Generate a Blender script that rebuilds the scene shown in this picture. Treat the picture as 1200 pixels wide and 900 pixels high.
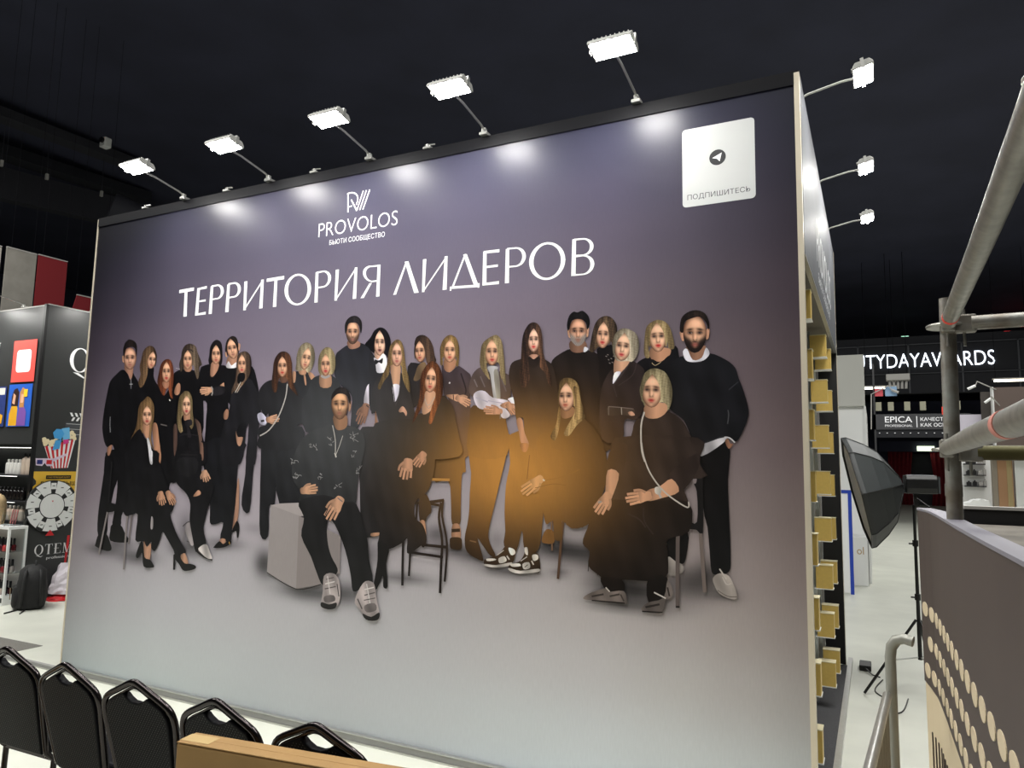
import bpy, bmesh, math, random
from math import sin, cos, pi, radians, sqrt
from mathutils import Matrix, Vector
from mathutils.geometry import delaunay_2d_cdt
for _o in list(bpy.data.objects): bpy.data.objects.remove(_o)
scene = bpy.context.scene
COL = scene.collection
rnd = random.Random(7)

# ------------------------------------------------------------------ camera
cam_d = bpy.data.cameras.new('camera'); cam = bpy.data.objects.new('camera', cam_d); COL.objects.link(cam)
cam_d.sensor_width = 36.0; cam_d.lens = 36.0 * 842.421 / 1200.0; cam_d.clip_start = .02; cam_d.clip_end = 300
cam.matrix_world = Matrix(((0.894094,0.032725,0.446683,6.294828),(0.447464,-0.108240,-0.887727,-4.007934),(0.019298,0.993586,-0.111420,1.836680),(0.000000,0.000000,0.000000,1.000000)))
scene.camera = cam

# ------------------------------------------------------------------ world, hall lights, exposure
world = bpy.data.worlds.new('hall_air'); scene.world = world; world.use_nodes = True
world.node_tree.nodes['Background'].inputs[0].default_value = (.42, .47, .60, 1)
world.node_tree.nodes['Background'].inputs[1].default_value = .05
scene.view_settings.view_transform = 'Standard'; scene.view_settings.look = 'None'
scene.view_settings.exposure = 0.0; scene.view_settings.gamma = 1.0
try: scene.view_settings.use_curve_mapping = False
except Exception: pass
def area(name, loc, target, sx, sy, power, color=(1, 1, 1)):
    L = bpy.data.lights.new(name, 'AREA'); L.shape = 'RECTANGLE'; L.size = sx; L.size_y = sy; L.energy = power; L.color = color
    o = bpy.data.objects.new(name, L); COL.objects.link(o); o.location = loc
    o.rotation_euler = (Vector(target) - Vector(loc)).to_track_quat('-Z', 'Y').to_euler()
    return o
# high bay lamps of the hall, over the aisle on the camera's side and over the far aisles
area('hall_light', (3.0, -3.5, 8.4), (3.0, -2.4, 0), 7, 3, 530, (1, .99, .95))
area('hall_light', (8.5, 0.5, 8.6), (8.0, 2.0, 0), 4, 4, 420, (1, .99, .95))
area('hall_light', (-4.5, -1.5, 7.8), (-4.0, 1.5, 0), 4, 3, 480, (1, .99, .95))
area('hall_light', (8.5, 16, 9.0), (8.0, 17, 0), 5, 10, 1000, (1, .99, .95))

# ------------------------------------------------------------------ helpers
def lin(c):
    out = []
    for v in c[:3]:
        v = v / 255.0
        out.append(v / 12.92 if v <= .04045 else ((v + .055) / 1.055) ** 2.4)
    return tuple(out)
MATS = {}
def mat(name, col, rough=.6, metal=0.0, noise=0.0, nscale=20.0, bump=0.0, bscale=80.0, emit=0.0, alpha=1.0, trans=0.0, spec=.5, col2=None):
    if name in MATS: return MATS[name]
    m = bpy.data.materials.new(name); m.use_nodes = True; MATS[name] = m
    nt = m.node_tree; b = nt.nodes['Principled BSDF']
    c = lin(col); b.inputs['Base Color'].default_value = (*c, 1)
    b.inputs['Roughness'].default_value = rough; b.inputs['Metallic'].default_value = metal
    b.inputs['Specular IOR Level'].default_value = spec
    if trans: b.inputs['Transmission Weight'].default_value = trans; b.inputs['IOR'].default_value = 1.1
    if alpha < 1: b.inputs['Alpha'].default_value = alpha
    if emit: b.inputs['Emission Color'].default_value = (*c, 1); b.inputs['Emission Strength'].default_value = emit
    tc = nt.nodes.new('ShaderNodeTexCoord')
    if noise:
        n = nt.nodes.new('ShaderNodeTexNoise'); n.inputs['Scale'].default_value = nscale; n.inputs['Detail'].default_value = 5
        nt.links.new(tc.outputs['Object'], n.inputs['Vector'])
        r = nt.nodes.new('ShaderNodeValToRGB')
        d = lin(col2) if col2 else tuple(v * (1 - noise) for v in c)
        r.color_ramp.elements[0].position = .35; r.color_ramp.elements[1].position = .68
        r.color_ramp.elements[0].color = (*d, 1); r.color_ramp.elements[1].color = (*c, 1)
        nt.links.new(n.outputs['Fac'], r.inputs['Fac']); nt.links.new(r.outputs['Color'], b.inputs['Base Color'])
    if bump:
        n2 = nt.nodes.new('ShaderNodeTexNoise'); n2.inputs['Scale'].default_value = bscale; n2.inputs['Detail'].default_value = 3
        nt.links.new(tc.outputs['Object'], n2.inputs['Vector'])
        bp = nt.nodes.new('ShaderNodeBump'); bp.inputs['Strength'].default_value = bump; bp.inputs['Distance'].default_value = .01
        nt.links.new(n2.outputs['Fac'], bp.inputs['Height']); nt.links.new(bp.outputs['Normal'], b.inputs['Normal'])
    return m

class MB:
    def __init__(s): s.v = []; s.f = []
    def add(s, vs, fs):
        o = len(s.v); s.v += [tuple(p) for p in vs]; s.f += [tuple(i + o for i in f) for f in fs]; return s
    def box(s, x0, x1, y0, y1, z0, z1, M=None):
        vs = [Vector(p) for p in ((x0,y0,z0),(x1,y0,z0),(x1,y1,z0),(x0,y1,z0),(x0,y0,z1),(x1,y0,z1),(x1,y1,z1),(x0,y1,z1))]
        if M is not None: vs = [M @ p for p in vs]
        return s.add(vs, [(3,2,1,0),(4,5,6,7),(0,1,5,4),(1,2,6,5),(2,3,7,6),(3,0,4,7)])
    def prism(s, poly, thick, fn):
        # poly in 2-D, fn(u, v, w) -> point; w from 0 (back) to thick (front)
        n = len(poly)
        a = sum(poly[i][0]*poly[(i+1)%n][1]-poly[(i+1)%n][0]*poly[i][1] for i in range(n))
        if a < 0: poly = poly[::-1]
        vs = [fn(u, v, 0) for u, v in poly] + [fn(u, v, thick) for u, v in poly]
        fs = [tuple(range(n))[::-1], tuple(range(n, 2*n))] + [(i, (i+1) % n, n + (i+1) % n, n + i) for i in range(n)]
        return s.add(vs, fs)
    def tube(s, path, r, n=10, closed=False, caps=True):
        path = [Vector(p) for p in path]; m = len(path); rr = r if isinstance(r, (list, tuple)) else [r]*m
        rings = []; prev = None
        for i, p in enumerate(path):
            if closed: t = path[(i+1) % m] - path[i-1]
            else: t = path[min(i+1, m-1)] - path[max(i-1, 0)]
            t.normalize()
            if prev is None:
                a = Vector((0,0,1)) if abs(t.z) < .9 else Vector((1,0,0)); x = t.cross(a).normalized()
            else:
                x = (prev - t * prev.dot(t))
                x = x.normalized() if x.length > 1e-6 else t.orthogonal().normalized()
            prev = x; y = t.cross(x)
            rings.append([p + (x*cos(2*pi*k/n) + y*sin(2*pi*k/n)) * rr[i] for k in range(n)])
        vs = [q for R in rings for q in R]; fs = []
        for i in range(m if closed else m-1):
            j = (i+1) % m
            for k in range(n): fs.append((i*n+k, i*n+(k+1) % n, j*n+(k+1) % n, j*n+k))
        if caps and not closed: fs += [tuple(range(n))[::-1], tuple(range((m-1)*n, m*n))]
        return s.add(vs, fs)
    def lathe(s, prof, c=(0,0,0), n=16, M=None):
        # prof: (radius, height) from bottom to top
        c = Vector(c); vs = []; fs = []
        for r, h in prof:
            for k in range(n):
                p = Vector((r*cos(2*pi*k/n), r*sin(2*pi*k/n), h))
                vs.append((M @ p if M is not None else p) + c)
        for i in range(len(prof)-1):
            for k in range(n): fs.append((i*n+k, i*n+(k+1) % n, (i+1)*n+(k+1) % n, (i+1)*n+k))
        fs += [tuple(range(n))[::-1], tuple(range((len(prof)-1)*n, len(prof)*n))]
        return s.add(vs, fs)
    def build(s, name, m, parent=None, smooth=False, bevel=0.0, label=None, seg=2):
        me = bpy.data.meshes.new(name); me.from_pydata(s.v, [], s.f); me.update()
        o = bpy.data.objects.new(name, me); COL.objects.link(o)
        if m is not None: me.materials.append(m)
        if parent is not None: o.parent = parent
        if smooth:
            me.polygons.foreach_set('use_smooth', [True]*len(me.polygons))
            try: me.set_sharp_from_angle(angle=radians(40))
            except Exception: pass
        if bevel:
            b = o.modifiers.new('bevel', 'BEVEL'); b.width = bevel; b.segments = seg; b.limit_method = 'ANGLE'
        if label: o['label'] = label
        return o
def tag(o, label=None, cat=None, group=None, kind=None):
    if label: o['label'] = label
    if cat: o['category'] = cat
    if group: o['group'] = group
    if kind: o['kind'] = kind
    return o
def thing(name, label, cat, loc=(0,0,0), rz=0.0, group=None):
    o = bpy.data.objects.new(name, None); COL.objects.link(o); o.location = loc; o.rotation_euler = (0, 0, rz); o.empty_display_size = .1
    return tag(o, label, cat, group)
def struct(o): o['kind'] = 'structure'; return o
def copy_tree(o, parent=None):
    c = o.copy(); COL.objects.link(c); c.parent = parent
    for ch in list(o.children): copy_tree(ch, c)
    return c
def B(name, m, parent, *boxes, bevel=0.0, label=None):
    mb = MB()
    for b in boxes: mb.box(*b)
    return mb.build(name, m, parent, bevel=bevel, label=label)
_txt = {}
def glyphs(s, weight=0.0):
    # outline of a line of sans lettering, as (verts2d, faces), width/height normalised to its own bounding box
    k = (s, weight)
    if k in _txt: return _txt[k]
    cu = bpy.data.curves.new('lettering', 'FONT'); cu.body = s; cu.size = 1; cu.offset = weight; cu.resolution_u = 4; cu.fill_mode = 'FRONT'
    ob = bpy.data.objects.new('lettering', cu); COL.objects.link(ob)
    dg = bpy.context.evaluated_depsgraph_get(); me = bpy.data.meshes.new_from_object(ob.evaluated_get(dg))
    vs = [(v.co.x, v.co.y) for v in me.vertices]; fs = [tuple(p.vertices) for p in me.polygons]
    bpy.data.objects.remove(ob); bpy.data.curves.remove(cu); bpy.data.meshes.remove(me)
    x0 = min(v[0] for v in vs); x1 = max(v[0] for v in vs); y0 = min(v[1] for v in vs); y1 = max(v[1] for v in vs)
    _txt[k] = ([((x-x0)/(x1-x0), (y-y0)/(y1-y0)) for x, y in vs], fs)
    return _txt[k]
def text(name, s, m, parent, fn, u0, u1, v0, v1, weight=0.0, label=None):
    vs, fs = glyphs(s, weight)
    return MB().add([fn(u0 + (u1-u0)*a, v0 + (v1-v0)*b, 0) for a, b in vs], fs).build(name, m, parent, label=label)
def catmull(pts, n=3):
    out = []; m = len(pts)
    for i in range(m):
        p0, p1, p2, p3 = pts[i-1], pts[i], pts[(i+1) % m], pts[(i+2) % m]
        for k in range(n):
            t = k / n
            out.append(tuple(.5*((2*p1[j]) + (-p0[j]+p2[j])*t + (2*p0[j]-5*p1[j]+4*p2[j]-p3[j])*t*t + (-p0[j]+3*p1[j]-3*p2[j]+p3[j])*t**3) for j in (0, 1)))
    return out
def catmull_open(pts, n=6):
    if len(pts) < 3: return list(pts)
    q = [pts[0]] + list(pts) + [pts[-1]]; out = []
    for i in range(1, len(q)-2):
        for k in range(n):
            t = k/n
            out.append(tuple(.5*((2*q[i][j]) + (-q[i-1][j]+q[i+1][j])*t + (2*q[i-1][j]-5*q[i][j]+4*q[i+1][j]-q[i+2][j])*t*t + (-q[i-1][j]+3*q[i][j]-3*q[i+1][j]+q[i+2][j])*t**3) for j in range(len(pts[0]))))
    out.append(tuple(pts[-1])); return out

# ------------------------------------------------------------------ materials
M_floor = mat('polished_concrete', (222, 224, 212), .38, noise=.10, nscale=2.2, bump=.03, bscale=60)
M_black = mat('hall_black', (58, 60, 80), .85, noise=.25, nscale=.6)
M_alu = mat('brushed_aluminium', (196, 196, 192), .34, .85, noise=.08, nscale=30)
M_aluw = mat('satin_aluminium_trim', (214, 204, 184), .45, .25)
M_white = mat('white_laminate', (236, 237, 236), .5)
M_grey = mat('grey_laminate', (172, 170, 166), .55)
M_darkg = mat('charcoal_laminate', (40, 40, 43), .45)
M_blackp = mat('black_plastic', (14, 14, 15), .42)
M_gold = mat('gold_card', (222, 190, 104), .45, .05, noise=.06, nscale=40)
M_carpet = mat('grey_carpet', (84, 84, 87), .95, noise=.5, nscale=160, bump=.4, bscale=300)
M_steel = mat('galvanised_steel', (168, 167, 160), .38, .7, noise=.28, nscale=26, bump=.06, bscale=120)
M_rust = mat('weathered_steel', (160, 162, 158), .45, .6, noise=.4, nscale=12, bump=.1, bscale=90, col2=(122, 114, 104))
M_redp = mat('red_marker_paint', (226, 72, 58), .7)
M_lit = mat('led_panel', (255, 253, 248), .5, emit=210)
M_wprint = mat('white_print', (236, 238, 240), .6)
# printed group picture, traced on the banner plane in millimetres (x from the left edge, z from the floor)
FIGS = [
 ('printed man in black shirt at the left end of the group', 1, [
  ('p','s',(13, 12, 15),[372,1875,563,1877,546,1646,516,1568,486,1427,461,1337,462,1178,351,1172,328,1317,339,1498,359,1693]),
  ('p','s',(13, 12, 15),[503,1799,706,1751,698,1499,638,1345,633,1264,531,1258,537,1366,551,1493,548,1633]),
  ('p','s',(10, 9, 10),[361,1179,461,1185,520,1113,540,1064,478,1047,334,1073,326,1100]),
  ('p','s',(10, 9, 10),[520,1266,632,1272,705,1199,758,1153,703,1130,517,1135,507,1213]),
  ('p','s',(13, 12, 15),[492,2589,420,2552,345,2494,323,2422,294,2249,289,2090,329,1971,383,1917,446,1939,486,1855,486,1778,818,1783,805,2062,804,2317,763,2422,718,2475,663,2529,630,2559,607,2498,560,2562]),
  ('p','s',(13, 12, 15),[391,1888,767,1892,768,1715,514,1709,393,1797]),
  ('p','k',(150, 110, 92),[525,2634,625,2629,638,2559,618,2494,578,2545,527,2587]),
  ('p','k',(178, 134, 108),[478,2706,500,2708,510,2657,491,2660]),
  ('f',[583,2682,669,2678,595,2584],0.00,(192, 146, 122),(150, 95, 85),((110, 82, 70), 0.25),0.25,(40, 30, 28)),
  ('p','h',((30, 24, 26), (48, 36, 32)),[500,2692,484,2769,502,2821,526,2840,555,2851,627,2830,664,2785,667,2693,645,2760,607,2782,553,2782,521,2767,511,2714]),
  ('l',8.0,(120, 118, 125),[619,2511,630,2419]),
  ('l',6.6,(150, 148, 152),[604,2459,648,2458]),
  ('l',8.0,(120, 120, 124),[384,2182,389,2116,403,2047]),
  ('p','k',(150, 108, 88),[378,1909,441,1939,426,1867,396,1846]),
 ]),
 ('printed woman with brown wavy hair turning her head', 1, [
  ('p','s',(13, 12, 15),[803,2582,898,2591,905,2520,951,2454,1021,2407,1072,2286,1007,2111,932,2112,748,2216,708,2397,751,2441,803,2498]),
  ('p','h',((96, 70, 52), (150, 118, 86)),[773,2759,819,2780,878,2767,918,2719,927,2667,865,2715,812,2666,827,2575,821,2510,789,2447,747,2425,718,2475,740,2539,719,2605,734,2670,747,2728]),
  ('f',[867,2656,927,2646,856,2582],0.35,(196, 150, 122),(165, 85, 80),None,0.25,(60, 42, 36)),
 ]),
 ('printed woman with long copper hair and a belt', 2, [
  ('p','s',(13, 12, 15),[971,2441,1014,2389,1065,2349,1115,2398,1182,2365,1218,2283,1206,2134,1262,1779,1044,1775,988,2111,929,2137,946,2238,959,2377]),
  ('p','s',(13, 12, 15),[975,1893,1276,1896,1301,1702,1276,1641,1205,1633,1188,1541,1052,1536]),
  ('p','h',((128, 66, 44), (168, 92, 60)),[990,2606,1024,2643,1079,2653,1128,2619,1155,2535,1162,2434,1153,2385,1171,2321,1140,2335,1109,2398,1092,2437,1059,2349,1003,2402,964,2466,975,2543]),
  ('p','k',(160, 112, 90),[1030,2464,1103,2462,1107,2421,1072,2405,1031,2436]),
  ('f',[1068,2544,1129,2542,1077,2455],0.00,(196, 150, 122),(170, 30, 40),None,0.25,(60, 42, 36)),
  ('l',10.1,(90, 84, 84),[1044,2111,1123,2098]),
  ('l',10.1,(210, 205, 200),[1126,2315,1140,2302]),
  ('p','k',(172, 124, 98),[942,2105,998,2114,1039,1986,1069,1886,1078,1800,1023,1799,980,1936]),
  ('p','k',(172, 124, 98),[998,1887,1069,1888,1079,1808,1059,1770,1021,1819]),
 ]),
 ('printed woman with a headband and wavy highlighted hair', 1, [
  ('p','s',(13, 12, 15),[1284,2562,1186,2547,1150,2510,1155,2372,1155,2234,1226,1986,1525,1987,1519,2325,1475,2510,1401,2544]),
  ('p','h',((70, 54, 46), (160, 140, 118)),[1233,2709,1264,2757,1326,2769,1391,2744,1423,2686,1479,2594,1452,2571,1457,2511,1435,2472,1402,2538,1379,2589,1274,2568,1234,2542,1212,2609,1229,2658]),
  ('p','k',(160, 116, 94),[1273,2587,1362,2583,1352,2540,1291,2543]),
  ('f',[1309,2637,1370,2634,1317,2556],0.00,(196, 150, 122),(160, 84, 78),None,0.25,(60, 42, 36)),
  ('l',8.9,(40, 34, 34),[1243,2702,1277,2721,1327,2719,1368,2701]),
  ('p','k',(165, 120, 96),[1182,2409,1215,2448,1243,2432,1244,2369,1210,2348,1178,2365]),
  ('l',5.1,(150, 145, 150),[1174,2573,1224,2563]),
 ]),
 ('printed dark haired woman with folded arms', 1, [
  ('p','s',(13, 12, 15),[1580,2582,1495,2577,1462,2548,1454,2400,1486,2302,1566,2276,1570,2059,1604,1702,1948,1710,1854,2058,1797,2295,1766,2535,1717,2573,1659,2558,1611,2487]),
  ('p','k',(168, 124, 102),[1590,2604,1669,2600,1664,2539,1615,2487,1583,2504]),
  ('p','h',((26, 21, 25), (44, 36, 36)),[1556,2654,1562,2728,1597,2773,1639,2781,1684,2752,1702,2684,1706,2598,1684,2560,1659,2600,1596,2603,1572,2578,1551,2618]),
  ('f',[1633,2663,1692,2660,1640,2584],0.00,(196, 150, 122),(165, 70, 70),None,0.25,(30, 22, 22)),
  ('p','k',(192, 146, 118),[1622,2366,1587,2358,1548,2352,1534,2378,1536,2405,1576,2403,1614,2398]),
  ('l',11.8,(172, 131, 106),[1596,2363,1571,2346,1537,2342]),
  ('l',11.6,(203, 154, 125),[1557,2359,1521,2354,1495,2352]),
  ('l',11.6,(186, 141, 114),[1554,2372,1517,2369,1478,2367]),
  ('l',11.6,(203, 154, 125),[1551,2385,1514,2385,1476,2384]),
  ('l',11.6,(186, 141, 114),[1548,2399,1510,2401,1488,2400]),
  ('l',2.7,(111, 84, 68),[1543,2364,1498,2360]),
  ('l',2.7,(111, 84, 68),[1539,2378,1494,2376]),
  ('l',2.7,(111, 84, 68),[1536,2392,1490,2392]),
  ('p','k',(178, 134, 108),[1698,2411,1746,2435,1746,2401]),
  ('l',13.4,(140, 134, 132),[1602,2406,1625,2377,1615,2335]),
  ('p','s',(30, 28, 32),[1632,2395,1740,2406,1749,2350,1646,2334]),
 ]),
 ('printed man with cropped hair and a white collar', 1, [
  ('p','s',(13, 12, 15),[1759,2572,1867,2567,1924,2570,2038,2547,2090,2451,2122,2334,2095,2241,1837,2246,1778,2355,1741,2440]),
  ('p','k',(165, 122, 100),[1770,2638,1873,2644,1881,2560,1764,2571]),
  ('p','s',(205, 200, 205),[1756,2566,1778,2602,1813,2567,1862,2591,1867,2549,1778,2547]),
  ('p','k',(178, 134, 108),[1867,2737,1894,2731,1890,2685,1873,2684]),
  ('p','k',(178, 134, 108),[1730,2676,1747,2671,1760,2639,1743,2643]),
  ('p','h',((44, 36, 34), (44, 36, 34)),[1731,2700,1745,2772,1797,2802,1848,2784,1873,2728,1871,2693,1853,2748,1811,2777,1767,2765,1746,2718,1743,2675]),
  ('f',[1808,2700,1872,2704,1834,2618],0.05,(196, 150, 122),(150, 95, 85),None,0.25,(60, 42, 36)),
 ]),
 ('printed woman in a draped blouse with a long ribbon', 2, [
  ('p','s',(26, 25, 29),[2039,1956,2118,1956,2113,1728,2100,1448,2014,1496,2034,1726]),
  ('p','s',(24, 23, 27),[2051,2196,2153,2235,2137,2011,2130,1805,2036,1804,2040,1988]),
  ('p','s',(20, 20, 24),[1587,1966,2006,1967,1981,1886,1957,1828,1951,1679,1960,1576,1939,1404,1931,1268,1919,1222,1813,1232,1835,1353,1754,1338,1691,1346,1678,1484]),
  ('p','k',(165, 125, 105),[1958,1667,1975,1674,1989,1475,1979,1367,1935,1311,1948,1439]),
  ('p','k',(175, 132, 108),[1803,1198,1821,1232,1870,1230,1862,1196]),
  ('p','s',(14, 12, 14),[1807,1213,1849,1195,1902,1226,1930,1223,1922,1198,1851,1168,1754,1159,1756,1173]),
  ('l',6.8,(190, 150, 70),[1908,1216,1916,1197]),
  ('p','s',(12, 11, 13),[1938,1311,1977,1375,2006,1334,2003,1259,1987,1253,1977,1299,1937,1285]),
  ('p','s',(22, 21, 25),[1896,2417,1831,2318,1823,2223,1782,2129,1753,1987,1778,1799,1976,1803,2013,1987,2014,2068,2057,2126,2156,2194,2139,2310,2094,2381,2033,2450,1965,2458]),
  ('p','s',(12, 11, 14),[1880,2506,1973,2505,1970,2441,1891,2417]),
  ('p','h',((92, 70, 62), (160, 130, 104)),[1870,2591,1881,2650,1948,2673,2006,2643,2030,2571,2021,2489,1983,2443,1926,2386,1897,2351,1863,2364,1837,2339,1841,2389,1869,2447]),
  ('f',[1928,2571,1979,2569,1935,2492],0.00,(196, 150, 122),(175, 50, 58),None,0.25,(60, 42, 36)),
  ('p','s',(12, 11, 14),[1897,2496,1965,2498,1963,2444,1897,2420]),
  ('l',4.8,(205, 200, 195),[1874,2350,1903,2393,1929,2433]),
  ('l',3.6,(190, 185, 180),[1894,2349,1934,2404]),
  ('p','k',(150, 110, 90),[1763,2186,1790,2223,1817,2211,1813,2152,1774,2145]),
  ('p','s',(14, 13, 16),[1927,2090,2007,2113,2006,2008,1927,2002]),
  ('p','k',(172, 130, 108),[1908,2054,1932,2008,1987,2004,1964,1938,1927,1962]),
 ]),
 ('printed woman with long brown hair and a chain strap', 2, [
  ('p','s',(24, 24, 27),[2158,2085,2575,2082,2553,1917,2363,1790,2351,1714,2348,1515,2296,1496,2301,1279,2221,1290,2198,1576,2181,1914]),
  ('p','s',(24, 24, 27),[2352,1882,2635,1983,2677,1521,2400,1509]),
  ('p','s',(22, 21, 24),[2251,2437,2179,2416,2128,2360,2124,2279,2164,2208,2202,2160,2235,2184,2233,2116,2163,2025,2163,1922,2545,1925,2534,2091,2605,2113,2564,2291,2524,2337,2470,2384,2408,2408,2316,2425]),
  ('p','k',(96, 66, 54),[2328,2474,2401,2471,2405,2418,2344,2415]),
  ('p','h',((66, 40, 34), (150, 96, 62)),[2277,2609,2316,2644,2368,2647,2416,2620,2443,2555,2452,2464,2478,2383,2522,2309,2480,2336,2425,2385,2403,2443,2330,2451,2314,2412,2307,2349,2277,2346,2252,2414,2257,2506,2260,2564]),
  ('f',[2349,2534,2405,2532,2355,2454],0.00,(196, 150, 122),(180, 45, 45),None,0.40,(60, 42, 36)),
  ('p','s',(180, 176, 196),[2124,2177,2173,2188,2225,2136,2204,2096,2148,2114]),
  ('l',16.1,(40, 36, 40),[2164,2126,2198,2130]),
  ('p','k',(190, 145, 118),[2213,2148,2245,2159,2280,2168,2296,2144,2298,2117,2260,2116,2224,2117]),
  ('l',11.6,(171, 130, 106),[2249,2120,2280,2108,2312,2110]),
  ('l',11.3,(201, 153, 125),[2273,2161,2305,2168,2324,2172]),
  ('l',11.3,(184, 140, 114),[2277,2148,2310,2153,2344,2158]),
  ('l',11.3,(201, 153, 125),[2281,2135,2315,2139,2351,2143]),
  ('l',11.3,(184, 140, 114),[2286,2122,2321,2124,2345,2126]),
  ('l',2.6,(110, 84, 68),[2287,2157,2327,2164]),
  ('l',2.6,(110, 84, 68),[2291,2143,2332,2149]),
  ('l',2.6,(110, 84, 68),[2296,2129,2337,2134]),
  ('l',10.3,(178, 172, 168),[2409,2403,2397,2295,2339,2160,2252,2059,2163,2016]),
 ]),
 ('printed ash blonde woman in a halter top tilting her head', 1, [
  ('p','s',(24, 24, 28),[2480,2491,2536,2485,2602,2486,2639,2434,2657,2311,2582,2246,2498,2293,2463,2429]),
  ('p','k',(178, 134, 108),[2452,2489,2483,2487,2482,2415,2457,2416]),
  ('p','k',(178, 134, 108),[2598,2486,2646,2470,2675,2433,2636,2425]),
  ('p','k',(176, 132, 106),[2509,2512,2581,2517,2581,2468,2523,2470]),
  ('p','h',((178, 160, 128), (210, 196, 165)),[2481,2599,2502,2666,2544,2701,2595,2701,2641,2664,2660,2590,2644,2521,2602,2478,2572,2504,2528,2495,2480,2506,2484,2553]),
  ('f',[2575,2585,2628,2574,2557,2502],0.20,(205, 162, 132),(170, 90, 84),None,0.25,(60, 42, 36)),
  ('p','k',(178, 134, 108),[2559,2460,2576,2461,2592,2397,2581,2389]),
  ('l',10.1,(170, 150, 120),[2560,2286,2563,2263]),
  ('l',10.1,(150, 122, 90),[2559,2241,2560,2202]),
 ]),
 ('printed blonde woman with a bob and a silver choker', 2, [
  ('p','s',(30, 30, 33),[2723,2456,2642,2425,2612,2335,2563,2269,2610,2046,2877,2045,2932,2282,2901,2392,2822,2452]),
  ('p','k',(170, 128, 102),[2722,2470,2813,2466,2827,2370,2727,2371]),
  ('p','h',((186, 164, 118), (220, 200, 155)),[2696,2572,2722,2632,2770,2659,2820,2640,2852,2581,2858,2503,2834,2458,2810,2461,2740,2456,2703,2485]),
  ('f',[2767,2529,2820,2527,2772,2447],0.00,(196, 150, 122),(185, 30, 50),None,0.25,(60, 42, 36)),
  ('l',17.8,(150, 146, 146),[2729,2451,2770,2436,2811,2448]),
 ]),
 ('printed tall man with a short beard and a tattooed hand', 1, [
  ('p','s',(25, 25, 31),[2959,2663,2892,2630,2853,2592,2852,2448,2921,2369,2992,2324,3023,2259,3021,2045,3111,2108,3137,2235,3209,2233,3221,2381,3202,2510,3163,2619,3067,2673,2974,2640]),
  ('p','k',(150, 110, 92),[2955,2691,3056,2685,3069,2648,3016,2632,2972,2640]),
  ('f',[2998,2751,3059,2747,3003,2665],0.00,(196, 150, 122),(140, 90, 82),((62, 48, 44), 0.75),0.25,(38, 28, 26)),
  ('p','h',((34, 30, 34), (66, 60, 62)),[2932,2750,2924,2803,2938,2843,2975,2869,3030,2868,3072,2831,3081,2776,3072,2741,3056,2788,3033,2816,2992,2823,2956,2815,2946,2763]),
  ('p','s',(196, 190, 202),[3145,2360,3189,2369,3180,2218,3125,2244]),
  ('p','k',(142, 104, 86),[3173,2230,3167,2190,3156,2149,3117,2152,3083,2171,3105,2209,3129,2244]),
  ('l',13.6,(127, 93, 77),[3117,2217,3083,2195,3066,2161]),
  ('l',13.2,(150, 110, 91),[3152,2162,3141,2124,3134,2102]),
  ('l',13.2,(137, 100, 83),[3133,2168,3120,2130,3105,2093]),
  ('l',13.3,(150, 110, 91),[3115,2173,3099,2137,3082,2097]),
  ('l',13.3,(137, 100, 83),[3097,2179,3077,2143,3065,2117]),
  ('l',3.1,(82, 60, 49),[3138,2151,3122,2106]),
  ('l',3.1,(82, 60, 49),[3119,2157,3101,2112]),
  ('l',3.1,(82, 60, 49),[3100,2163,3079,2118]),
  ('l',8.5,(50, 42, 44),[3147,2229,3169,2213]),
 ]),
 ('printed woman with black hair, bow tie and white shirt', 1, [
  ('p','s',(22, 21, 25),[3158,2598,3212,2563,3290,2559,3333,2462,3338,2356,3276,2190,3185,2192,3163,2362]),
  ('p','h',((14, 12, 17), (26, 24, 32)),[3112,2660,3159,2705,3190,2752,3241,2772,3294,2747,3331,2684,3338,2604,3316,2552,3289,2580,3191,2594,3143,2636]),
  ('p','k',(200, 160, 138),[3201,2606,3275,2602,3271,2554,3213,2552]),
  ('f',[3241,2661,3295,2657,3246,2571],0.00,(214, 172, 148),(74, 18, 30),None,0.25,(24, 16, 18)),
  ('p','s',(214, 210, 220),[3195,2561,3233,2546,3272,2586,3306,2547,3303,2463,3231,2453,3214,2509]),
  ('p','s',(12, 11, 14),[3204,2547,3240,2538,3273,2554,3268,2515,3240,2525,3214,2511]),
 ]),
 ('printed blonde woman in an open blazer', 2, [
  ('p','s',(31, 28, 30),[3277,2427,3227,2407,3195,2318,3197,2170,3238,2180,3283,2044,3320,1941,3610,1943,3559,2165,3512,2310,3471,2396,3423,2447,3422,2333,3390,2251,3370,2355,3340,2451]),
  ('p','s',(28, 26, 28),[3095,2040,3224,2078,3430,2077,3554,1699,3507,1375,3308,1344,3164,1355,3122,1687]),
  ('p','k',(190, 146, 118),[3348,2508,3422,2515,3423,2364,3381,2350,3352,2429]),
  ('p','s',(205, 200, 214),[3367,2363,3422,2361,3424,2312,3392,2242,3378,2292]),
  ('l',6.3,(62, 56, 58),[3347,2440,3374,2334,3395,2230]),
  ('l',6.3,(62, 56, 58),[3430,2437,3425,2312,3399,2219]),
  ('p','h',((134, 104, 72), (204, 170, 108)),[3323,2599,3350,2656,3394,2677,3433,2651,3454,2582,3472,2477,3500,2403,3513,2312,3490,2326,3457,2384,3442,2436,3429,2499,3345,2498,3334,2440,3292,2389,3262,2335,3242,2354,3277,2432,3312,2505]),
  ('f',[3393,2573,3445,2570,3397,2488],0.00,(206, 160, 136),(175, 90, 88),None,0.25,(60, 42, 36)),
  ('p','k',(178, 132, 106),[3231,2188,3254,2107,3296,2034,3322,1956,3249,1956,3231,2065]),
  ('l',6.3,(120, 96, 80),[3233,2091,3265,2096]),
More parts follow.
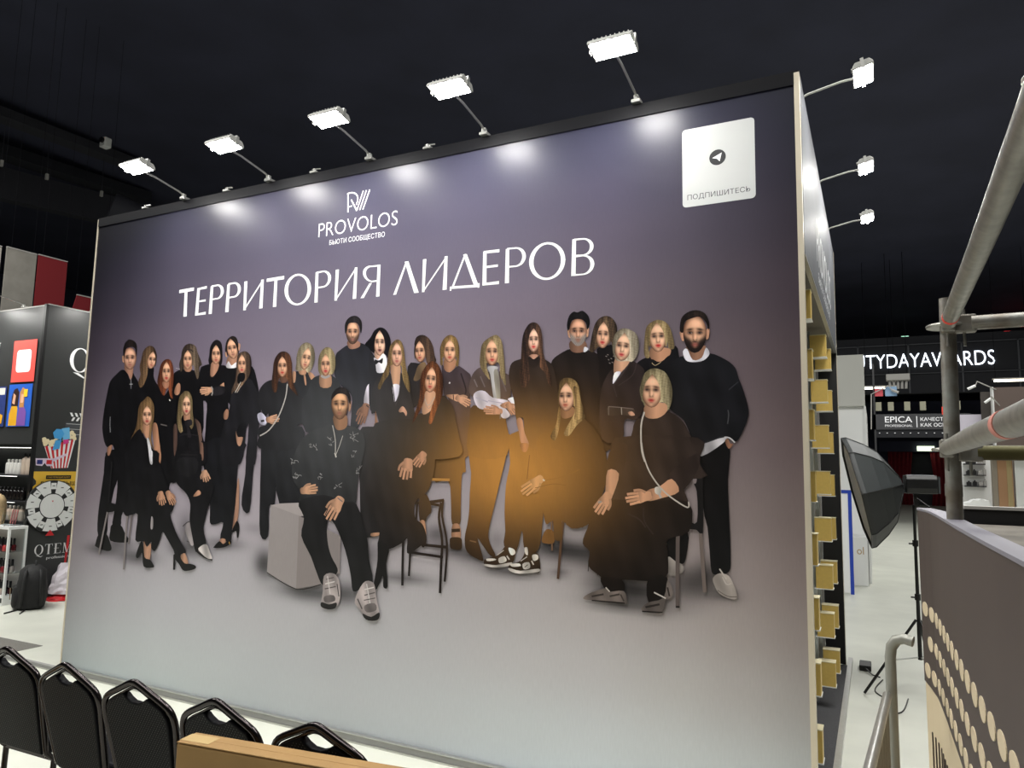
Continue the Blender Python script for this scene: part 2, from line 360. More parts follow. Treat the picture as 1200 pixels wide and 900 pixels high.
  ('p','k',(196, 150, 126),[3426,2188,3458,2215,3493,2176,3487,2148,3466,2175,3436,2173]),
  ('p','k',(180, 132, 106),[3223,2097,3265,2096,3293,2039,3255,2031]),
  ('p','k',(182, 134, 108),[3289,2059,3301,2018,3310,1974,3278,1964,3243,1972,3245,2016,3249,2058]),
  ('l',12.0,(163, 120, 97),[3250,2028,3233,1995,3234,1957]),
  ('l',11.7,(192, 142, 114),[3301,1985,3309,1944,3312,1921]),
  ('l',11.7,(176, 129, 104),[3284,1985,3289,1944,3293,1903]),
  ('l',11.7,(192, 142, 114),[3267,1984,3270,1943,3274,1899]),
  ('l',11.7,(176, 129, 104),[3251,1984,3251,1942,3252,1913]),
  ('l',2.7,(105, 77, 62),[3295,1971,3302,1921]),
  ('l',2.7,(105, 77, 62),[3277,1970,3282,1920]),
  ('l',2.7,(105, 77, 62),[3259,1969,3262,1919]),
  ('p','k',(180, 138, 110),[3236,1356,3310,1366,3308,1348,3242,1336]),
 ]),
 ('printed woman with brown wavy hair and a scarf', 1, [
  ('p','s',(26, 23, 26),[3485,2485,3571,2502,3614,2485,3599,2413,3599,2250,3503,2211]),
  ('p','s',(104, 82, 60),[3569,2487,3619,2510,3636,2463,3581,2391,3536,2390,3549,2436]),
  ('p','h',((66, 48, 42), (118, 90, 70)),[3532,2639,3549,2685,3600,2695,3649,2668,3682,2615,3698,2550,3711,2511,3668,2490,3634,2509,3618,2603,3579,2662,3544,2618]),
  ('f',[3580,2583,3627,2584,3589,2509],-0.30,(196, 150, 122),(165, 72, 66),None,0.25,(60, 42, 36)),
 ]),
 ('printed woman in a dark shirt with a hand across her waist', 1, [
  ('p','s',(34, 28, 26),[3701,1740,3832,1725,3858,1587,3870,1453,3929,1457,3932,1566,3933,1764,3961,1789,3957,1904,4026,2073,3918,2148,3671,2151]),
  ('p','s',(50, 42, 50),[3754,2491,3782,2459,3818,2430,3864,2460,3892,2469,3953,2430,3982,2399,3979,2320,3983,2202,4011,1910,3830,1908,3819,2245,3783,2276,3771,2356]),
  ('p','k',(166, 120, 94),[3777,2523,3860,2519,3860,2464,3815,2433,3776,2457]),
  ('p','h',((160, 122, 76), (216, 176, 110)),[3739,2601,3764,2656,3810,2682,3857,2663,3882,2614,3889,2553,3883,2471,3864,2482,3867,2544,3767,2549,3764,2486,3746,2487,3741,2550]),
  ('f',[3815,2575,3868,2572,3817,2497],0.00,(208, 160, 130),(180, 70, 62),None,0.25,(60, 42, 36)),
  ('l',11.1,(205, 200, 200),[3817,2365,3826,2359]),
  ('l',10.0,(30, 25, 30),[3905,2422,3945,2321,3942,2282]),
  ('p','k',(196, 148, 120),[3794,2281,3864,2285,3893,2281,3891,2241,3865,2244]),
  ('p','k',(196, 148, 120),[3883,2282,3914,2273,3946,2262,3939,2237,3920,2219,3892,2237,3867,2256]),
  ('l',10.9,(176, 133, 108),[3903,2273,3933,2275,3960,2263]),
  ('l',10.6,(207, 156, 127),[3935,2260,3964,2249,3984,2240]),
  ('l',10.6,(190, 143, 116),[3928,2250,3957,2237,3986,2222]),
  ('l',10.6,(207, 156, 127),[3922,2239,3949,2224,3976,2210]),
  ('l',10.6,(190, 143, 116),[3915,2228,3941,2212,3957,2203]),
  ('l',2.5,(113, 85, 69),[3942,2251,3976,2235]),
  ('l',2.5,(113, 85, 69),[3935,2239,3968,2223]),
  ('l',2.5,(113, 85, 69),[3928,2228,3961,2210]),
  ('l',8.0,(70, 56, 50),[3852,2284,3856,2249]),
  ('p','k',(172, 128, 102),[3873,1446,3926,1449,3935,1362,3873,1358]),
  ('p','s',(24, 19, 18),[3864,1366,3934,1370,3948,1339,3940,1296,3869,1297,3857,1333]),
  ('l',21.4,(30, 24, 22),[3869,1410,3930,1417]),
 ]),
 ('printed blonde woman in leather jacket, tie and white cuffs', 2, [
  ('p','s',(30, 22, 18),[3986,2026,4270,2026,4260,1966,4245,1865,4219,1765,4188,1635,4152,1485,4137,1405,4152,1345,4191,1279,4154,1276,4093,1341,4061,1373,4102,1263,4097,1238,3990,1284,3968,1365,3985,1456,3995,1537,3997,1658,4002,1780]),
  ('p','s',(34, 26, 22),[4008,2211,3981,2104,3987,1891,4256,1894,4246,2102,4207,2150]),
  ('p','s',(66, 56, 58),[4054,2455,4008,2428,3981,2379,3970,2301,4013,2255,4023,2279,4067,2298,4156,2247,4243,2226,4267,2235,4276,2311,4263,2388,4231,2409,4187,2420,4189,2256,4172,2295,4136,2408,4086,2429]),
  ('p','s',(190, 188, 192),[4102,2448,4135,2461,4182,2447,4165,2409,4189,2237,4157,2237,4125,2405]),
  ('p','h',((176, 148, 104), (222, 198, 150)),[4047,2530,4059,2603,4102,2640,4163,2659,4202,2615,4219,2526,4230,2428,4239,2336,4219,2349,4196,2405,4183,2479,4096,2478,4122,2376,4098,2395,4058,2445,4046,2485]),
  ('f',[4132,2548,4185,2545,4135,2462],0.10,(206, 158, 128),(190, 55, 60),None,0.25,(60, 42, 36)),
  ('p','s',(150, 145, 136),[4149,2420,4183,2419,4202,2251,4176,2248]),
  ('l',8.9,(110, 100, 102),[4007,2378,4033,2328]),
  ('l',8.9,(100, 90, 92),[4053,2396,4088,2326]),
  ('l',7.7,(96, 86, 88),[4208,2371,4242,2293]),
  ('p','s',(208, 202, 218),[4004,2268,4034,2301,4089,2299,4145,2257,4251,2237,4257,2204,4158,2197,4092,2182,4037,2199]),
  ('l',6.9,(165, 158, 178),[4024,2260,4113,2229]),
  ('l',5.8,(168, 160, 180),[4113,2238,4233,2216]),
  ('p','s',(206, 200, 214),[4188,2206,4222,2199,4271,2149,4248,2125,4211,2133]),
  ('p','k',(190, 140, 112),[4214,2152,4179,2150,4142,2150,4137,2175,4146,2198,4183,2190,4217,2180]),
  ('l',10.6,(171, 126, 100),[4193,2184,4167,2201,4135,2207]),
  ('l',10.3,(201, 148, 118),[4152,2155,4117,2156,4097,2157]),
  ('l',10.4,(184, 135, 108),[4153,2167,4118,2170,4083,2173]),
  ('l',10.4,(201, 148, 118),[4155,2179,4120,2183,4082,2188]),
  ('l',10.4,(184, 135, 108),[4156,2191,4121,2197,4096,2201]),
  ('l',2.4,(110, 81, 64),[4140,2161,4098,2165]),
  ('l',2.4,(110, 81, 64),[4142,2174,4099,2179]),
  ('l',2.4,(110, 81, 64),[4143,2187,4100,2193]),
  ('l',7.7,(120, 110, 104),[4205,2159,4203,2121]),
  ('p','s',(206, 200, 214),[4254,2246,4288,2256,4327,2249,4322,2211,4305,2195,4267,2231]),
  ('p','k',(190, 140, 112),[4199,2208,4257,2230,4272,2212,4236,2186]),
  ('p','k',(190, 140, 112),[4262,2226,4283,2211,4303,2194,4287,2177,4263,2167,4250,2188,4238,2209]),
  ('l',10.1,(171, 126, 100),[4274,2213,4299,2208,4315,2192]),
  ('l',9.8,(201, 148, 118),[4293,2196,4312,2180,4323,2167]),
  ('l',9.8,(184, 135, 108),[4284,2189,4300,2172,4317,2153]),
  ('l',9.8,(201, 148, 118),[4274,2182,4289,2164,4304,2146]),
  ('l',9.8,(184, 135, 108),[4264,2175,4277,2156,4286,2145]),
  ('l',2.3,(110, 81, 64),[4295,2186,4315,2166]),
  ('l',2.3,(110, 81, 64),[4284,2179,4303,2157]),
  ('l',2.3,(110, 81, 64),[4274,2172,4292,2149]),
  ('l',8.0,(120, 90, 66),[4006,1357,4053,1350]),
 ]),
 ('printed tall woman with long straight hair and sneakers', 2, [
  ('p','s',(34, 26, 20),[4281,2026,4522,2025,4533,1676,4510,1561,4492,1369,4448,1307,4416,1335,4383,1343,4368,1438,4329,1308,4249,1341,4255,1431,4247,1548,4254,1716,4279,1846]),
  ('p','s',(33, 27, 27),[4401,2505,4336,2494,4278,2473,4258,2414,4265,2346,4299,2230,4317,2114,4364,2123,4399,1948,4601,1949,4597,2242,4562,2430,4513,2479,4461,2502]),
  ('p','k',(176, 132, 112),[4396,2547,4457,2543,4453,2496,4425,2483,4404,2501]),
  ('p','s',(26, 21, 22),[4401,2505,4428,2488,4459,2502,4462,2453,4426,2435,4394,2456]),
  ('p','h',((50, 38, 40), (156, 108, 76)),[4357,2660,4390,2711,4431,2721,4468,2691,4485,2623,4492,2527,4518,2450,4551,2374,4553,2316,4530,2335,4504,2404,4472,2438,4469,2509,4393,2513,4396,2437,4402,2361,4376,2317,4345,2323,4333,2401,4341,2506,4345,2593]),
  ('f',[4426,2609,4468,2607,4427,2534],0.00,(216, 172, 150),(205, 40, 45),None,0.25,(60, 42, 36)),
  ('p','k',(196, 142, 110),[4317,2112,4354,2121,4376,2031,4406,1962,4357,1961,4335,2041]),
  ('p','k',(190, 130, 84),[4344,1966,4404,1966,4389,1917,4361,1921]),
  ('p','s',(32, 25, 23),[4111,1244,4152,1263,4208,1282,4252,1334,4279,1352,4331,1325,4325,1291,4309,1244,4254,1216,4188,1201,4123,1205]),
  ('p','s',(205, 200, 195),[4279,1331,4318,1324,4327,1300,4297,1289]),
  ('p','s',(205, 200, 195),[4214,1263,4253,1278,4267,1250,4221,1234]),
  ('p','s',(196, 190, 186),[4128,1255,4186,1259,4192,1250,4136,1240]),
  ('p','s',(190, 184, 180),[4117,1222,4198,1221,4303,1246,4276,1221,4188,1205,4125,1208]),
  ('l',5.8,(190, 184, 180),[4203,1282,4247,1314]),
  ('l',8.7,(200, 194, 190),[4269,1282,4287,1261]),
  ('p','s',(30, 24, 22),[4280,1212,4298,1236,4352,1254,4384,1295,4399,1344,4438,1318,4483,1302,4493,1206,4450,1193,4354,1180,4286,1193]),
  ('p','s',(205, 200, 195),[4389,1338,4407,1339,4411,1297,4393,1305]),
  ('p','s',(205, 200, 195),[4440,1299,4475,1303,4479,1278,4449,1266]),
  ('p','s',(208, 203, 198),[4377,1242,4419,1255,4426,1222,4386,1211]),
  ('p','s',(200, 194, 190),[4293,1235,4353,1243,4362,1228,4309,1220]),
  ('p','s',(192, 186, 182),[4285,1211,4364,1200,4482,1222,4482,1203,4354,1182,4290,1194]),
  ('l',5.7,(190, 184, 180),[4363,1257,4406,1287]),
  ('l',8.5,(200, 194, 190),[4436,1265,4450,1243]),
  ('l',4.8,(60, 50, 50),[4391,1224,4412,1240]),
  ('l',4.9,(120, 80, 45),[4411,1897,4397,1750]),
 ]),
 ('printed man with black hair and grey beard', 1, [
  ('p','s',(22, 18, 19),[4673,2541,4603,2514,4553,2477,4547,2430,4570,2392,4577,2243,4601,1949,4963,1951,4924,2432,4848,2499,4780,2528,4712,2516]),
  ('p','k',(120, 88, 72),[4670,2588,4765,2582,4773,2526,4712,2514,4671,2535]),
  ('p','s',(205, 205, 215),[4763,2548,4787,2535,4771,2518,4756,2519]),
  ('p','k',(178, 134, 108),[4649,2659,4665,2658,4672,2611,4658,2617]),
  ('p','k',(178, 134, 108),[4773,2656,4790,2659,4785,2613,4774,2609]),
  ('f',[4720,2641,4777,2637,4721,2555],0.00,(192, 144, 118),(135, 92, 80),((150, 142, 138), 0.95),0.25,(30, 22, 22)),
  ('p','h',((16, 14, 17), (34, 30, 32)),[4647,2688,4660,2743,4690,2769,4715,2762,4749,2770,4786,2735,4795,2687,4779,2651,4771,2693,4735,2719,4681,2715,4665,2668,4656,2651]),
 ]),
 ('printed woman with long hair and red lips in black sequins', 1, [
  ('p','s',(16, 13, 15),[4842,2530,4920,2548,4959,2492,4967,2384,4939,2295,4864,2297,4854,2461]),
  ('p','h',((66, 50, 42), (160, 130, 98)),[4814,2637,4833,2691,4871,2723,4919,2722,4957,2682,4968,2627,4952,2565,4937,2536,4924,2575,4844,2539,4817,2513,4794,2526,4801,2574]),
  ('f',[4879,2613,4925,2607,4875,2533],-0.05,(206, 160, 132),(185, 35, 45),None,0.25,(60, 42, 36)),
  ('p','s',(14, 12, 14),[4846,2532,4873,2528,4931,2552,4939,2502,4854,2497]),
  ('l',5.4,(120, 112, 110),[4896,2486,4905,2481]),
  ('l',5.4,(120, 112, 110),[4911,2465,4919,2460]),
  ('l',5.4,(120, 112, 110),[4927,2471,4936,2466]),
  ('l',5.4,(120, 112, 110),[4918,2444,4927,2439]),
  ('l',5.4,(120, 112, 110),[4934,2448,4943,2443]),
  ('l',5.4,(120, 112, 110),[4906,2495,4914,2490]),
  ('l',5.4,(120, 112, 110),[4943,2484,4952,2479]),
 ]),
 ('printed woman with a platinum bob and a clutch bag', 2, [
  ('p','s',(36, 29, 30),[5042,2447,5086,2434,5133,2386,5122,2289,5135,2184,5086,2107,5014,2107,5000,1993,4876,1993,4865,2243,4897,2350,4937,2403,4953,2384,4941,2317,4995,2365]),
  ('p','k',(196, 150, 122),[4955,2465,5024,2466,5044,2443,4995,2387,4951,2371]),
  ('p','s',(196, 192, 205),[4952,2382,4992,2387,4967,2348,4942,2318]),
  ('l',6.2,(60, 50, 50),[5045,2438,4995,2365,4944,2308]),
  ('l',5.3,(58, 48, 48),[5086,2432,5059,2362,4976,2307]),
  ('l',5.4,(56, 46, 46),[4944,2313,4967,2241]),
  ('p','h',((196, 180, 152), (228, 214, 190)),[4941,2561,4957,2614,4994,2643,5045,2635,5086,2601,5100,2547,5091,2485,5060,2445,5033,2448,4967,2454,4943,2502]),
  ('f',[5003,2534,5055,2524,4992,2452],-0.10,(214, 170, 142),(185, 45, 55),None,0.25,(60, 42, 36)),
  ('p','s',(52, 44, 42),[4915,2187,4995,2180,5070,2170,5062,2129,4995,2136,4915,2133]),
  ('l',4.5,(110, 98, 94),[4915,2185,4995,2178,5068,2168]),
  ('l',5.3,(150, 140, 130),[4995,2178,4997,2136]),
  ('l',4.5,(110, 98, 90),[4917,2184,4917,2135]),
  ('p','k',(198, 150, 124),[5034,2149,5059,2154,5076,2133,5050,2130]),
  ('p','k',(196, 146, 112),[4824,1964,4852,1983,4878,1958,4895,1895,4881,1900,4863,1922,4840,1931]),
 ]),
 ('printed blonde woman with wavy hair and red lips', 1, [
  ('p','s',(15, 14, 18),[5162,2468,5095,2442,5075,2397,5095,2290,5323,2283,5324,2508,5279,2497,5237,2443,5193,2440]),
  ('p','k',(180, 132, 104),[5169,2516,5277,2510,5276,2467,5228,2437,5174,2447]),
  ('p','s',(17, 16, 20),[5171,2454,5224,2433,5279,2471,5280,2406,5166,2402]),
  ('p','h',((176, 146, 100), (226, 200, 148)),[5134,2594,5149,2651,5203,2680,5256,2663,5286,2615,5305,2533,5300,2505,5272,2511,5257,2555,5158,2543,5164,2468,5140,2463,5128,2501]),
  ('f',[5208,2578,5260,2577,5212,2492],0.10,(214, 168, 138),(190, 30, 36),None,0.25,(60, 42, 36)),
  ('l',3.5,(170, 150, 120),[5175,2432,5195,2416,5228,2434]),
 ]),
 ('printed man with dark beard in a knit sweater', 1, [
  ('p','s',(13, 12, 14),[5268,1486,5372,1493,5365,1364,5346,1318,5305,1325,5261,1354]),
  ('p','s',(13, 12, 14),[5428,1960,5593,1982,5590,1779,5592,1652,5599,1381,5589,1295,5529,1275,5498,1288,5489,1394,5479,1520,5457,1625,5447,1862]),
  ('p','s',(21, 21, 25),[5359,2462,5299,2438,5277,2399,5286,2249,5273,2170,5356,2100,5408,1973,5432,1952,5574,2005,5629,1981,5663,2021,5700,2115,5698,2181,5672,2277,5654,2325,5637,2383,5589,2429,5500,2470,5456,2423,5398,2425]),
  ('p','s',(13, 12, 14),[5449,1904,5574,1988,5594,1945,5587,1851,5450,1849]),
  ('p','s',(176, 172, 178),[5416,1954,5574,2006,5566,1974,5451,1902]),
  ('l',7.6,(190, 186, 190),[5574,2006,5602,2002,5629,1978]),
  ('l',7.7,(42, 42, 46),[5425,1965,5490,1983,5570,2014]),
  ('p','k',(140, 100, 80),[5577,1988,5594,1997,5603,1974,5620,1969,5596,1944]),
  ('l',5.7,(70, 70, 74),[5592,2078,5599,2126,5595,2154]),
  ('l',5.8,(52, 52, 58),[5601,2264,5652,2306]),
  ('p','k',(140, 102, 82),[5372,2514,5479,2513,5461,2445,5408,2435]),
  ('p','s',(186, 184, 192),[5353,2487,5377,2502,5408,2438,5458,2448,5481,2503,5501,2468,5468,2432,5408,2425,5368,2439]),
  ('p','k',(186, 138, 112),[5335,2599,5354,2601,5361,2553,5348,2552]),
  ('p','k',(186, 138, 112),[5485,2602,5502,2606,5496,2557,5482,2552]),
  ('f',[5420,2583,5485,2579,5419,2476],0.05,(206, 158, 128),(150, 84, 76),((34, 26, 24), 1.0),0.25,(36, 26, 22)),
  ('p','h',((34, 26, 25), (70, 54, 46)),[5337,2607,5345,2677,5380,2710,5430,2719,5478,2697,5500,2646,5496,2598,5485,2642,5451,2679,5395,2671,5363,2654,5357,2598]),
  ('p','s',(152, 143, 138),[5506,1257,5540,1283,5586,1274,5613,1227,5629,1167,5600,1154,5538,1177,5510,1223]),
  ('l',6.2,(185, 176, 170),[5555,1265,5575,1229,5601,1236]),
  ('l',7.3,(190, 182, 176),[5540,1306,5575,1255]),
  ('p','s',(148, 140, 136),[5261,1348,5305,1327,5344,1311,5344,1272,5266,1249]),
  ('l',5.2,(110, 102, 98),[5528,1194,5579,1168,5628,1169]),
 ]),
 ('printed woman with long hair seated on a tubular chair', 3, [
  ('l',11.7,(34, 32, 34),[463,1798,464,1554,465,1388]),
  ('l',21.7,(120, 112, 112),[461,1375,428,1208,392,1013]),
  ('l',22.5,(124, 116, 116),[719,1352,719,1126,726,914]),
  ('l',19.9,(108, 100, 100),[775,1371,762,1122]),
  ('p','s',(14, 13, 15),[437,1450,588,1438,743,1438,753,1361,696,1351,632,1395,457,1368]),
  ('p','s',(16, 15, 18),[799,2077,757,2055,713,1992,694,1883,685,1768,1063,1775,1019,1836,984,1898,933,1935,894,1979,859,2004]),
  ('p','s',(17, 16, 19),[650,1891,1022,1894,1059,1807,1123,1722,1201,1590,1274,1520,1268,1424,1240,1387,1316,1259,1395,1170,1450,1103,1334,1081,1304,1116,1225,1194,1166,1245,1141,1177,1092,1090,1044,1111,1039,1159,988,1117,937,1156,843,1162,847,1368,753,1357,652,1396,607,1445,647,1560,648,1750]),
  ('p','s',(150, 142, 144),[1017,1358,1041,1341,1045,1268,1019,1266]),
  ('p','k',(176, 130, 104),[822,2125,925,2124,923,2061,899,1983,823,2072]),
  ('p','s',(205, 202, 208),[890,1996,920,1983,958,1898,985,1792,953,1792,917,1910]),
  ('p','s',(205, 202, 208),[942,1887,972,1887,977,1831,967,1803]),
  ('p','h',((132, 98, 66), (188, 150, 104)),[818,2317,858,2346,909,2321,950,2257,958,2149,945,2099,941,1986,987,1908,952,1933,915,2011,909,2112,828,2112,833,2036,794,2074,731,2034,684,1983,736,2075,754,2164,755,2241,778,2292]),
  ('f',[871,2186,941,2185,880,2102],0.00,(206, 160, 132),(165, 35, 45),None,0.25,(60, 42, 36)),
  ('p','k',(184, 138, 112),[1125,1568,1147,1541,1167,1512,1129,1499,1086,1498,1080,1529,1077,1559]),
  ('l',12.4,(165, 124, 100),[1084,1539,1070,1512,1078,1485]),
  ('l',12.0,(195, 146, 118),[1153,1519,1170,1491,1178,1476]),
  ('l',12.0,(178, 133, 108),[1133,1515,1147,1487,1160,1459]),
  ('l',12.1,(195, 146, 118),[1113,1511,1124,1483,1136,1453]),
  ('l',12.1,(178, 133, 108),[1093,1507,1101,1478,1108,1458]),
  ('l',2.8,(106, 80, 64),[1149,1507,1166,1473]),
  ('l',2.8,(106, 80, 64),[1128,1503,1142,1469]),
  ('l',2.8,(106, 80, 64),[1106,1499,1119,1464]),
  ('p','k',(184, 138, 112),[1205,1577,1237,1552,1268,1525,1239,1506,1200,1498,1180,1530,1164,1561]),
  ('l',11.7,(165, 124, 100),[1223,1557,1262,1543,1287,1519]),
  ('l',11.4,(195, 146, 118),[1253,1529,1280,1503,1298,1484]),
  ('l',11.4,(178, 133, 108),[1236,1523,1261,1496,1287,1467]),
  ('l',11.4,(195, 146, 118),[1219,1516,1241,1488,1265,1461]),
  ('l',11.5,(178, 133, 108),[1202,1509,1222,1480,1234,1464]),
  ('l',2.7,(106, 80, 64),[1254,1517,1285,1484]),
  ('l',2.7,(106, 80, 64),[1236,1510,1265,1476]),
  ('l',2.7,(106, 80, 64),[1218,1503,1245,1469]),
  ('p','k',(180, 136, 112),[946,1159,992,1113,1037,1146,1036,1020,978,1015]),
  ('p','s',(12, 11, 13),[910,1150,939,1142,972,1033,1040,1016,1090,976,1080,958,969,958,939,1065,892,1019,863,1035,880,1087]),
  ('l',23.5,(13, 12, 14),[1322,1066,1330,961]),
  ('p','k',(176, 134, 110),[1392,1071,1441,1096,1486,1020,1431,1022]),
  ('p','s',(13, 12, 14),[1308,1074,1372,1093,1403,1049,1449,1019,1500,1021,1565,1012,1568,989,1489,966,1428,967,1381,1009,1343,1035]),
 ]),
 ('printed blonde woman in a sheer blouse with white boots', 3, [
  ('l',7.1,(60, 54, 56),[1394,1301,1438,1333,1476,1344]),
  ('l',7.0,(120, 112, 114),[1398,1183,1431,1285,1468,1340]),
  ('l',5.8,(70, 64, 66),[1449,1192,1536,1174]),
  ('p','s',(150, 142, 144),[1422,1285,1469,1334,1534,1198,1503,1161]),
  ('p','s',(18, 17, 20),[1268,2136,1214,2106,1208,1986,1230,1778,1582,1784,1596,1903,1549,2011,1507,2119,1439,2159,1413,2071,1357,2102]),
  ('p','k',(82, 62, 56),[1204,2095,1243,2099,1263,1949,1241,1851,1218,1961]),
  ('p','k',(96, 74, 66),[1449,2150,1494,2131,1526,2083,1562,1903,1582,1826,1543,1837,1519,1963,1483,2071]),
  ('p','s',(20, 18, 22),[1536,1966,1582,1966,1610,1906,1606,1823,1567,1823]),
  ('p','k',(120, 90, 78),[1525,1954,1559,1954,1576,1846,1567,1823,1543,1858]),
  ('p','s',(19, 18, 21),[1264,1885,1518,1888,1563,1811,1561,1739,1623,1676,1696,1651,1708,1602,1681,1508,1651,1413,1629,1296,1670,1183,1607,1142,1559,1116,1514,1220,1467,1358,1463,1476,1412,1557,1319,1614,1263,1684]),
  ('p','s',(27, 26, 29),[1287,1831,1366,1844,1506,1834,1508,1726,1416,1688,1306,1734]),
  ('l',12.2,(32, 30, 33),[1310,1867,1503,1863]),
  ('p','k',(190, 142, 116),[1488,1538,1538,1589,1572,1574,1562,1553]),
  ('p','k',(192, 148, 122),[1613,1750,1635,1730,1655,1708,1618,1693,1577,1688,1569,1713,1566,1738]),
  ('l',13.1,(172, 133, 109),[1574,1722,1560,1698,1568,1677]),
  ('l',12.7,(203, 156, 129),[1642,1712,1659,1691,1667,1679]),
  ('l',12.7,(186, 143, 118),[1622,1707,1636,1685,1649,1663]),
  ('l',12.7,(203, 156, 129),[1602,1702,1613,1679,1626,1655]),
  ('l',12.7,(186, 143, 118),[1583,1697,1591,1673,1598,1657]),
  ('l',2.9,(111, 85, 70),[1637,1702,1655,1675]),
  ('l',3.0,(111, 85, 70),[1617,1696,1632,1670]),
  ('l',3.0,(111, 85, 70),[1596,1691,1609,1664]),
  ('p','s',(188, 180, 178),[1585,1143,1670,1183,1719,1118,1742,1076,1688,1077,1627,1109]),
  ('p','s',(30, 26, 27),[1578,1125,1631,1102,1696,1075,1743,1074,1739,1063,1655,1077,1576,1110]),
  ('p','h',((150, 124, 86), (204, 180, 138)),[1266,2350,1312,2379,1366,2366,1404,2304,1417,2205,1443,2120,1417,2069,1382,2120,1370,2182,1305,2182,1292,2133,1317,2057,1283,2045,1243,2121,1240,2233,1249,2320]),
  ('p','k',(170, 126, 102),[1317,2201,1386,2200,1384,2133,1326,2143]),
  ('f',[1341,2262,1399,2261,1349,2179],0.00,(208, 164, 136),(165, 30, 50),None,0.25,(60, 42, 36)),
  ('p','s',(34, 31, 35),[1333,2133,1405,2147,1422,2108,1389,2084,1423,2008,1381,2008,1364,2072]),
  ('l',6.2,(40, 37, 41),[1278,2011,1347,2029,1505,2017]),
 ]),
 ('printed red haired woman seated sideways in a black dress', 3, [
  ('l',18.4,(33, 27, 26),[3501,1325,3503,1178,3507,1036]),
  ('l',15.8,(38, 32, 30),[3560,1262,3556,1101]),
  ('l',18.2,(33, 27, 25),[3787,1584,3773,1487,3802,1344,3800,1201,3798,1015]),
  ('l',15.7,(36, 30, 28),[3802,1603,3797,1500,3839,1323,3830,1089]),
  ('l',19.8,(34, 28, 26),[3581,1574,3692,1583,3808,1600]),
  ('l',14.8,(34, 28, 26),[3601,1577,3597,1454]),
  ('l',18.2,(34, 28, 26),[3644,1308,3839,1305]),
  ('l',17.0,(32, 26, 25),[3565,1253,3813,1241]),
  ('l',17.1,(34, 28, 26),[3693,1574,3773,1566]),
  ('l',17.2,(180, 130, 70),[3694,1730,3846,1732]),
  ('p','s',(30, 25, 24),[3617,1614,3676,1629,3716,1533,3681,1488,3668,1457,3626,1455]),
  ('p','k',(176, 132, 104),[3626,1458,3665,1460,3680,1373,3663,1362,3649,1407,3631,1419]),
  ('p','s',(24, 19, 18),[3618,1442,3654,1432,3683,1361,3674,1302,3644,1304]),
  ('p','s',(26, 23, 24),[3238,2104,3673,2101,3726,1926,3728,1802,3689,1666,3624,1615,3582,1564,3590,1478,3654,1432,3675,1336,3587,1264,3535,1248,3533,1339,3495,1310,3390,1262,3296,1272,3307,1363,3262,1462,3185,1560,3172,1818]),
  ('p','s',(18, 16, 17),[3301,1313,3389,1268,3372,1168,3390,1019,3355,1014,3348,1086,3306,999,3272,990,3282,1062,3300,1187]),
  ('p','s',(27, 24, 25),[3633,2168,3680,2187,3725,2247,3783,2278,3855,2204,3881,2105,3907,2007,3911,1880,3523,1875,3504,2047,3526,2108,3585,2158]),
  ('p','k',(196, 150, 122),[3636,2315,3725,2323,3738,2267,3692,2187,3627,2156,3614,2209,3635,2259]),
  ('p','h',((100, 54, 36), (186, 112, 66)),[3596,2413,3621,2464,3668,2510,3722,2495,3759,2438,3773,2356,3767,2266,3730,2187,3697,2100,3671,2105,3691,2207,3715,2267,3709,2308,3639,2310,3625,2239,3585,2158,3542,2098,3560,2169,3592,2270,3594,2342]),
  ('f',[3677,2388,3729,2381,3670,2302],-0.05,(208, 158, 128),(180, 66, 62),None,0.25,(60, 42, 36)),
  ('l',4.1,(170, 160, 150),[3636,2259,3664,2216,3715,2272]),
  ('l',3.0,(150, 140, 130),[3635,2239,3667,2196,3702,2232]),
  ('p','k',(186, 138, 110),[3665,1894,3653,1867,3637,1839,3603,1851,3577,1874,3603,1896,3629,1915]),
  ('l',13.2,(167, 124, 99),[3652,1877,3655,1848,3640,1825]),
  ('l',12.9,(197, 146, 116),[3635,1850,3620,1825,3607,1807]),
  ('l',12.9,(180, 133, 106),[3620,1859,3602,1835,3582,1809]),
  ('l',12.9,(197, 146, 116),[3605,1867,3585,1845,3565,1821]),
  ('l',12.9,(180, 133, 106),[3590,1876,3568,1855,3556,1842]),
  ('l',3.0,(107, 80, 63),[3622,1845,3600,1816]),
  ('l',3.0,(107, 80, 63),[3606,1855,3583,1826]),
  ('l',3.0,(107, 80, 63),[3590,1864,3565,1836]),
  ('p','k',(190, 142, 114),[3550,1858,3555,1820,3555,1781,3508,1779,3462,1793,3476,1831,3493,1865]),
  ('l',17.2,(171, 127, 102),[3487,1840,3454,1815,3444,1782]),
  ('l',16.7,(201, 150, 120),[3546,1793,3545,1756,3543,1736]),
  ('l',16.7,(184, 137, 110),[3522,1796,3518,1760,3512,1724]),
  ('l',16.8,(201, 150, 120),[3499,1799,3491,1763,3484,1724]),
  ('l',16.8,(184, 137, 110),[3475,1802,3464,1766,3458,1740]),
  ('l',3.9,(110, 82, 66),[3533,1781,3529,1737]),
  ('l',3.9,(110, 82, 66),[3508,1784,3501,1741]),
  ('l',3.9,(110, 82, 66),[3484,1787,3473,1744]),
 ]),
 ('printed blonde woman seated with her head turned', 3, [
  ('l',10.5,(104, 80, 66),[4561,1558,4570,1335]),
  ('l',16.0,(76, 56, 46),[4639,1517,4624,1359,4610,1173]),
  ('p','s',(96, 66, 38),[4500,1388,4531,1457,4583,1441,4582,1382,4532,1373]),
  ('p','s',(34, 26, 20),[4479,2025,4793,2025,4797,1527,4676,1493,4629,1509,4636,1406,4584,1403,4572,1506,4530,1485,4508,1560,4474,1674,4441,1722,4482,1849]),
  ('p','s',(30, 23, 19),[4653,2082,4826,2068,4917,1826,4836,1559,4765,1484,4660,1490,4604,1696]),
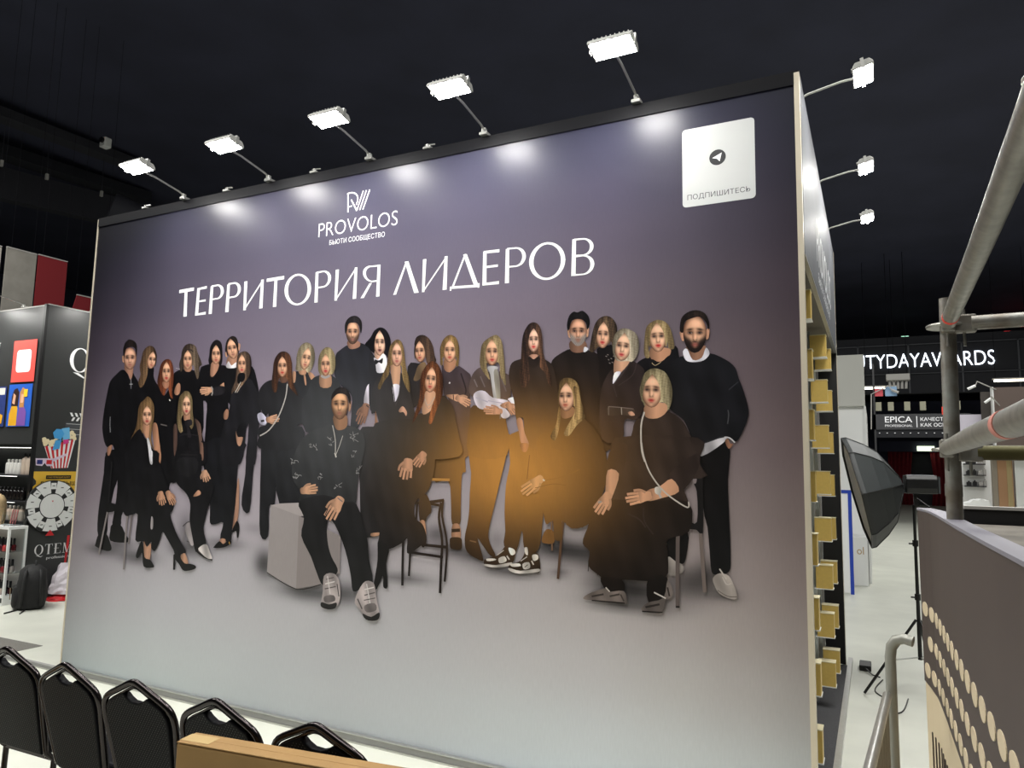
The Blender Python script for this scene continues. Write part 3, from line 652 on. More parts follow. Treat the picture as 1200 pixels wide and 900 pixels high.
  ('p','s',(36, 28, 23),[4608,2132,4697,2138,4774,2111,4813,2057,4832,1941,4561,1939,4579,2095]),
  ('p','k',(150, 108, 78),[4617,2187,4698,2185,4699,2138,4648,2117,4618,2132]),
  ('p','h',((166, 130, 84), (224, 186, 126)),[4604,2330,4615,2351,4645,2365,4694,2355,4729,2312,4746,2221,4766,2148,4771,2121,4717,2074,4669,2014,4637,2029,4677,2103,4706,2158,4696,2222,4665,2305,4630,2334,4606,2307]),
  ('p','h',((176, 136, 84), (214, 170, 110)),[4605,2196,4614,2150,4607,2067,4582,1987,4550,2013,4587,2086,4596,2150]),
  ('f',[4650,2248,4706,2247,4651,2161],-0.28,(212, 164, 134),(180, 88, 72),None,0.25,(60, 42, 36)),
  ('p','h',((176, 138, 90), (220, 182, 122)),[4695,2304,4719,2303,4746,2221,4766,2148,4736,2112,4702,2117,4710,2158,4707,2231]),
  ('p','k',(214, 160, 108),[4513,1748,4483,1717,4448,1686,4418,1705,4404,1736,4446,1759,4487,1778]),
  ('l',14.0,(192, 144, 97),[4489,1729,4474,1694,4442,1669]),
  ('l',13.8,(226, 169, 114),[4453,1699,4420,1671,4395,1652]),
  ('l',13.8,(207, 155, 104),[4442,1712,4407,1685,4368,1657]),
  ('l',13.8,(226, 169, 114),[4431,1724,4394,1700,4358,1674]),
  ('l',13.8,(207, 155, 104),[4420,1737,4381,1714,4360,1700]),
  ('l',3.2,(124, 92, 62),[4435,1696,4393,1663]),
  ('l',3.2,(124, 92, 62),[4424,1709,4380,1678]),
  ('l',3.2,(124, 92, 62),[4412,1722,4367,1693]),
  ('l',8.7,(225, 215, 200),[4503,1751,4516,1743]),
  ('l',3.9,(140, 98, 50),[4526,1748,4631,1770,4741,1816]),
  ('l',3.9,(120, 84, 44),[4452,1698,4569,1726,4653,1720]),
 ]),
 ('printed seated woman with a blonde bob, chain bag and watch', 4, [
  ('p','s',(18, 17, 19),[5413,1878,5453,1853,5458,1668,5454,1485,5421,1504,5377,1509,5378,1546,5424,1547,5424,1710,5402,1774]),
  ('p','s',(120, 110, 112),[5407,1807,5424,1807,5422,1758,5405,1758]),
  ('l',21.5,(92, 82, 80),[5319,1473,5316,1275,5315,1082]),
  ('l',20.2,(110, 98, 94),[5442,1486,5452,1328,5462,1177]),
  ('l',10.6,(20, 18, 18),[5306,1085,5326,1087]),
  ('p','s',(42, 34, 32),[5144,2132,5115,2122,5074,2092,5053,2012,4980,1870,4980,1770,5450,1782,5441,1858,5385,2031,5337,2110,5258,2152,5197,2111]),
  ('p','s',(42, 34, 32),[4961,2003,5431,2004,5445,1905,5416,1851,5330,1783,5379,1654,5378,1536,5161,1635,4927,1625,4896,1681,4974,1854]),
  ('p','s',(42, 33, 30),[4943,1957,5033,1958,4992,1784,4905,1814]),
  ('p','s',(40, 32, 31),[5275,1804,5419,1916,5445,1894,5416,1796,5330,1707]),
  ('p','s',(24, 19, 18),[4872,1634,5161,1648,5379,1652,5381,1493,5262,1443,5264,1357,5239,1224,4999,1203,4928,1174,4868,1214,4799,1264,4807,1346,4763,1389,4793,1482]),
  ('l',7.8,(52, 42, 40),[5034,1573,5103,1543,5138,1501]),
  ('l',7.8,(48, 39, 37),[5127,1611,5132,1534,5183,1465]),
  ('l',4.5,(30, 24, 22),[4801,1289,4798,1233]),
  ('l',4.5,(30, 24, 22),[4850,1259,4856,1215]),
  ('p','s',(20, 16, 16),[5154,1229,5259,1238,5251,1125,5154,1094]),
  ('p','s',(20, 16, 16),[4875,1205,5001,1203,5009,1131,4917,1129]),
  ('p','s',(112, 102, 98),[4772,1086,4821,1117,4905,1147,4929,1130,5011,1142,5031,1087,5017,1073,4893,1076,4785,1072]),
  ('l',10.0,(50, 44, 42),[4821,1094,4893,1113]),
  ('l',9.9,(56, 50, 48),[4929,1105,4988,1122]),
  ('l',6.6,(200, 190, 184),[4905,1152,4929,1130]),
  ('l',6.7,(26, 22, 22),[4821,1072,5017,1076]),
  ('l',8.8,(60, 54, 50),[4993,1122,5013,1086]),
  ('p','s',(96, 88, 85),[5112,1050,5149,1092,5238,1127,5261,1225,5291,1164,5273,1125,5251,1120,5233,1047,5160,1039]),
  ('l',10.8,(38, 33, 32),[5137,1066,5216,1090]),
  ('l',7.5,(200, 192, 186),[5185,1151,5251,1125]),
  ('l',9.6,(48, 42, 40),[5260,1185,5271,1138]),
  ('l',6.5,(24, 20, 20),[5117,1042,5232,1048]),
  ('p','k',(200, 150, 118),[4914,1815,4982,1797,4950,1683,4926,1653,4893,1667,4900,1692]),
  ('p','k',(200, 150, 118),[4943,1673,4930,1639,4913,1603,4879,1613,4853,1636,4880,1667,4907,1693]),
  ('l',14.5,(180, 135, 106),[4929,1651,4931,1617,4915,1587]),
  ('l',14.2,(212, 159, 125),[4911,1616,4894,1583,4881,1561]),
  ('l',14.2,(194, 145, 114),[4896,1624,4877,1593,4856,1560]),
  ('l',14.2,(212, 159, 125),[4881,1633,4860,1602,4839,1572]),
  ('l',14.3,(194, 145, 114),[4866,1641,4843,1612,4830,1595]),
  ('l',3.3,(115, 87, 68),[4897,1609,4875,1570]),
  ('l',3.3,(115, 87, 68),[4882,1618,4857,1580]),
  ('l',3.3,(115, 87, 68),[4866,1626,4839,1590]),
  ('l',11.4,(150, 146, 142),[4856,1628,4878,1634]),
  ('p','k',(204, 152, 120),[5147,1705,5218,1731,5286,1775,5327,1707,5229,1667,5147,1649]),
  ('p','k',(204, 152, 120),[5173,1662,5137,1646,5097,1632,5083,1662,5085,1696,5127,1699,5166,1700]),
  ('l',14.2,(183, 136, 108),[5139,1695,5105,1708,5069,1703]),
  ('l',13.9,(216, 161, 127),[5106,1643,5069,1631,5047,1625]),
  ('l',13.9,(197, 147, 116),[5103,1658,5065,1649,5026,1640]),
  ('l',13.9,(216, 161, 127),[5100,1674,5061,1667,5020,1659]),
  ('l',13.9,(197, 147, 116),[5097,1690,5058,1686,5030,1681]),
  ('l',3.2,(118, 88, 69),[5091,1647,5045,1635]),
  ('l',3.2,(118, 88, 69),[5088,1663,5041,1653]),
  ('l',3.2,(118, 88, 69),[5085,1680,5037,1672]),
  ('p','s',(205, 198, 190),[5191,1722,5209,1730,5227,1719,5227,1697,5211,1686,5193,1695]),
  ('l',13.2,(180, 172, 166),[5216,1690,5227,1668]),
  ('l',7.8,(160, 120, 96),[5170,1707,5177,1677]),
  ('p','h',((180, 162, 122), (226, 210, 168)),[5110,2304,5136,2375,5188,2399,5249,2377,5283,2319,5294,2239,5274,2162,5248,2168,5238,2205,5146,2180,5121,2211,5105,2264]),
  ('p','k',(196, 146, 116),[5139,2192,5250,2198,5261,2150,5207,2113,5139,2122]),
  ('f',[5176,2269,5237,2265,5173,2174],-0.10,(210, 164, 134),(176, 52, 50),None,0.25,(60, 42, 36)),
  ('l',9.1,(190, 182, 174),[5132,2150,5113,2072,5115,1942,5134,1868]),
  ('l',7.9,(188, 180, 172),[5115,1975,5127,1902,5161,1812,5218,1731,5285,1672,5373,1622,5379,1654]),
 ]),
 ('printed man in a scribbled jacket seated on a white cube', 4, [
  ('p','c',(168, 159, 159),[2317,1506,2405,1522,2633,1538,2879,1442,2586,1441]),
  ('p','c',(154, 146, 146),[2317,1506,2590,1444,2600,930,2314,1022]),
  ('p','c',(140, 131, 130),[2590,1444,2977,1323,2985,1077,2826,983,2600,930]),
  ('l',6.5,(52, 46, 46),[2314,1022,2600,930,2826,983]),
  ('p','s',(38, 38, 40),[2846,2100,2764,2070,2692,2046,2678,1926,3112,1929,3086,2045,3014,2079,2931,2054]),
  ('p','s',(38, 38, 40),[2591,2000,2715,2065,2861,2081,3064,2079,3153,1984,3140,1859,3108,1717,3094,1530,3016,1512,2768,1564,2590,1541,2591,1614,2508,1718,2513,1867]),
  ('p','s',(22, 21, 23),[2583,1541,2808,1598,2984,1557,3103,1546,3202,1337,3229,1187,3269,1038,3182,991,3106,963,3080,1070,3022,1233,2922,1398,2856,1422,2864,1285,2905,1179,2964,1103,2947,1055,2846,977,2780,1060,2721,1165,2623,1302,2640,1431]),
  ('p','k',(150, 110, 84),[2867,2159,2982,2157,2987,2077,2918,2054,2879,2086]),
  ('l',6.5,(190, 185, 180),[2861,2089,2892,1984,2898,1875]),
  ('l',4.8,(190, 185, 180),[2957,2016,2931,1944,2902,1879]),
  ('l',11.2,(200, 196, 190),[2893,1895,2907,1864]),
  ('p','k',(178, 134, 108),[2998,2254,3018,2257,3015,2200,2999,2189]),
  ('f',[2917,2234,2993,2232,2923,2129],-0.05,(206, 158, 122),(150, 95, 82),((80, 60, 50), 0.5),0.25,(40, 28, 24)),
  ('p','h',((38, 32, 34), (66, 56, 52)),[2840,2271,2842,2312,2873,2346,2916,2360,2976,2346,3010,2293,3014,2237,3001,2248,2983,2292,2937,2313,2889,2311,2854,2284]),
  ('l',3.9,(150, 148, 148),[2673,1947,2669,1957,2651,1950]),
  ('l',3.9,(150, 148, 148),[2722,1911,2730,1919,2723,1919]),
  ('l',3.9,(150, 148, 148),[2669,1946,2660,1934,2686,1935]),
  ('l',3.9,(150, 148, 148),[2712,1942,2706,1938,2724,1928]),
  ('l',3.9,(150, 148, 148),[2717,1948,2721,1943,2716,1960]),
  ('l',3.9,(150, 148, 148),[2689,1947,2705,1937,2691,1955]),
  ('l',3.9,(150, 148, 148),[2720,1922,2734,1912,2721,1926]),
  ('l',3.8,(150, 148, 148),[3064,2011,3053,2017,3078,2029]),
  ('l',3.8,(150, 148, 148),[3030,2001,3023,2000,3028,2007]),
  ('l',3.8,(150, 148, 148),[3089,2023,3086,2032,3095,2032]),
  ('l',3.8,(150, 148, 148),[3050,1995,3044,1994,3068,2011]),
  ('l',3.8,(150, 148, 148),[3029,2022,3038,2018,3016,2028]),
  ('l',3.8,(150, 148, 148),[3038,2010,3023,2004,3057,1993]),
  ('l',3.8,(150, 148, 148),[3075,1985,3059,1991,3097,1974]),
  ('l',3.8,(150, 148, 148),[3054,1985,3058,1976,3043,1997]),
  ('l',3.8,(150, 148, 148),[3054,2026,3051,2013,3045,2045]),
  ('l',4.0,(150, 148, 148),[2494,1834,2504,1839,2482,1850]),
  ('l',4.0,(150, 148, 148),[2561,1822,2550,1835,2537,1835]),
  ('l',4.0,(150, 148, 148),[2538,1836,2522,1836,2527,1816]),
  ('l',4.0,(150, 148, 148),[2501,1815,2511,1818,2527,1817]),
  ('l',4.0,(150, 148, 148),[2509,1822,2493,1824,2497,1806]),
  ('l',3.9,(150, 148, 148),[2568,1728,2551,1735,2553,1739]),
  ('l',3.9,(150, 148, 148),[2527,1707,2514,1720,2550,1705]),
  ('l',3.9,(150, 148, 148),[2578,1733,2592,1729,2594,1724]),
  ('l',3.9,(150, 148, 148),[2543,1749,2533,1737,2565,1732]),
  ('l',3.9,(150, 148, 148),[2534,1719,2544,1715,2550,1718]),
  ('l',3.9,(150, 148, 148),[2556,1718,2549,1705,2578,1735]),
  ('l',3.9,(150, 148, 148),[2774,1704,2779,1718,2793,1719]),
  ('l',3.9,(150, 148, 148),[2773,1719,2758,1729,2780,1717]),
  ('l',3.9,(150, 148, 148),[2759,1706,2749,1720,2779,1725]),
  ('l',3.9,(150, 148, 148),[2765,1748,2776,1740,2784,1746]),
  ('l',3.9,(150, 148, 148),[2766,1743,2771,1748,2786,1733]),
  ('l',3.8,(150, 148, 148),[2929,1661,2913,1674,2934,1661]),
  ('l',3.8,(150, 148, 148),[2955,1657,2943,1661,2968,1657]),
  ('l',3.8,(150, 148, 148),[2900,1644,2910,1656,2902,1649]),
  ('l',3.8,(150, 148, 148),[2949,1672,2940,1672,2971,1688]),
  ('l',3.8,(150, 148, 148),[2906,1655,2919,1655,2904,1642]),
  ('l',3.8,(150, 148, 148),[3127,1802,3138,1811,3118,1789]),
  ('l',3.8,(150, 148, 148),[3106,1765,3096,1754,3090,1778]),
  ('l',3.8,(150, 148, 148),[3110,1788,3111,1777,3118,1807]),
  ('l',3.8,(150, 148, 148),[3099,1777,3098,1771,3097,1793]),
  ('l',3.8,(150, 148, 148),[3095,1762,3091,1755,3118,1758]),
  ('l',3.8,(150, 148, 148),[3066,1884,3061,1872,3066,1868]),
  ('l',3.8,(150, 148, 148),[3043,1870,3053,1867,3040,1884]),
  ('l',3.8,(150, 148, 148),[3072,1896,3076,1907,3051,1910]),
  ('l',3.8,(150, 148, 148),[3074,1906,3086,1909,3077,1911]),
  ('l',3.9,(150, 148, 148),[2853,2005,2850,1992,2837,1999]),
  ('l',3.9,(150, 148, 148),[2834,1994,2817,2008,2857,1981]),
  ('l',3.9,(150, 148, 148),[2867,1968,2881,1978,2871,1968]),
  ('l',3.9,(150, 148, 148),[2852,1961,2862,1947,2834,1955]),
  ('p','k',(196, 150, 120),[2591,1636,2631,1649,2674,1660,2691,1632,2690,1600,2644,1599,2601,1600]),
  ('l',13.6,(176, 135, 108),[2621,1642,2649,1664,2687,1672]),
  ('l',13.2,(207, 159, 127),[2664,1651,2705,1661,2734,1666]),
  ('l',13.2,(190, 145, 116),[2668,1636,2709,1643,2753,1650]),
  ('l',13.2,(207, 159, 127),[2672,1621,2714,1626,2754,1631]),
  ('l',13.2,(190, 145, 116),[2676,1606,2718,1608,2741,1611]),
  ('l',3.1,(113, 87, 69),[2681,1647,2730,1656]),
  ('l',3.1,(113, 87, 69),[2685,1631,2735,1638]),
  ('l',3.1,(113, 87, 69),[2689,1615,2739,1620]),
  ('p','k',(196, 150, 122),[2996,1575,2979,1530,2957,1482,2904,1492,2863,1519,2901,1561,2941,1598]),
  ('l',18.0,(176, 135, 109),[2919,1569,2868,1548,2838,1510]),
  ('l',17.5,(207, 159, 129),[2953,1499,2930,1455,2916,1430]),
  ('l',17.5,(190, 145, 118),[2930,1508,2903,1465,2876,1423]),
  ('l',17.6,(207, 159, 129),[2906,1517,2876,1476,2845,1431]),
  ('l',17.6,(190, 145, 118),[2883,1527,2849,1487,2827,1457]),
  ('l',4.1,(113, 87, 70),[2933,1488,2901,1436]),
  ('l',4.1,(113, 87, 70),[2908,1498,2874,1447]),
  ('l',4.1,(113, 87, 70),[2883,1507,2846,1458]),
  ('l',7.9,(120, 112, 108),[2936,1583,2982,1557]),
  ('l',7.9,(60, 54, 54),[2855,1504,2833,1459]),
  ('p','s',(166, 155, 154),[2848,1042,2922,1067,2978,1030,2999,907,2965,843,2897,821,2835,837,2845,942]),
  ('p','s',(24, 21, 22),[2837,864,2904,855,2969,874,2960,836,2897,821,2835,833]),
  ('p','s',(110, 102, 102),[2861,905,2941,920,2953,883,2869,867]),
  ('l',7.7,(215, 208, 206),[2862,989,2945,1012]),
  ('l',7.7,(90, 82, 82),[2860,955,2957,980]),
  ('l',6.2,(80, 72, 72),[2868,1021,2934,1039]),
  ('l',9.1,(80, 74, 74),[2966,999,2987,917]),
  ('l',7.7,(210, 204, 202),[2879,1045,2910,925]),
  ('p','s',(166, 155, 154),[3150,967,3208,1038,3279,1027,3302,940,3335,822,3305,790,3230,789,3170,849,3125,890]),
  ('p','s',(24, 21, 22),[3194,825,3267,811,3330,847,3332,810,3296,789,3226,788]),
  ('p','s',(108, 100, 100),[3207,878,3290,902,3306,859,3228,836]),
  ('l',7.5,(215, 208, 206),[3201,982,3280,1004]),
  ('l',7.4,(88, 80, 80),[3203,945,3289,971]),
  ('l',10.5,(84, 78, 78),[3147,917,3189,854]),
  ('l',7.5,(212, 206, 204),[3218,1021,3253,898]),
  ('l',5.9,(80, 74, 74),[3201,912,3294,936]),
 ]),
]
SHADE = [(417,1056,216,50,0.45), (850,1024,257,60,0.42), (608,1118,173,49,0.35), (1472,1135,234,69,0.40), (1422,1285,102,128,0.30), (1865,1196,189,45,0.35), (2309,1073,88,86,0.35), (2168,1327,136,44,0.12), (2260,1082,89,97,0.45), (2727,915,302,62,0.50), (3048,945,173,75,0.40), (3189,1214,151,90,0.35), (3505,1081,221,36,0.35), (3758,1378,100,60,0.40), (3903,1291,165,41,0.40), (4049,1261,170,49,0.35), (4277,1191,194,38,0.40), (4195,1369,67,59,0.20), (4553,1354,144,66,0.50), (4698,1345,150,46,0.45), (4728,1313,154,71,0.35), (4957,1168,182,69,0.50), (5092,1148,180,65,0.60), (5391,1218,127,95,0.50), (5046,1067,247,43,0.40), (5559,1171,82,31,0.35), (4819,1324,73,90,0.30), (5477,1267,63,83,0.40), (4618,1209,61,28,0.30)]
TITLE = [
 ('t',[1230,3227,1240,3001],31.5,40.3,0),
 ('t',[1148,3220,1323,3226],27.2,26.9,1),
 ('t',[1379,3229,1376,3000],30.8,37.2,0),
 ('t',[1367,3220,1474,3227],15.8,21.9,1),
 ('t',[1377,3116,1472,3118],14.1,17.1,1),
 ('t',[1371,3007,1482,3012],15.6,23.2,1),
 ('t',[1534,3229,1534,3000],30.1,36.4,0),
 ('b',[1529,3236,1592,3238,1607,3237,1621,3234,1635,3228,1647,3221,1657,3212,1665,3202,1670,3190,1673,3178,1673,3166,1669,3155,1663,3144,1655,3134,1644,3126,1632,3120,1618,3116,1603,3115,1541,3112],[1530,3222,1593,3225,1601,3225,1609,3222,1617,3218,1624,3212,1630,3204,1634,3196,1638,3187,1639,3177,1639,3168,1638,3158,1635,3150,1630,3142,1624,3136,1618,3131,1610,3128,1602,3127,1539,3126]),
 ('t',[1722,3226,1722,3001],29.2,37.4,0),
 ('b',[1718,3236,1780,3238,1795,3237,1810,3234,1823,3228,1835,3221,1846,3212,1854,3201,1859,3190,1861,3178,1861,3165,1858,3153,1852,3142,1843,3133,1832,3125,1820,3118,1806,3114,1791,3113,1729,3110],[1719,3222,1781,3226,1790,3225,1798,3222,1806,3218,1813,3212,1819,3204,1824,3196,1827,3186,1829,3176,1829,3167,1827,3157,1824,3148,1819,3140,1813,3134,1806,3129,1798,3126,1790,3125,1727,3124]),
 ('t',[1911,3232,1916,3000],32.5,28.2,0),
 ('t',[1912,3006,2095,3226],18.1,17.7,0),
 ('t',[2089,3229,2089,3001],27.6,35.3,0),
 ('t',[2230,3221,2231,3001],28.9,34.5,0),
 ('t',[2134,3219,2313,3223],25.2,26.3,1),
 ('b',[2588,3112,2588,3092,2583,3071,2575,3053,2563,3036,2548,3021,2530,3009,2510,3001,2489,2996,2466,2994,2443,2996,2420,3002,2399,3011,2379,3024,2361,3039,2347,3057,2335,3076,2328,3097,2324,3119,2325,3140,2329,3161,2338,3180,2350,3197,2365,3212,2384,3223,2404,3232,2426,3237,2449,3238,2472,3235,2495,3229,2516,3219,2536,3206,2553,3191,2567,3173,2578,3154,2585,3133,2588,3112],[2554,3113,2554,3095,2551,3077,2545,3060,2536,3045,2525,3032,2512,3022,2498,3014,2482,3010,2465,3008,2448,3010,2431,3015,2415,3024,2401,3034,2388,3048,2377,3064,2368,3081,2363,3099,2360,3118,2360,3137,2363,3155,2369,3172,2378,3187,2389,3200,2402,3210,2417,3218,2433,3222,2450,3223,2467,3221,2484,3216,2500,3207,2514,3196,2527,3183,2538,3167,2546,3150,2551,3132,2554,3113]),
 ('t',[2638,3231,2642,3000],27.0,32.2,0),
 ('b',[2634,3234,2696,3236,2711,3235,2725,3232,2738,3226,2750,3219,2760,3209,2768,3198,2773,3187,2775,3174,2774,3162,2771,3150,2764,3138,2756,3128,2745,3120,2732,3113,2718,3109,2704,3107,2642,3105],[2635,3221,2697,3225,2706,3224,2715,3221,2723,3216,2731,3210,2737,3202,2742,3193,2745,3183,2747,3173,2746,3163,2744,3153,2741,3144,2735,3135,2729,3129,2721,3123,2712,3120,2703,3119,2641,3118]),
 ('t',[2830,3230,2828,2998],29.6,24.2,0),
 ('t',[2825,3001,3004,3225],15.6,15.2,0),
 ('t',[3002,3228,2999,2997],23.7,31.9,0),
 ('t',[3206,3225,3206,2995],24.5,29.2,0),
 ('b',[3207,3225,3143,3225,3127,3227,3113,3227,3099,3224,3087,3219,3078,3212,3071,3203,3067,3193,3066,3181,3068,3169,3073,3156,3081,3144,3092,3133,3104,3123,3118,3115,3134,3109,3149,3104,3213,3104],[3208,3213,3144,3215,3133,3216,3123,3215,3114,3212,3107,3208,3100,3201,3096,3194,3093,3185,3093,3176,3094,3166,3098,3156,3103,3146,3110,3137,3119,3129,3128,3123,3138,3118,3149,3115,3213,3116]),
 ('t',[3139,3099,3069,2996],23.0,29.9,0),
 ('t',[3442,3223,3351,2995],14.1,25.3,0),
 ('t',[3441,3223,3533,2992],31.3,38.2,0),
 ('t',[3591,3222,3588,2992],27.4,21.2,0),
 ('t',[3586,2995,3769,3222],13.6,13.3,0),
 ('t',[3763,3223,3759,2992],23.6,32.2,0),
 ('t',[3913,3221,3822,3006],12.9,17.4,0),
 ('t',[3910,3219,4000,3004],28.7,33.6,0),
 ('t',[3814,3002,4017,2995],17.7,17.4,1),
 ('t',[3806,3010,3806,2981],13.1,13.1,0),
 ('t',[4021,3012,4019,2982],12.6,12.6,0),
 ('t',[4061,3221,4063,2993],25.1,30.4,0),
 ('t',[4053,3216,4168,3213],16.3,19.8,1),
 ('t',[4056,3115,4159,3115],13.7,16.0,1),
 ('t',[4059,3001,4170,3002],16.1,20.8,1),
 ('t',[4227,3218,4228,2992],24.3,29.5,0),
 ('b',[4224,3224,4285,3222,4300,3220,4314,3216,4326,3210,4338,3202,4347,3191,4354,3180,4358,3168,4360,3155,4359,3143,4355,3131,4348,3120,4340,3110,4329,3102,4316,3097,4302,3093,4288,3092,4227,3093],[4224,3213,4285,3212,4295,3211,4304,3207,4312,3202,4319,3195,4325,3187,4330,3177,4333,3167,4334,3156,4333,3145,4330,3135,4326,3126,4321,3117,4314,3111,4306,3106,4297,3103,4288,3102,4227,3104]),
 ('b',[4631,3102,4629,3083,4625,3065,4618,3048,4608,3032,4596,3018,4582,3006,4566,2997,4548,2990,4529,2986,4510,2985,4491,2987,4472,2992,4454,3000,4437,3010,4422,3023,4408,3038,4398,3055,4390,3073,4385,3092,4383,3111,4384,3130,4389,3149,4396,3166,4406,3182,4419,3196,4433,3208,4450,3217,4468,3224,4487,3227,4507,3228,4526,3225,4545,3220,4563,3212,4579,3201,4594,3188,4607,3173,4617,3157,4624,3139,4629,3121,4631,3102],[4601,3103,4600,3086,4597,3070,4592,3055,4584,3041,4575,3029,4564,3018,4552,3010,4539,3004,4525,3000,4510,2999,4495,3001,4481,3005,4467,3012,4455,3021,4443,3033,4433,3046,4425,3060,4419,3076,4415,3093,4414,3110,4415,3127,4418,3143,4424,3158,4431,3172,4441,3185,4452,3195,4464,3204,4478,3210,4492,3213,4507,3214,4521,3211,4536,3207,4549,3200,4562,3190,4573,3179,4583,3166,4590,3151,4596,3136,4600,3119,4601,3103]),
 ('t',[4688,3224,4685,2993],24.7,29.4,0),
 ('b',[4687,3227,4745,3224,4759,3222,4772,3218,4784,3212,4795,3205,4803,3196,4810,3186,4814,3175,4815,3165,4814,3154,4810,3144,4804,3134,4795,3126,4785,3120,4773,3115,4760,3112,4746,3112,4688,3114],[4687,3216,4745,3214,4754,3213,4763,3210,4771,3205,4778,3199,4783,3192,4788,3184,4790,3175,4791,3166,4790,3157,4788,3148,4784,3140,4778,3133,4771,3128,4763,3124,4755,3122,4746,3121,4688,3125]),
 ('b',[4686,3119,4747,3118,4761,3116,4775,3112,4788,3106,4799,3098,4808,3089,4815,3078,4819,3066,4821,3054,4819,3042,4815,3030,4809,3019,4800,3010,4789,3002,4776,2996,4762,2993,4748,2992,4687,2992],[4686,3108,4747,3109,4756,3107,4765,3104,4774,3099,4781,3092,4787,3084,4791,3075,4794,3064,4795,3054,4794,3044,4792,3034,4787,3024,4781,3016,4774,3010,4766,3005,4757,3002,4748,3001,4687,3003]),
]
LOGO = [(10.5,[2896,3795,2904,3653]), (10.5,[2889,3796,2929,3798,2965,3786,2987,3759,2988,3727,2977,3699]), (9.2,[2901,3692,2938,3696]), (11.1,[2929,3745,2985,3654]), (9.7,[2985,3654,3037,3796]), (9.7,[3012,3654,3065,3796]), (9.7,[3040,3654,3095,3795])]

# ------------------------------------------------------------------ hall shell
BW, BH = 5.97, 4.0
struct(MB().box(-30, 45, -20, 70, -.2, 0).build('floor', M_floor))
struct(MB().box(-30, 45, -20, 70, 10.2, 10.5).build('ceiling', M_black))
struct(MB().box(-30, -29.7, -20, 70, 0, 10.2).build('wall_left', M_black))
struct(MB().box(44.7, 45, -20, 70, 0, 10.2).build('wall_right', M_black))
struct(MB().box(-29.7, 44.7, 69.7, 70, 0, 10.2).build('wall_back', M_black))
struct(MB().box(-29.7, 44.7, -20, -19.7, 0, 10.2).build('wall_front', M_black))

# ------------------------------------------------------------------ exhibition wall with the printed banner
PG = 1.12   # ink density of the print relative to the listed colours
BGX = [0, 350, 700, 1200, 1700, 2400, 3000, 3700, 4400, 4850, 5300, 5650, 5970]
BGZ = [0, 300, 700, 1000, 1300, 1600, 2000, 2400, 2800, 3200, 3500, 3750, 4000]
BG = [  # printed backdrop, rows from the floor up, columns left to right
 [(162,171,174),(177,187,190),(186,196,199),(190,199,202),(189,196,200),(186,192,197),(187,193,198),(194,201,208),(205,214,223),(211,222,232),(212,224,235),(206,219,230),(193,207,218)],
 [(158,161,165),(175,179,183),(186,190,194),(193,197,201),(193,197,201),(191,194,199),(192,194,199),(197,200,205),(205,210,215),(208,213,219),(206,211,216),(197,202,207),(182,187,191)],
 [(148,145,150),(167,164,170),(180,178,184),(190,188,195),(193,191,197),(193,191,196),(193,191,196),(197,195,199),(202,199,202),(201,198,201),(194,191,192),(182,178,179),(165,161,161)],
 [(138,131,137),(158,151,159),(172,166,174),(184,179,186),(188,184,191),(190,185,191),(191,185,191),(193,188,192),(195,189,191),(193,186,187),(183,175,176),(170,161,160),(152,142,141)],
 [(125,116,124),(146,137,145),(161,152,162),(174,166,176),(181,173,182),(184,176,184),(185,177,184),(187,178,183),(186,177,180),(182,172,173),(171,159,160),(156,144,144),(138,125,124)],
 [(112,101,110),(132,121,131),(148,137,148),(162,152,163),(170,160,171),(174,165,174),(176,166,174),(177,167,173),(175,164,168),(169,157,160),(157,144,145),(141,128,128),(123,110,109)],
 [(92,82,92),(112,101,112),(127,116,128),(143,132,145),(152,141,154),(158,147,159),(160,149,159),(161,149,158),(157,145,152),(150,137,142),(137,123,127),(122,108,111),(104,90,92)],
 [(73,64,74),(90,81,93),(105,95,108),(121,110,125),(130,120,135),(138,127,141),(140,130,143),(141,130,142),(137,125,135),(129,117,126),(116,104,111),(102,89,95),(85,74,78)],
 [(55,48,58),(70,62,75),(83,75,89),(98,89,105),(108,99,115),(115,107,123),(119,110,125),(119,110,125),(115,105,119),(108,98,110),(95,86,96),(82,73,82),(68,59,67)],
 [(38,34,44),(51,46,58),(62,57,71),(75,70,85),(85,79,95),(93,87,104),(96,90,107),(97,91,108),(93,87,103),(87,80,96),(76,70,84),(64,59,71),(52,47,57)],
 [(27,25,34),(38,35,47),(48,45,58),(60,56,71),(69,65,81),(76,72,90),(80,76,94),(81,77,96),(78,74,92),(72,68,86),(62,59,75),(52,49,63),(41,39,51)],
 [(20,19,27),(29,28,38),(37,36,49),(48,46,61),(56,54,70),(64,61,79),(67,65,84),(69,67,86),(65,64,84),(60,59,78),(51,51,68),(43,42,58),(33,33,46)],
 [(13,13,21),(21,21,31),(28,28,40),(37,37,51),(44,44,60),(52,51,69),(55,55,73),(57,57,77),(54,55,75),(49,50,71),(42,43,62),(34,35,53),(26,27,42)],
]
def _seg(a, v):
    v = min(max(v, a[0]), a[-1])
    for i in range(len(a)-1):
        if v <= a[i+1]: return i, (v-a[i])/(a[i+1]-a[i])
    return len(a)-2, 1.0
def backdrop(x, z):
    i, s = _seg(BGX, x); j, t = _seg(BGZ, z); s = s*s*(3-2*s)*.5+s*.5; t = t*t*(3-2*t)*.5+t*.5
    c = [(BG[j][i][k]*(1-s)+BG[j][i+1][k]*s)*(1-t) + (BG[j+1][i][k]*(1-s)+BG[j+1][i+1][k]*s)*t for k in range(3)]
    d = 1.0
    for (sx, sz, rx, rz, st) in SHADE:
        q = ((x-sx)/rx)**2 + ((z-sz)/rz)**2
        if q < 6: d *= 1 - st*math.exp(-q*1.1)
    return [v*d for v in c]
def ink(c, k=PG):
    return tuple(min(.92, v*k) for v in lin(c)) + (1,)
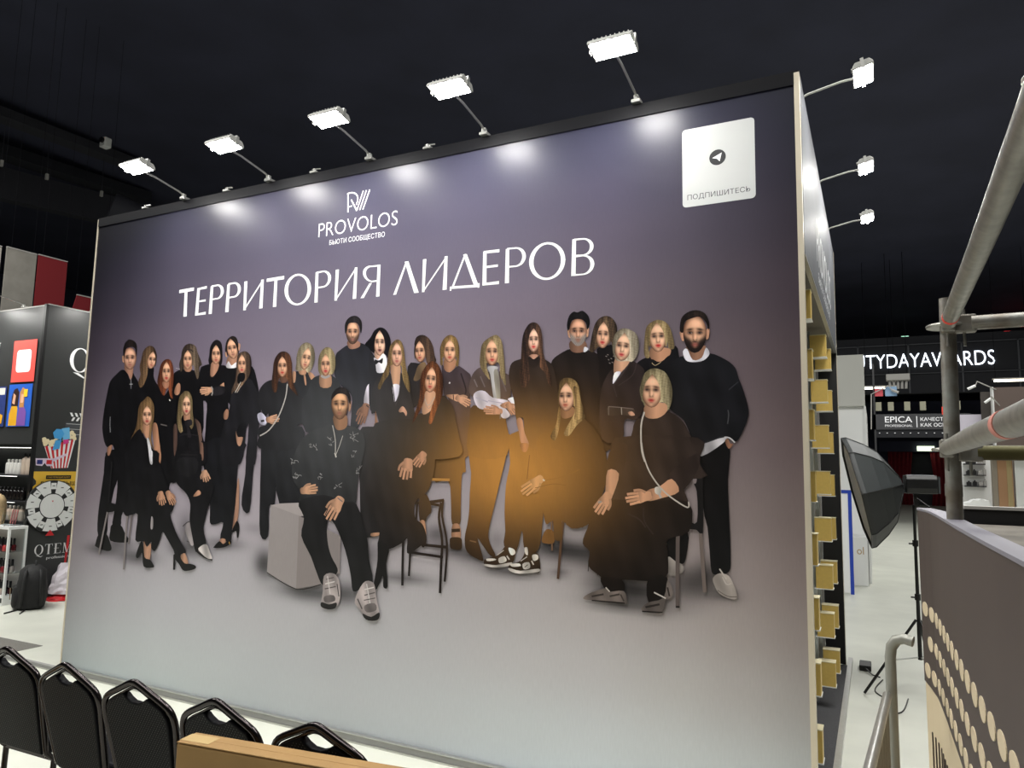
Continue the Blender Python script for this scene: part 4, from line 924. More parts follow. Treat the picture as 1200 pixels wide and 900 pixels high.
def tinted(c, x, z, k=1.0):
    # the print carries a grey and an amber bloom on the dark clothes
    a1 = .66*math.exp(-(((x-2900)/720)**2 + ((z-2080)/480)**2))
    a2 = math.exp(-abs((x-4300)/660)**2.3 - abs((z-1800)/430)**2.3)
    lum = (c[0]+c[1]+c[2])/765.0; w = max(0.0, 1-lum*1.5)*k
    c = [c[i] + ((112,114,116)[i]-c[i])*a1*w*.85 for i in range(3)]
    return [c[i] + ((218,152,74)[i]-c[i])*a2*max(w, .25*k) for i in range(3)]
mp = bpy.data.materials.new('banner_print'); mp.use_nodes = True
_nt = mp.node_tree; _b = _nt.nodes['Principled BSDF']; _a = _nt.nodes.new('ShaderNodeAttribute'); _a.attribute_name = 'Col'
_tc = _nt.nodes.new('ShaderNodeTexCoord'); _mp = _nt.nodes.new('ShaderNodeMapping'); _mp.inputs['Scale'].default_value = (9, 9, 1.2)
_nz = _nt.nodes.new('ShaderNodeTexNoise'); _nz.inputs['Scale'].default_value = 14; _nz.inputs['Detail'].default_value = 4
_nt.links.new(_tc.outputs['Object'], _mp.inputs['Vector']); _nt.links.new(_mp.outputs['Vector'], _nz.inputs['Vector'])
_hs = _nt.nodes.new('ShaderNodeMapRange'); _hs.inputs['To Min'].default_value = .93; _hs.inputs['To Max'].default_value = 1.06
_nt.links.new(_nz.outputs['Fac'], _hs.inputs['Value'])
_mx = _nt.nodes.new('ShaderNodeVectorMath'); _mx.operation = 'SCALE'
_nt.links.new(_a.outputs['Color'], _mx.inputs[0]); _nt.links.new(_hs.outputs['Result'], _mx.inputs['Scale'])
_nt.links.new(_mx.outputs['Vector'], _b.inputs['Base Color'])
_b.inputs['Roughness'].default_value = .33; _b.inputs['Specular IOR Level'].default_value = .32
def set_cols(me, cols):
    at = me.color_attributes.new('Col', 'FLOAT_COLOR', 'POINT')
    at.data.foreach_set('color', [v for c in cols for v in c])
    me.color_attributes.active_color = at

booth = thing('exhibition_wall', 'tall exhibition stand wall with a printed group portrait banner', 'exhibition stand', (0, 0, 0))
def grid_mesh(name, x0, x1, z0, z1, nx, nz, y, colfn, parent):
    vs = []; cs = []
    for j in range(nz+1):
        for i in range(nx+1):
            x = x0+(x1-x0)*i/nx; z = z0+(z1-z0)*j/nz; vs.append((x/1000, y, z/1000)); cs.append(ink(colfn(x, z), 1.0))
    fs = [(j*(nx+1)+i, j*(nx+1)+i+1, (j+1)*(nx+1)+i+1, (j+1)*(nx+1)+i) for j in range(nz) for i in range(nx)]
    me = bpy.data.meshes.new(name); me.from_pydata(vs, [], fs); me.update(); me.materials.append(mp); set_cols(me, cs)
    o = bpy.data.objects.new(name, me); COL.objects.link(o); o.parent = parent
    return o
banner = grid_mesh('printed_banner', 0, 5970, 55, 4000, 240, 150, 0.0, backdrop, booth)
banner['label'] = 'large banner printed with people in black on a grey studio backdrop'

class Ink:
    def __init__(s, y): s.v = []; s.f = []; s.c = []; s.y = y
    def tris(s, pts2, faces, cols):
        o = len(s.v); s.v += [(x/1000, s.y, z/1000) for x, z in pts2]; s.c += [ink(c) for c in cols]
        for f in faces:
            a, b, c = (pts2[i] for i in f[:3])
            if (b[0]-a[0])*(c[1]-a[1]) - (b[1]-a[1])*(c[0]-a[0]) < 0: f = tuple(f)[::-1]
            s.f.append(tuple(i+o for i in f))
        s.y -= .000005
    def fill(s, pts, step, colfn):
        n = len(pts); xs = [p[0] for p in pts]; zs = [p[1] for p in pts]
        def inside(x, z):
            r = False
            for i in range(n):
                x1, z1 = pts[i]; x2, z2 = pts[i-1]
                if (z1 > z) != (z2 > z) and x < (x2-x1)*(z-z1)/(z2-z1)+x1: r = not r
            return r
        P = [Vector(p) for p in pts]; z = min(zs)+step*.5; r = 0
        while z < max(zs):
            x = min(xs)+step*(.25+.5*(r % 2))
            while x < max(xs):
                if inside(x, z): P.append(Vector((x+rnd.uniform(-.2, .2)*step, z+rnd.uniform(-.2, .2)*step)))
                x += step
            z += step; r += 1
        try: vo, eo, fo = delaunay_2d_cdt(P, [(i, (i+1) % n) for i in range(n)], [], 1, 1e-4)[:3]
        except Exception: return
        q = [(v.x, v.y) for v in vo]
        s.tris(q, fo, [colfn(x, z) for x, z in q])
    def line(s, pts, w, colfn):
        pts = catmull_open(pts, 4); L = []; R = []
        for i, p in enumerate(pts):
            a = pts[max(i-1, 0)]; b = pts[min(i+1, len(pts)-1)]; d = math.hypot(b[0]-a[0], b[1]-a[1]) or 1
            nx, nz = -(b[1]-a[1])/d*w/2, (b[0]-a[0])/d*w/2; L.append((p[0]+nx, p[1]+nz)); R.append((p[0]-nx, p[1]-nz))
        n = len(pts); q = L+R
        s.tris(q, [f for i in range(n-1) for f in ((i, i+1, n+i+1), (i, n+i+1, n+i))], [colfn(x, z) for x, z in q])
    def build(s, name, parent, label=None):
        me = bpy.data.meshes.new(name); me.from_pydata(s.v, [], s.f); me.update(); me.materials.append(mp); set_cols(me, s.c)
        o = bpy.data.objects.new(name, me); COL.objects.link(o); o.parent = parent
        if label: o['label'] = label
        return o
def pairs(a): return [(a[i], a[i+1]) for i in range(0, len(a), 2)]
def gs(u, v, cu, cv, su, sv): return math.exp(-((u-cu)/su)**2 - ((v-cv)/sv)**2)
def mixc(a, b, t):
    t = min(max(t, 0), 1); return [a[i]+(b[i]-a[i])*t for i in range(3)]
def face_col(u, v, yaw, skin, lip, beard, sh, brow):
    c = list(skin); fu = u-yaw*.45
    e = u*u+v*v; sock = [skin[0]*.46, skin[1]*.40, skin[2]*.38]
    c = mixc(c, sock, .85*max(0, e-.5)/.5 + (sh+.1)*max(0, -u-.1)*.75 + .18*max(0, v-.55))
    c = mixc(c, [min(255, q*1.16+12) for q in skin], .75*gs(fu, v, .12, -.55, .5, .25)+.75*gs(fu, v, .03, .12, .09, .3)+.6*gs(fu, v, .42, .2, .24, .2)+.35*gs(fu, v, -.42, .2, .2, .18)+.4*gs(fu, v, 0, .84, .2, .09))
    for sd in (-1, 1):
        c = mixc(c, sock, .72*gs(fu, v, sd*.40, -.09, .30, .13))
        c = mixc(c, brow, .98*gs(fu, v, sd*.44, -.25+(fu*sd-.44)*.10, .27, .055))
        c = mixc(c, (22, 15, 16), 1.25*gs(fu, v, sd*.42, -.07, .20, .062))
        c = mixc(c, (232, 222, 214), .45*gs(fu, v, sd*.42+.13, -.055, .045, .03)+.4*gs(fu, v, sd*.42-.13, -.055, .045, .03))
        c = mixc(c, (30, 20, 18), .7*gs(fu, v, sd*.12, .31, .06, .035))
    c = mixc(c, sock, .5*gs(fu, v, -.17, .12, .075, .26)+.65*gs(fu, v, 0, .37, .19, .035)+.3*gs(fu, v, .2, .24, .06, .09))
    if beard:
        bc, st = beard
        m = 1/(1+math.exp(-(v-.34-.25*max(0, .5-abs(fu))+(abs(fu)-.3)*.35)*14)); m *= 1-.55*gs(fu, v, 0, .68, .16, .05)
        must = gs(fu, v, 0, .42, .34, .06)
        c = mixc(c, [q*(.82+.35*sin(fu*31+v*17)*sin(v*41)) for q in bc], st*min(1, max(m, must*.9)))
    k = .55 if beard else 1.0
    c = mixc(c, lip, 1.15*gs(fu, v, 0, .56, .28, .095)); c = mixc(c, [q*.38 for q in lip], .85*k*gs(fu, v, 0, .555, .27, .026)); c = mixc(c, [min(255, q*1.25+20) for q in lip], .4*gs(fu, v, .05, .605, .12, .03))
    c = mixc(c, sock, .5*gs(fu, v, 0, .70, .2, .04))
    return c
def streak(x, z, seed):
    a = .7*sin(x*.16+seed+z*.02) + .6*sin(x*.37+seed*2.3-z*.035+sin(z*.02)) + .6*sin(x*.77+z*.05+seed)
    return a/2.0
for fi, (label, level, els) in enumerate(sorted(FIGS, key=lambda f: f[1])):
    I = Ink(-.0008 - .0003*fi); hair_c = None
    for ei, e in enumerate(els):
        if e[0] == 'p':
            kind, col, pts = e[1], e[2], pairs(e[3]); area_ = (max(p[0] for p in pts)-min(p[0] for p in pts))*(max(p[1] for p in pts)-min(p[1] for p in pts))
            if kind != 'c': pts = catmull(pts, 3)
            if kind == 'h':
                zt = max(p[1] for p in pts); zb = min(p[1] for p in pts); c1, c2 = col
                xm = sum(p[0] for p in pts)/len(pts); hw = (max(p[0] for p in pts)-min(p[0] for p in pts))/2
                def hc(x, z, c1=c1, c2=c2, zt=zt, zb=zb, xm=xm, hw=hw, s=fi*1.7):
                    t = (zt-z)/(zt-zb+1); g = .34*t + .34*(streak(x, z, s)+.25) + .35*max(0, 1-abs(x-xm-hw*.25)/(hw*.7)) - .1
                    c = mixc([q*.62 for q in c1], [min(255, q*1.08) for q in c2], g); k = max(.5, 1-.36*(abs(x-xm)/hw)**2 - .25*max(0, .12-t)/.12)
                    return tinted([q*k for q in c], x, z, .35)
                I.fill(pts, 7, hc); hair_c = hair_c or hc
            elif kind == 'k':
                xm = sum(p[0] for p in pts)/len(pts); hw = (max(p[0] for p in pts)-min(p[0] for p in pts))/2+1
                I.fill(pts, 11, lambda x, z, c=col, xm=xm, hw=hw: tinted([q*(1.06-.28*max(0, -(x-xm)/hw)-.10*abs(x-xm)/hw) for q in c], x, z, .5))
            else:
                def pc(x, z, c=col, s=fi*2.1+ei, kd=kind):
                    if kd == 'c': return c
                    k = 1+.16*sin(x*.021+z*.013+s)*sin(z*.017-x*.009+s*1.7)+.10*sin(x*.06+z*.02+s)
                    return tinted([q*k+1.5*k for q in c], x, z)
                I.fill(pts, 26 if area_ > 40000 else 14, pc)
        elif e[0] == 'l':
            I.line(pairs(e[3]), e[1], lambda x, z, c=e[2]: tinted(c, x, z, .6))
        else:
            _, P, yaw, skin_, lip, beard, sh, brow = e
            cx, cz, rx, rz, bx, bz = P; U = (rx-cx, rz-cz); D = (bx-cx, bz-cz); N, Mx = 34, 22; q = []; cs = []; fs = []
            for j in range(N+1):
                v = -1+2*j/N; w = sqrt(max(0, 1-abs(v)**2.3))*(1-.16*max(0, v)-.04*max(0, -v))
                for i in range(Mx+1):
                    u = (-1+2*i/Mx)*w; x = cx+U[0]*u+D[0]*v; z = cz+U[1]*u+D[1]*v; q.append((x, z))
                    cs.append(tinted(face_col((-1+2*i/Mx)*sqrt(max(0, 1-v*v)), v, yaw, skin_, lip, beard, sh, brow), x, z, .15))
            for j in range(N):
                for i in range(Mx):
                    a = j*(Mx+1)+i; fs += [(a, a+1, a+Mx+2), (a, a+Mx+2, a+Mx+1)]
            I.tris(q, fs, cs)
            if hair_c and not beard:
                for sd in (-1, 1):   # locks of hair framing the face
                    lock = [(0, -1.03), (sd*.4, -.97), (sd*.8, -.66), (sd*1.02, -.05), (sd*.98, .55), (sd*.86, .62), (sd*.83, .1), (sd*.64, -.45), (sd*.34, -.76)]
                    I.fill(catmull([(cx+U[0]*a+D[0]*b, cz+U[1]*a+D[1]*b) for a, b in lock], 3), 8, hair_c)
    I.build('printed_figure', banner, label)

WH = (232, 235, 240)
T = Ink(-.0006)
for e in TITLE:
    if e[0] == 't':
        (ax, az), (bx, bz) = pairs(e[1]); wa, wb = e[2]/2, e[3]/2
        q = [(ax, az-wa), (ax, az+wa), (bx, bz+wb), (bx, bz-wb)] if e[4] else [(ax-wa, az), (ax+wa, az), (bx+wb, bz), (bx-wb, bz)]
        T.tris(q, [(0, 1, 2), (0, 2, 3)], [WH]*4)
    else:
        o_, i_ = pairs(e[1]), pairs(e[2]); n = len(o_)
        T.tris(o_+i_, [f for k in range(n-1) for f in ((k, k+1, n+k+1), (k, n+k+1, n+k))], [WH]*(2*n))
T.y = -.0006
T.build('title_lettering', banner, 'white flared capitals of the two word title')
G = Ink(-.0006)
for w, pts in LOGO: G.line(pairs(pts), w, lambda x, z: WH)
G.build('logo_mark', banner, 'white line monogram of R and slanted bars')
def onb(u, v, w): return (u, -.0007-w, v)
text('logo_name', 'PROVOLOS', M_wprint, banner, onb, 2.632, 3.352, 3.497, 3.604, -.012)
text('logo_subtitle', 'БЬЮТИ СООБЩЕСТВО', M_wprint, banner, onb, 2.742, 3.246, 3.418, 3.463, 0)
# white sticker with caption and round badge
q0, q1, q2, q3 = 5.357, 5.760, 3.325, 3.792
def rounded(x0, x1, z0, z1, r, n=5):
    out = []
    for cx, cz, a0 in ((x1-r, z1-r, 0), (x0+r, z1-r, 90), (x0+r, z0+r, 180), (x1-r, z0+r, 270)):
        out += [(cx+r*cos(radians(a0+90*k/n)), cz+r*sin(radians(a0+90*k/n))) for k in range(n+1)]
    return out
card = MB().prism(rounded(q0, q1, q2, q3, .022), .0012, lambda u, v, w: (u, -w, v)).build('sticker', mat('white_sticker', (196, 198, 198), .55), banner, label='white rounded sticker in the upper right corner of the banner')
def onc(u, v, w): return (u, -.0016-w, v)
M_ink = mat('black_ink', (26, 26, 30), .6)
text('sticker_caption', 'ПОДПИШИТЕСЬ', mat('grey_ink', (74, 74, 80), .6), banner, onc, q0+.028, q1-.028, q2+.035, q2+.072, 0)
MB().prism([(5.557+.046*cos(2*pi*k/28), 3.593+.046*sin(2*pi*k/28)) for k in range(28)], .0004, onc).build('badge', M_ink, banner)
def onp(u, v, w): return (5.557+u, -.0024-w, 3.593+v)
MB().add([onp(*p, 0) for p in ((-.030, 0), (.024, .024), (.012, -.026), (-.004, -.008))], [(0, 3, 1), (3, 2, 1)]).build('badge_arrow', M_wprint, banner)

# frame, body and platform of the stand
B('wall_body', M_darkg, booth, (0.004, BW-.004, .004, .05, .05, BH-.002), (0.004, .05, .05, 3.6, .05, BH-.002))
B('edge_trim', M_aluw, booth, (-.014, 0, -.006, .052, .0, BH))
B('edge_trim', M_aluw, booth, (BW, BW+.028, -.006, .046, .0, BH))
B('top_frame_bar', mat('black_satin_bar', (14, 14, 19), .5, spec=.12), booth, (0, BW, -.008, -.0045, BH-.07, BH-.0005))
B('top_trim', mat('black_satin_bar', (14, 14, 19)), booth, (-.014, BW+.028, -.004, .052, BH, BH+.012))
B('base_profile', mat('grey_base_profile', (150, 150, 148), .5), booth, (-1.2, -.0145, -.028, .004, 0, .035), (0, BW, -.028, -.004, 0, .05))
B('profile_lip', M_alu, booth, (-1.2, -.0145, -.036, -.0285, 0, .012), (0, BW, -.036, -.0285, 0, .012), (0, BW, -.032, -.001, .0505, .056))
SX = BW+.028
B('side_header', mat('pewter_fascia', (104, 106, 112), .5, 0, noise=.1, nscale=3, spec=.07), booth, (SX-.03, SX+.002, .05, 3.64, 2.99, BH))
B('side_header_lip', M_alu, booth, (SX-.02, SX+.006, .05, 3.645, 2.978, 2.99))
B('niche_ceiling', mat('niche_taupe', (104, 98, 88), .7), booth, (5.83, SX-.02, .05, 3.6, 2.979, 2.99))
B('niche_back', mat('niche_grey', (150, 146, 142), .6), booth, (5.80, 5.83, .05, 3.6, .05, 2.978))
B('niche_end', mat('niche_black', (22, 22, 24), .5), booth, (5.831, SX, 3.6, 3.64, .05, 2.977))
B('side_post', M_aluw, booth, (SX-.03, SX+.004, 3.6405, 3.66, 0, BH))
for yy in (.62, 2.22, 2.78):
    B('glass_upright', mat('frosted_acrylic', (222, 228, 230), .3, trans=.3), booth, (5.8305, 5.858, yy+.05, yy+.058, .06, 2.97))
B('platform', M_carpet, booth, (5.62, 6.012, .06, 3.6, 0.002, .045))
B('platform_edge', M_alu, booth, (6.0125, 6.05, .0, 3.9, 0.0, .05))
def ons(u, v, w): return (SX+.0035+w, u, v)
text('side_lettering', 'PROVOLOS', M_wprint, booth, ons, 1.05, 2.75, 3.22, 3.52)
text('side_lettering', 'БЬЮТИ СООБЩЕСТВО', M_wprint, booth, ons, 1.15, 2.55, 3.09, 3.17, .004)

# ------------------------------------------------------------------ arm lamps along the top of the stand
def make_lamp():
    r = thing('arm_floodlight', '', 'lamp')
    a = MB().tube([(0, 0, .03), (0, -.06, .055), (0, -.30, .095), (0, -.40, .10)], .0075, 10).build('arm', M_alu, r, smooth=True)
    MB().box(-.028, .028, -.035, .03, 0, .022).box(-.014, .014, -.03, .0, .022, .05).build('clamp', M_alu, r, bevel=.004)
    tilt = Matrix.Translation((0, -.46, .105)) @ Matrix.Rotation(radians(-10), 4, 'X')
    h = MB(); pf = [(-.075, 0), (.075, 0), (.07, .02), (.05, .042), (-.05, .042), (-.07, .02)]
    h.prism(pf, .25, lambda u, v, w: tilt @ Vector((w-.125, u, v)))
    ho = h.build('housing', mat('lamp_grey', (172, 172, 168), .4, .3), r, bevel=.004)
    MB().box(-.112, .112, -.062, .062, -.0035, -.0005, tilt).build('led_face', M_lit, ho)
    hk = MB().box(-.131, -.1255, -.012, .012, -.01, .05, tilt).box(.1255, .131, -.012, .012, -.01, .05, tilt).box(-.131, .131, -.012, .012, .05, .055, tilt).box(-.02, .02, .03, .075, .055, .066, tilt)
    hk.build('yoke', M_alu, r)
    fb = MB()
    for k in range(9): fb.box(-.10+k*.025-.002, -.10+k*.025+.002, -.048, .048, .0425, .052, tilt)
    fb.build('cooling_fin', mat('lamp_grey', (172, 172, 168)), ho)
    return r
lamp0 = make_lamp()
LX = [1.137, 2.106, 3.091, 4.042, 5.087]
LN = ['leftmost arm floodlight over the banner', 'second arm floodlight from the left over the banner', 'third arm floodlight from the left, above the logo', 'fourth arm floodlight from the left over the banner', 'arm floodlight over the banner nearest the white sticker']
for i, x in enumerate(LX):
    o = lamp0 if i == 0 else copy_tree(lamp0)
    o.location = (x, .0, BH+.012); tag(o, LN[i], 'lamp', 'floodlights along the banner top')
LS = ['side floodlight nearest the banner corner, largest of the three', 'middle floodlight over the pewter side fascia', 'farthest floodlight over the pewter side fascia']
for i, (y, z) in enumerate(((.37, BH), (1.78, BH), (2.99, BH))):
    o = copy_tree(lamp0); o.location = (SX-.03, y, z); o.rotation_euler = (0, 0, radians(90)); o.scale = (.9, .75, .9); tag(o, LS[i], 'lamp', 'floodlights along the side fascia')
for i, (x, lab) in enumerate(((.62, 'small silver clamp on the wall top left of the lamps'), (1.62, 'small silver clamp on the wall top between first lamps'), (2.55, 'small silver clamp on the wall top left of the logo'), (3.58, 'small silver clamp on the wall top right of the logo'))):
    t = thing('wall_clamp', lab, 'clamp', (x, .02, BH+.012), 0, 'clamps on the wall top')
    MB().box(-.03, .03, -.03, .02, 0, .018).build('clamp_base', M_alu, t, bevel=.004)
    MB().tube([(-.01, 0, .018), (-.01, 0, .045)], .008, 8).tube([(-.03, 0, .04), (.05, 0, .034)], .005, 6).build('clamp_screw', M_alu, t)

# ------------------------------------------------------------------ gold boxes in the side niche
row = ['top', 'second', 'third', 'fourth', 'fifth', 'sixth', 'seventh', 'lowest']
cols = [(.62, 'nearest the banner edge', 5.845, 5.985), (2.22, 'of the middle column', 5.862, 5.982), (2.78, 'of the far column', 5.862, 5.988)]
box_me = {}
for ci, (yy, where, xa, xb) in enumerate(cols):
    for ri in range(8):
        z0 = 2.735 - .362*ri + (-.03 if ci == 2 else 0)
        if z0 < .1: continue
        t = thing('gold_box', '%s gold product box %s in the side niche' % (row[ri], where), 'box', ((xa+xb)/2, yy, z0), 0, 'gold boxes in the side niche')
        if ci not in box_me:
            w = (xb-xa)/2
            b = MB().box(-w, w, -.05, .05, .0065, .18).build('carton', M_gold, t, bevel=.0015)
            s = MB().box(-w-.012, w+.004, -.055, .055, 0, .006).build('shelf_plate', M_white, t)
            l = MB().box(-w-.003, w+.003, -.0525, .0525, .1805, .186).build('lid', mat('pale_gold_card', (232, 222, 186), .45), t)
            box_me[ci] = (b, s, l)
        else:
            for k in box_me[ci]:
                c = k.copy(); COL.objects.link(c); c.parent = t

# ------------------------------------------------------------------ banquet chairs in a row, backs to the camera
M_vinyl = bpy.data.materials.new('black_dimpled_vinyl'); M_vinyl.use_nodes = True
nt = M_vinyl.node_tree; b_ = nt.nodes['Principled BSDF']; b_.inputs['Base Color'].default_value = (.004, .004, .006, 1); b_.inputs['Roughness'].default_value = .5; b_.inputs['Specular IOR Level'].default_value = .1
M_dot = mat('vinyl_pin_dot', (78, 76, 76), .5)
M_frame = mat('black_chrome_tube', (58, 54, 54), .16, .9)
def chair_outline(k=1.0, dz=0.0):
    pts = [(-.188, .44), (-.198, .53), (-.208, .62), (-.218, .70), (-.225, .755), (-.218, .80), (-.19, .838), (-.10, .88), (-.03, .911), (0, .918), (.03, .911), (.10, .88), (.19, .838), (.218, .80), (.225, .755), (.218, .70), (.208, .62), (.198, .53), (.188, .44)]
    return [(x*k*.95, z+dz) for x, z in pts]
LEAN = .24
def bk(x, z, y=0.0): return (x, -LEAN*(z-.45) + y, z)     # the back leans towards the camera side
def make_chair():
    r = thing('banquet_chair', '', 'chair')
    # tube frame: rear legs run up into the crowned back
    side = [(-.19, .02), (-.185, .25), (-.184, .40)]
    path = [(x, .04-.02*(.40-z), z) for x, z in side] + [bk(x, z) for x, z in catmull_open(chair_outline(), 3)] + [(-x, .04-.02*(.40-z), z) for x, z in side[::-1]]
    MB().tube(path, .0135, 12).build('back_frame', M_frame, r, smooth=True)
    inn = [(x*.93, z-.006) for x, z in chair_outline(1, -.012)]
    inn2 = catmull_open([(x*.955, z) for x, z in chair_outline(1, -.022)], 3)
    MB().tube([bk(x, z, .004) for x, z in inn2], .0075, 8).build('inner_tube', M_frame, r, smooth=True)
    # padded back with the hand hole under the crown
    top = [(-.195, .76), (-.19, .795), (-.165, .826), (-.085, .862), (-.062, .868), (-.045, .852), (-.02, .838), (.02, .836), (.05, .846), (.078, .864), (.085, .862), (.165, .826), (.19, .795), (.195, .76), (.192, .69), (.184, .60), (.170, .43), (-.170, .43), (-.184, .60), (-.192, .69)]
    pad = MB().prism(top, .036, lambda u, v, w: bk(u*.97, v, .02-w)).build('back_pad', M_vinyl, r, bevel=.008, seg=3)
    n = len(top)
    def inside(x, z):
        rr = False
        for i in range(n):
            x1, z1 = top[i]; x2, z2 = top[i-1]
            if (z1 > z) != (z2 > z) and x < (x2-x1)*(z-z1)/(z2-z1)+x1: rr = not rr
        return rr
    d = MB(); zz = .445; k = 0
    while zz < .86:
        xx = -.19 + (.0075 if k % 2 else 0)
        while xx < .19:
            if all(inside(xx+a, zz+b) for a, b in ((.011, 0), (-.011, 0), (0, .011), (0, -.011))):
                d.add([bk((xx+a)*.97, zz+b, -.0172) for a, b in ((.002, 0), (0, .0024), (-.002, 0), (0, -.0024))], [(0, 3, 2, 1)])
            xx += .015
        zz += .0095; k += 1
    tag(d.build('pin_dot_pattern', M_dot, pad), kind='stuff')
    sp = rounded(-.2, .2, .045, .45, .06)
    MB().prism(sp, .06, lambda u, v, w: (u, v, .415+w)).build('seat', M_vinyl, r, bevel=.018, seg=3)
    B('seat_frame', M_frame, r, (-.185, .185, .03, .05, .395, .415), (-.185, .185, .40, .42, .395, .415), (-.185, -.165, .05, .40, .395, .415), (.165, .185, .05, .40, .395, .415))
    for sx in (-1, 1):
        MB().tube([(sx*.175, .40, .40), (sx*.18, .43, .2), (sx*.185, .45, .0)], .012, 10).build('leg', M_frame, r, smooth=True)
    return r
chair0 = make_chair()
CH = [(2.573, -1.909, 'black banquet chair cut by the left edge of the photo'), (3.072, -1.936, 'black banquet chair second from the left in the row'), (3.547, -1.948, 'black banquet chair in the middle of the row of five'), (4.025, -1.95, 'black banquet chair half hidden by the cardboard box corner'), (4.522, -1.96, 'rightmost black banquet chair, only its crown above the box')]
for i, (x, y, lab) in enumerate(CH):
    o = chair0 if i == 0 else copy_tree(chair0)
    o.location = (x, y+LEAN*.468, 0); o.rotation_euler = (0, 0, radians([2, -1, 1, -1, 1][i])); tag(o, lab, 'chair', 'banquet chairs in the row')

# ------------------------------------------------------------------ cardboard boxes in front of the chairs
M_card = mat('cardboard', (158, 124, 76), .8, noise=.12, nscale=6, bump=.05, bscale=40)
M_tape = mat('clear_tape', (196, 170, 122), .2)
def carton(name, label, a, b, depth, z0, z1):
    # a, b: the two top corners of the long side facing the camera
    a = Vector(a); b = Vector(b); d = (b-a); L = d.length; ang = math.atan2(d.y, d.x)
    r = thing(name, label, 'box', (a.x, a.y, z0), ang)
    MB().box(0, L, 0, depth, 0, z1-z0-.005).build('box_body', M_card, r, bevel=.006)
    MB().box(.0, L, .0, depth*.497, z1-z0-.0045, z1-z0).build('flap', M_card, r, bevel=.002)
    MB().box(.0, L, depth*.503, depth, z1-z0-.0045, z1-z0).build('flap', M_card, r, bevel=.002)
    MB().box(-.0015, .12, depth*.5-.03, depth*.5+.03, z1-z0+.0003, z1-z0+.0009).box(-.0018, -.0002, depth*.5-.03, depth*.5+.03, z1-z0-.12, z1-z0+.0009).build('tape', M_tape, r)
    return r
carton('cardboard_box', 'long brown cardboard box in front of the chair backs', (4.078, -2.162, .85), (5.02, -2.027, .85), .095, .0, .85)
carton('cardboard_box', 'brown cardboard box barely showing at the left edge', (2.30, -2.30, .70), (2.785, -2.26, .70), .18, .0, .70)

# ------------------------------------------------------------------ stage with a curved fascia at the right
M_taupe = mat('taupe_fascia', (74, 64, 60), .6, noise=.10, nscale=3)
M_beige = mat('beige_panel_light_dot', (206, 190, 160), .6)
M_top = mat('pale_capping', (128, 126, 136), .5)
M_deck = mat('worn_plywood_deck', (122, 116, 106), .75, noise=.45, nscale=5, bump=.1, bscale=30)
stage = thing('curved_stage', 'stage edge with a curved taupe fascia, pale capping and oval dots of light', 'stage', (6.5, -1.5, 0))
PLAN = [(-2.9, 6.53), (-2.431, 6.528), (-2.107, 6.518), (-1.592, 6.506), (-1.196, 6.501), (-.90, 6.497), (-.638, 6.49), (-.50, 6.475), (-.40, 6.461), (-.369, 6.457)]
def plan_x(y):
    for (a, xa), (b, xb) in zip(PLAN, PLAN[1:]):
        if y <= b: return xa+(xb-xa)*(y-a)/(b-a)
    return PLAN[-1][1]
ys = [-2.9+i*(2.9-.369)/40 for i in range(41)]
def strip(z0, z1, d0, d1):
    # upright curved slab between two heights, d0..d1 = depth behind the visible face
    m = MB(); n = len(ys)
    vs = [(plan_x(y)+d-6.5, y+1.5, z) for y in ys for d, z in ((d0, z0), (d1, z0), (d1, z1), (d0, z1))]
    fs = [(i*4+k, (i+1)*4+k, (i+1)*4+(k+1) % 4, i*4+(k+1) % 4) for i in range(n-1) for k in range(4)] + [(0, 1, 2, 3), tuple((n-1)*4+k for k in (3, 2, 1, 0))]
    return m.add(vs, fs)
strip(.96, 1.674, 0, .055).build('fascia', M_taupe, stage, smooth=False)
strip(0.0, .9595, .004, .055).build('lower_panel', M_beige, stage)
strip(1.6745, 1.684, -.003, .055).build('capping', M_top, stage)
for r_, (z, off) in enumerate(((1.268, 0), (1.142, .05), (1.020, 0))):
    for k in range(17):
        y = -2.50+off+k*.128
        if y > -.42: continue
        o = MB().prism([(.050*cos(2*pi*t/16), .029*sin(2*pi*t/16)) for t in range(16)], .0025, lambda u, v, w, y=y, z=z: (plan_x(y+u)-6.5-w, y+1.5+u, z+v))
        o.build('light_dot', M_beige, stage)  # spots of projected light on the fascia, modelled as pale beige discs
for k in range(34):
    y = -2.45+k*.06
    B('groove', mat('groove_shadow_brown', (66, 54, 50), .8), stage, (plan_x(y)-6.5-.0, plan_x(y)-6.5+.0035, y+1.5-.008, y+1.5+.008, .25, .78))
for k in range(4):
    x0 = .075+k*.42
    B('deck_board', M_deck, stage, (x0, x0+.416, -1.3, .78, 1.625, 1.645))
B('rear_fascia', mat('stage_black', (13, 13, 15), .6), stage, (.10, 1.8, .80, .84, 0, 1.70))
B('rear_capping', M_grey, stage, (.10, 1.8, .795, .845, 1.7005, 1.712))

# ------------------------------------------------------------------ ring-lock scaffold frame standing on the stage
sc = thing('scaffolding', 'galvanised ring-lock scaffold post and ledgers rising from the stage', 'scaffold', (6.53, -1.17, 1.646))
def S(x, y, z): return (x-6.53, y+1.17, z-1.646)
MB().tube([S(6.53, -1.17, 1.646), S(6.536, -1.19, 2.43)], .0245, 20).build('post', M_rust, sc, smooth=True)
MB().tube([S(6.5305, -1.171, 1.76), S(6.531, -1.173, 1.80)], .0262, 20).build('sleeve', M_rust, sc, smooth=True)
for z in (1.915, 2.335):
    MB().lathe([(.026, -.005), (.062, -.005), (.064, 0), (.062, .005), (.026, .005)], S(6.533, -1.18, z), 24).build('rosette', M_steel, sc, smooth=True)
MB().tube([S(6.531, -1.26, 2.335), S(6.52, -2.2, 2.335), S(6.505, -3.05, 2.335)], .0242, 20).build('ledger', M_steel, sc, smooth=True)
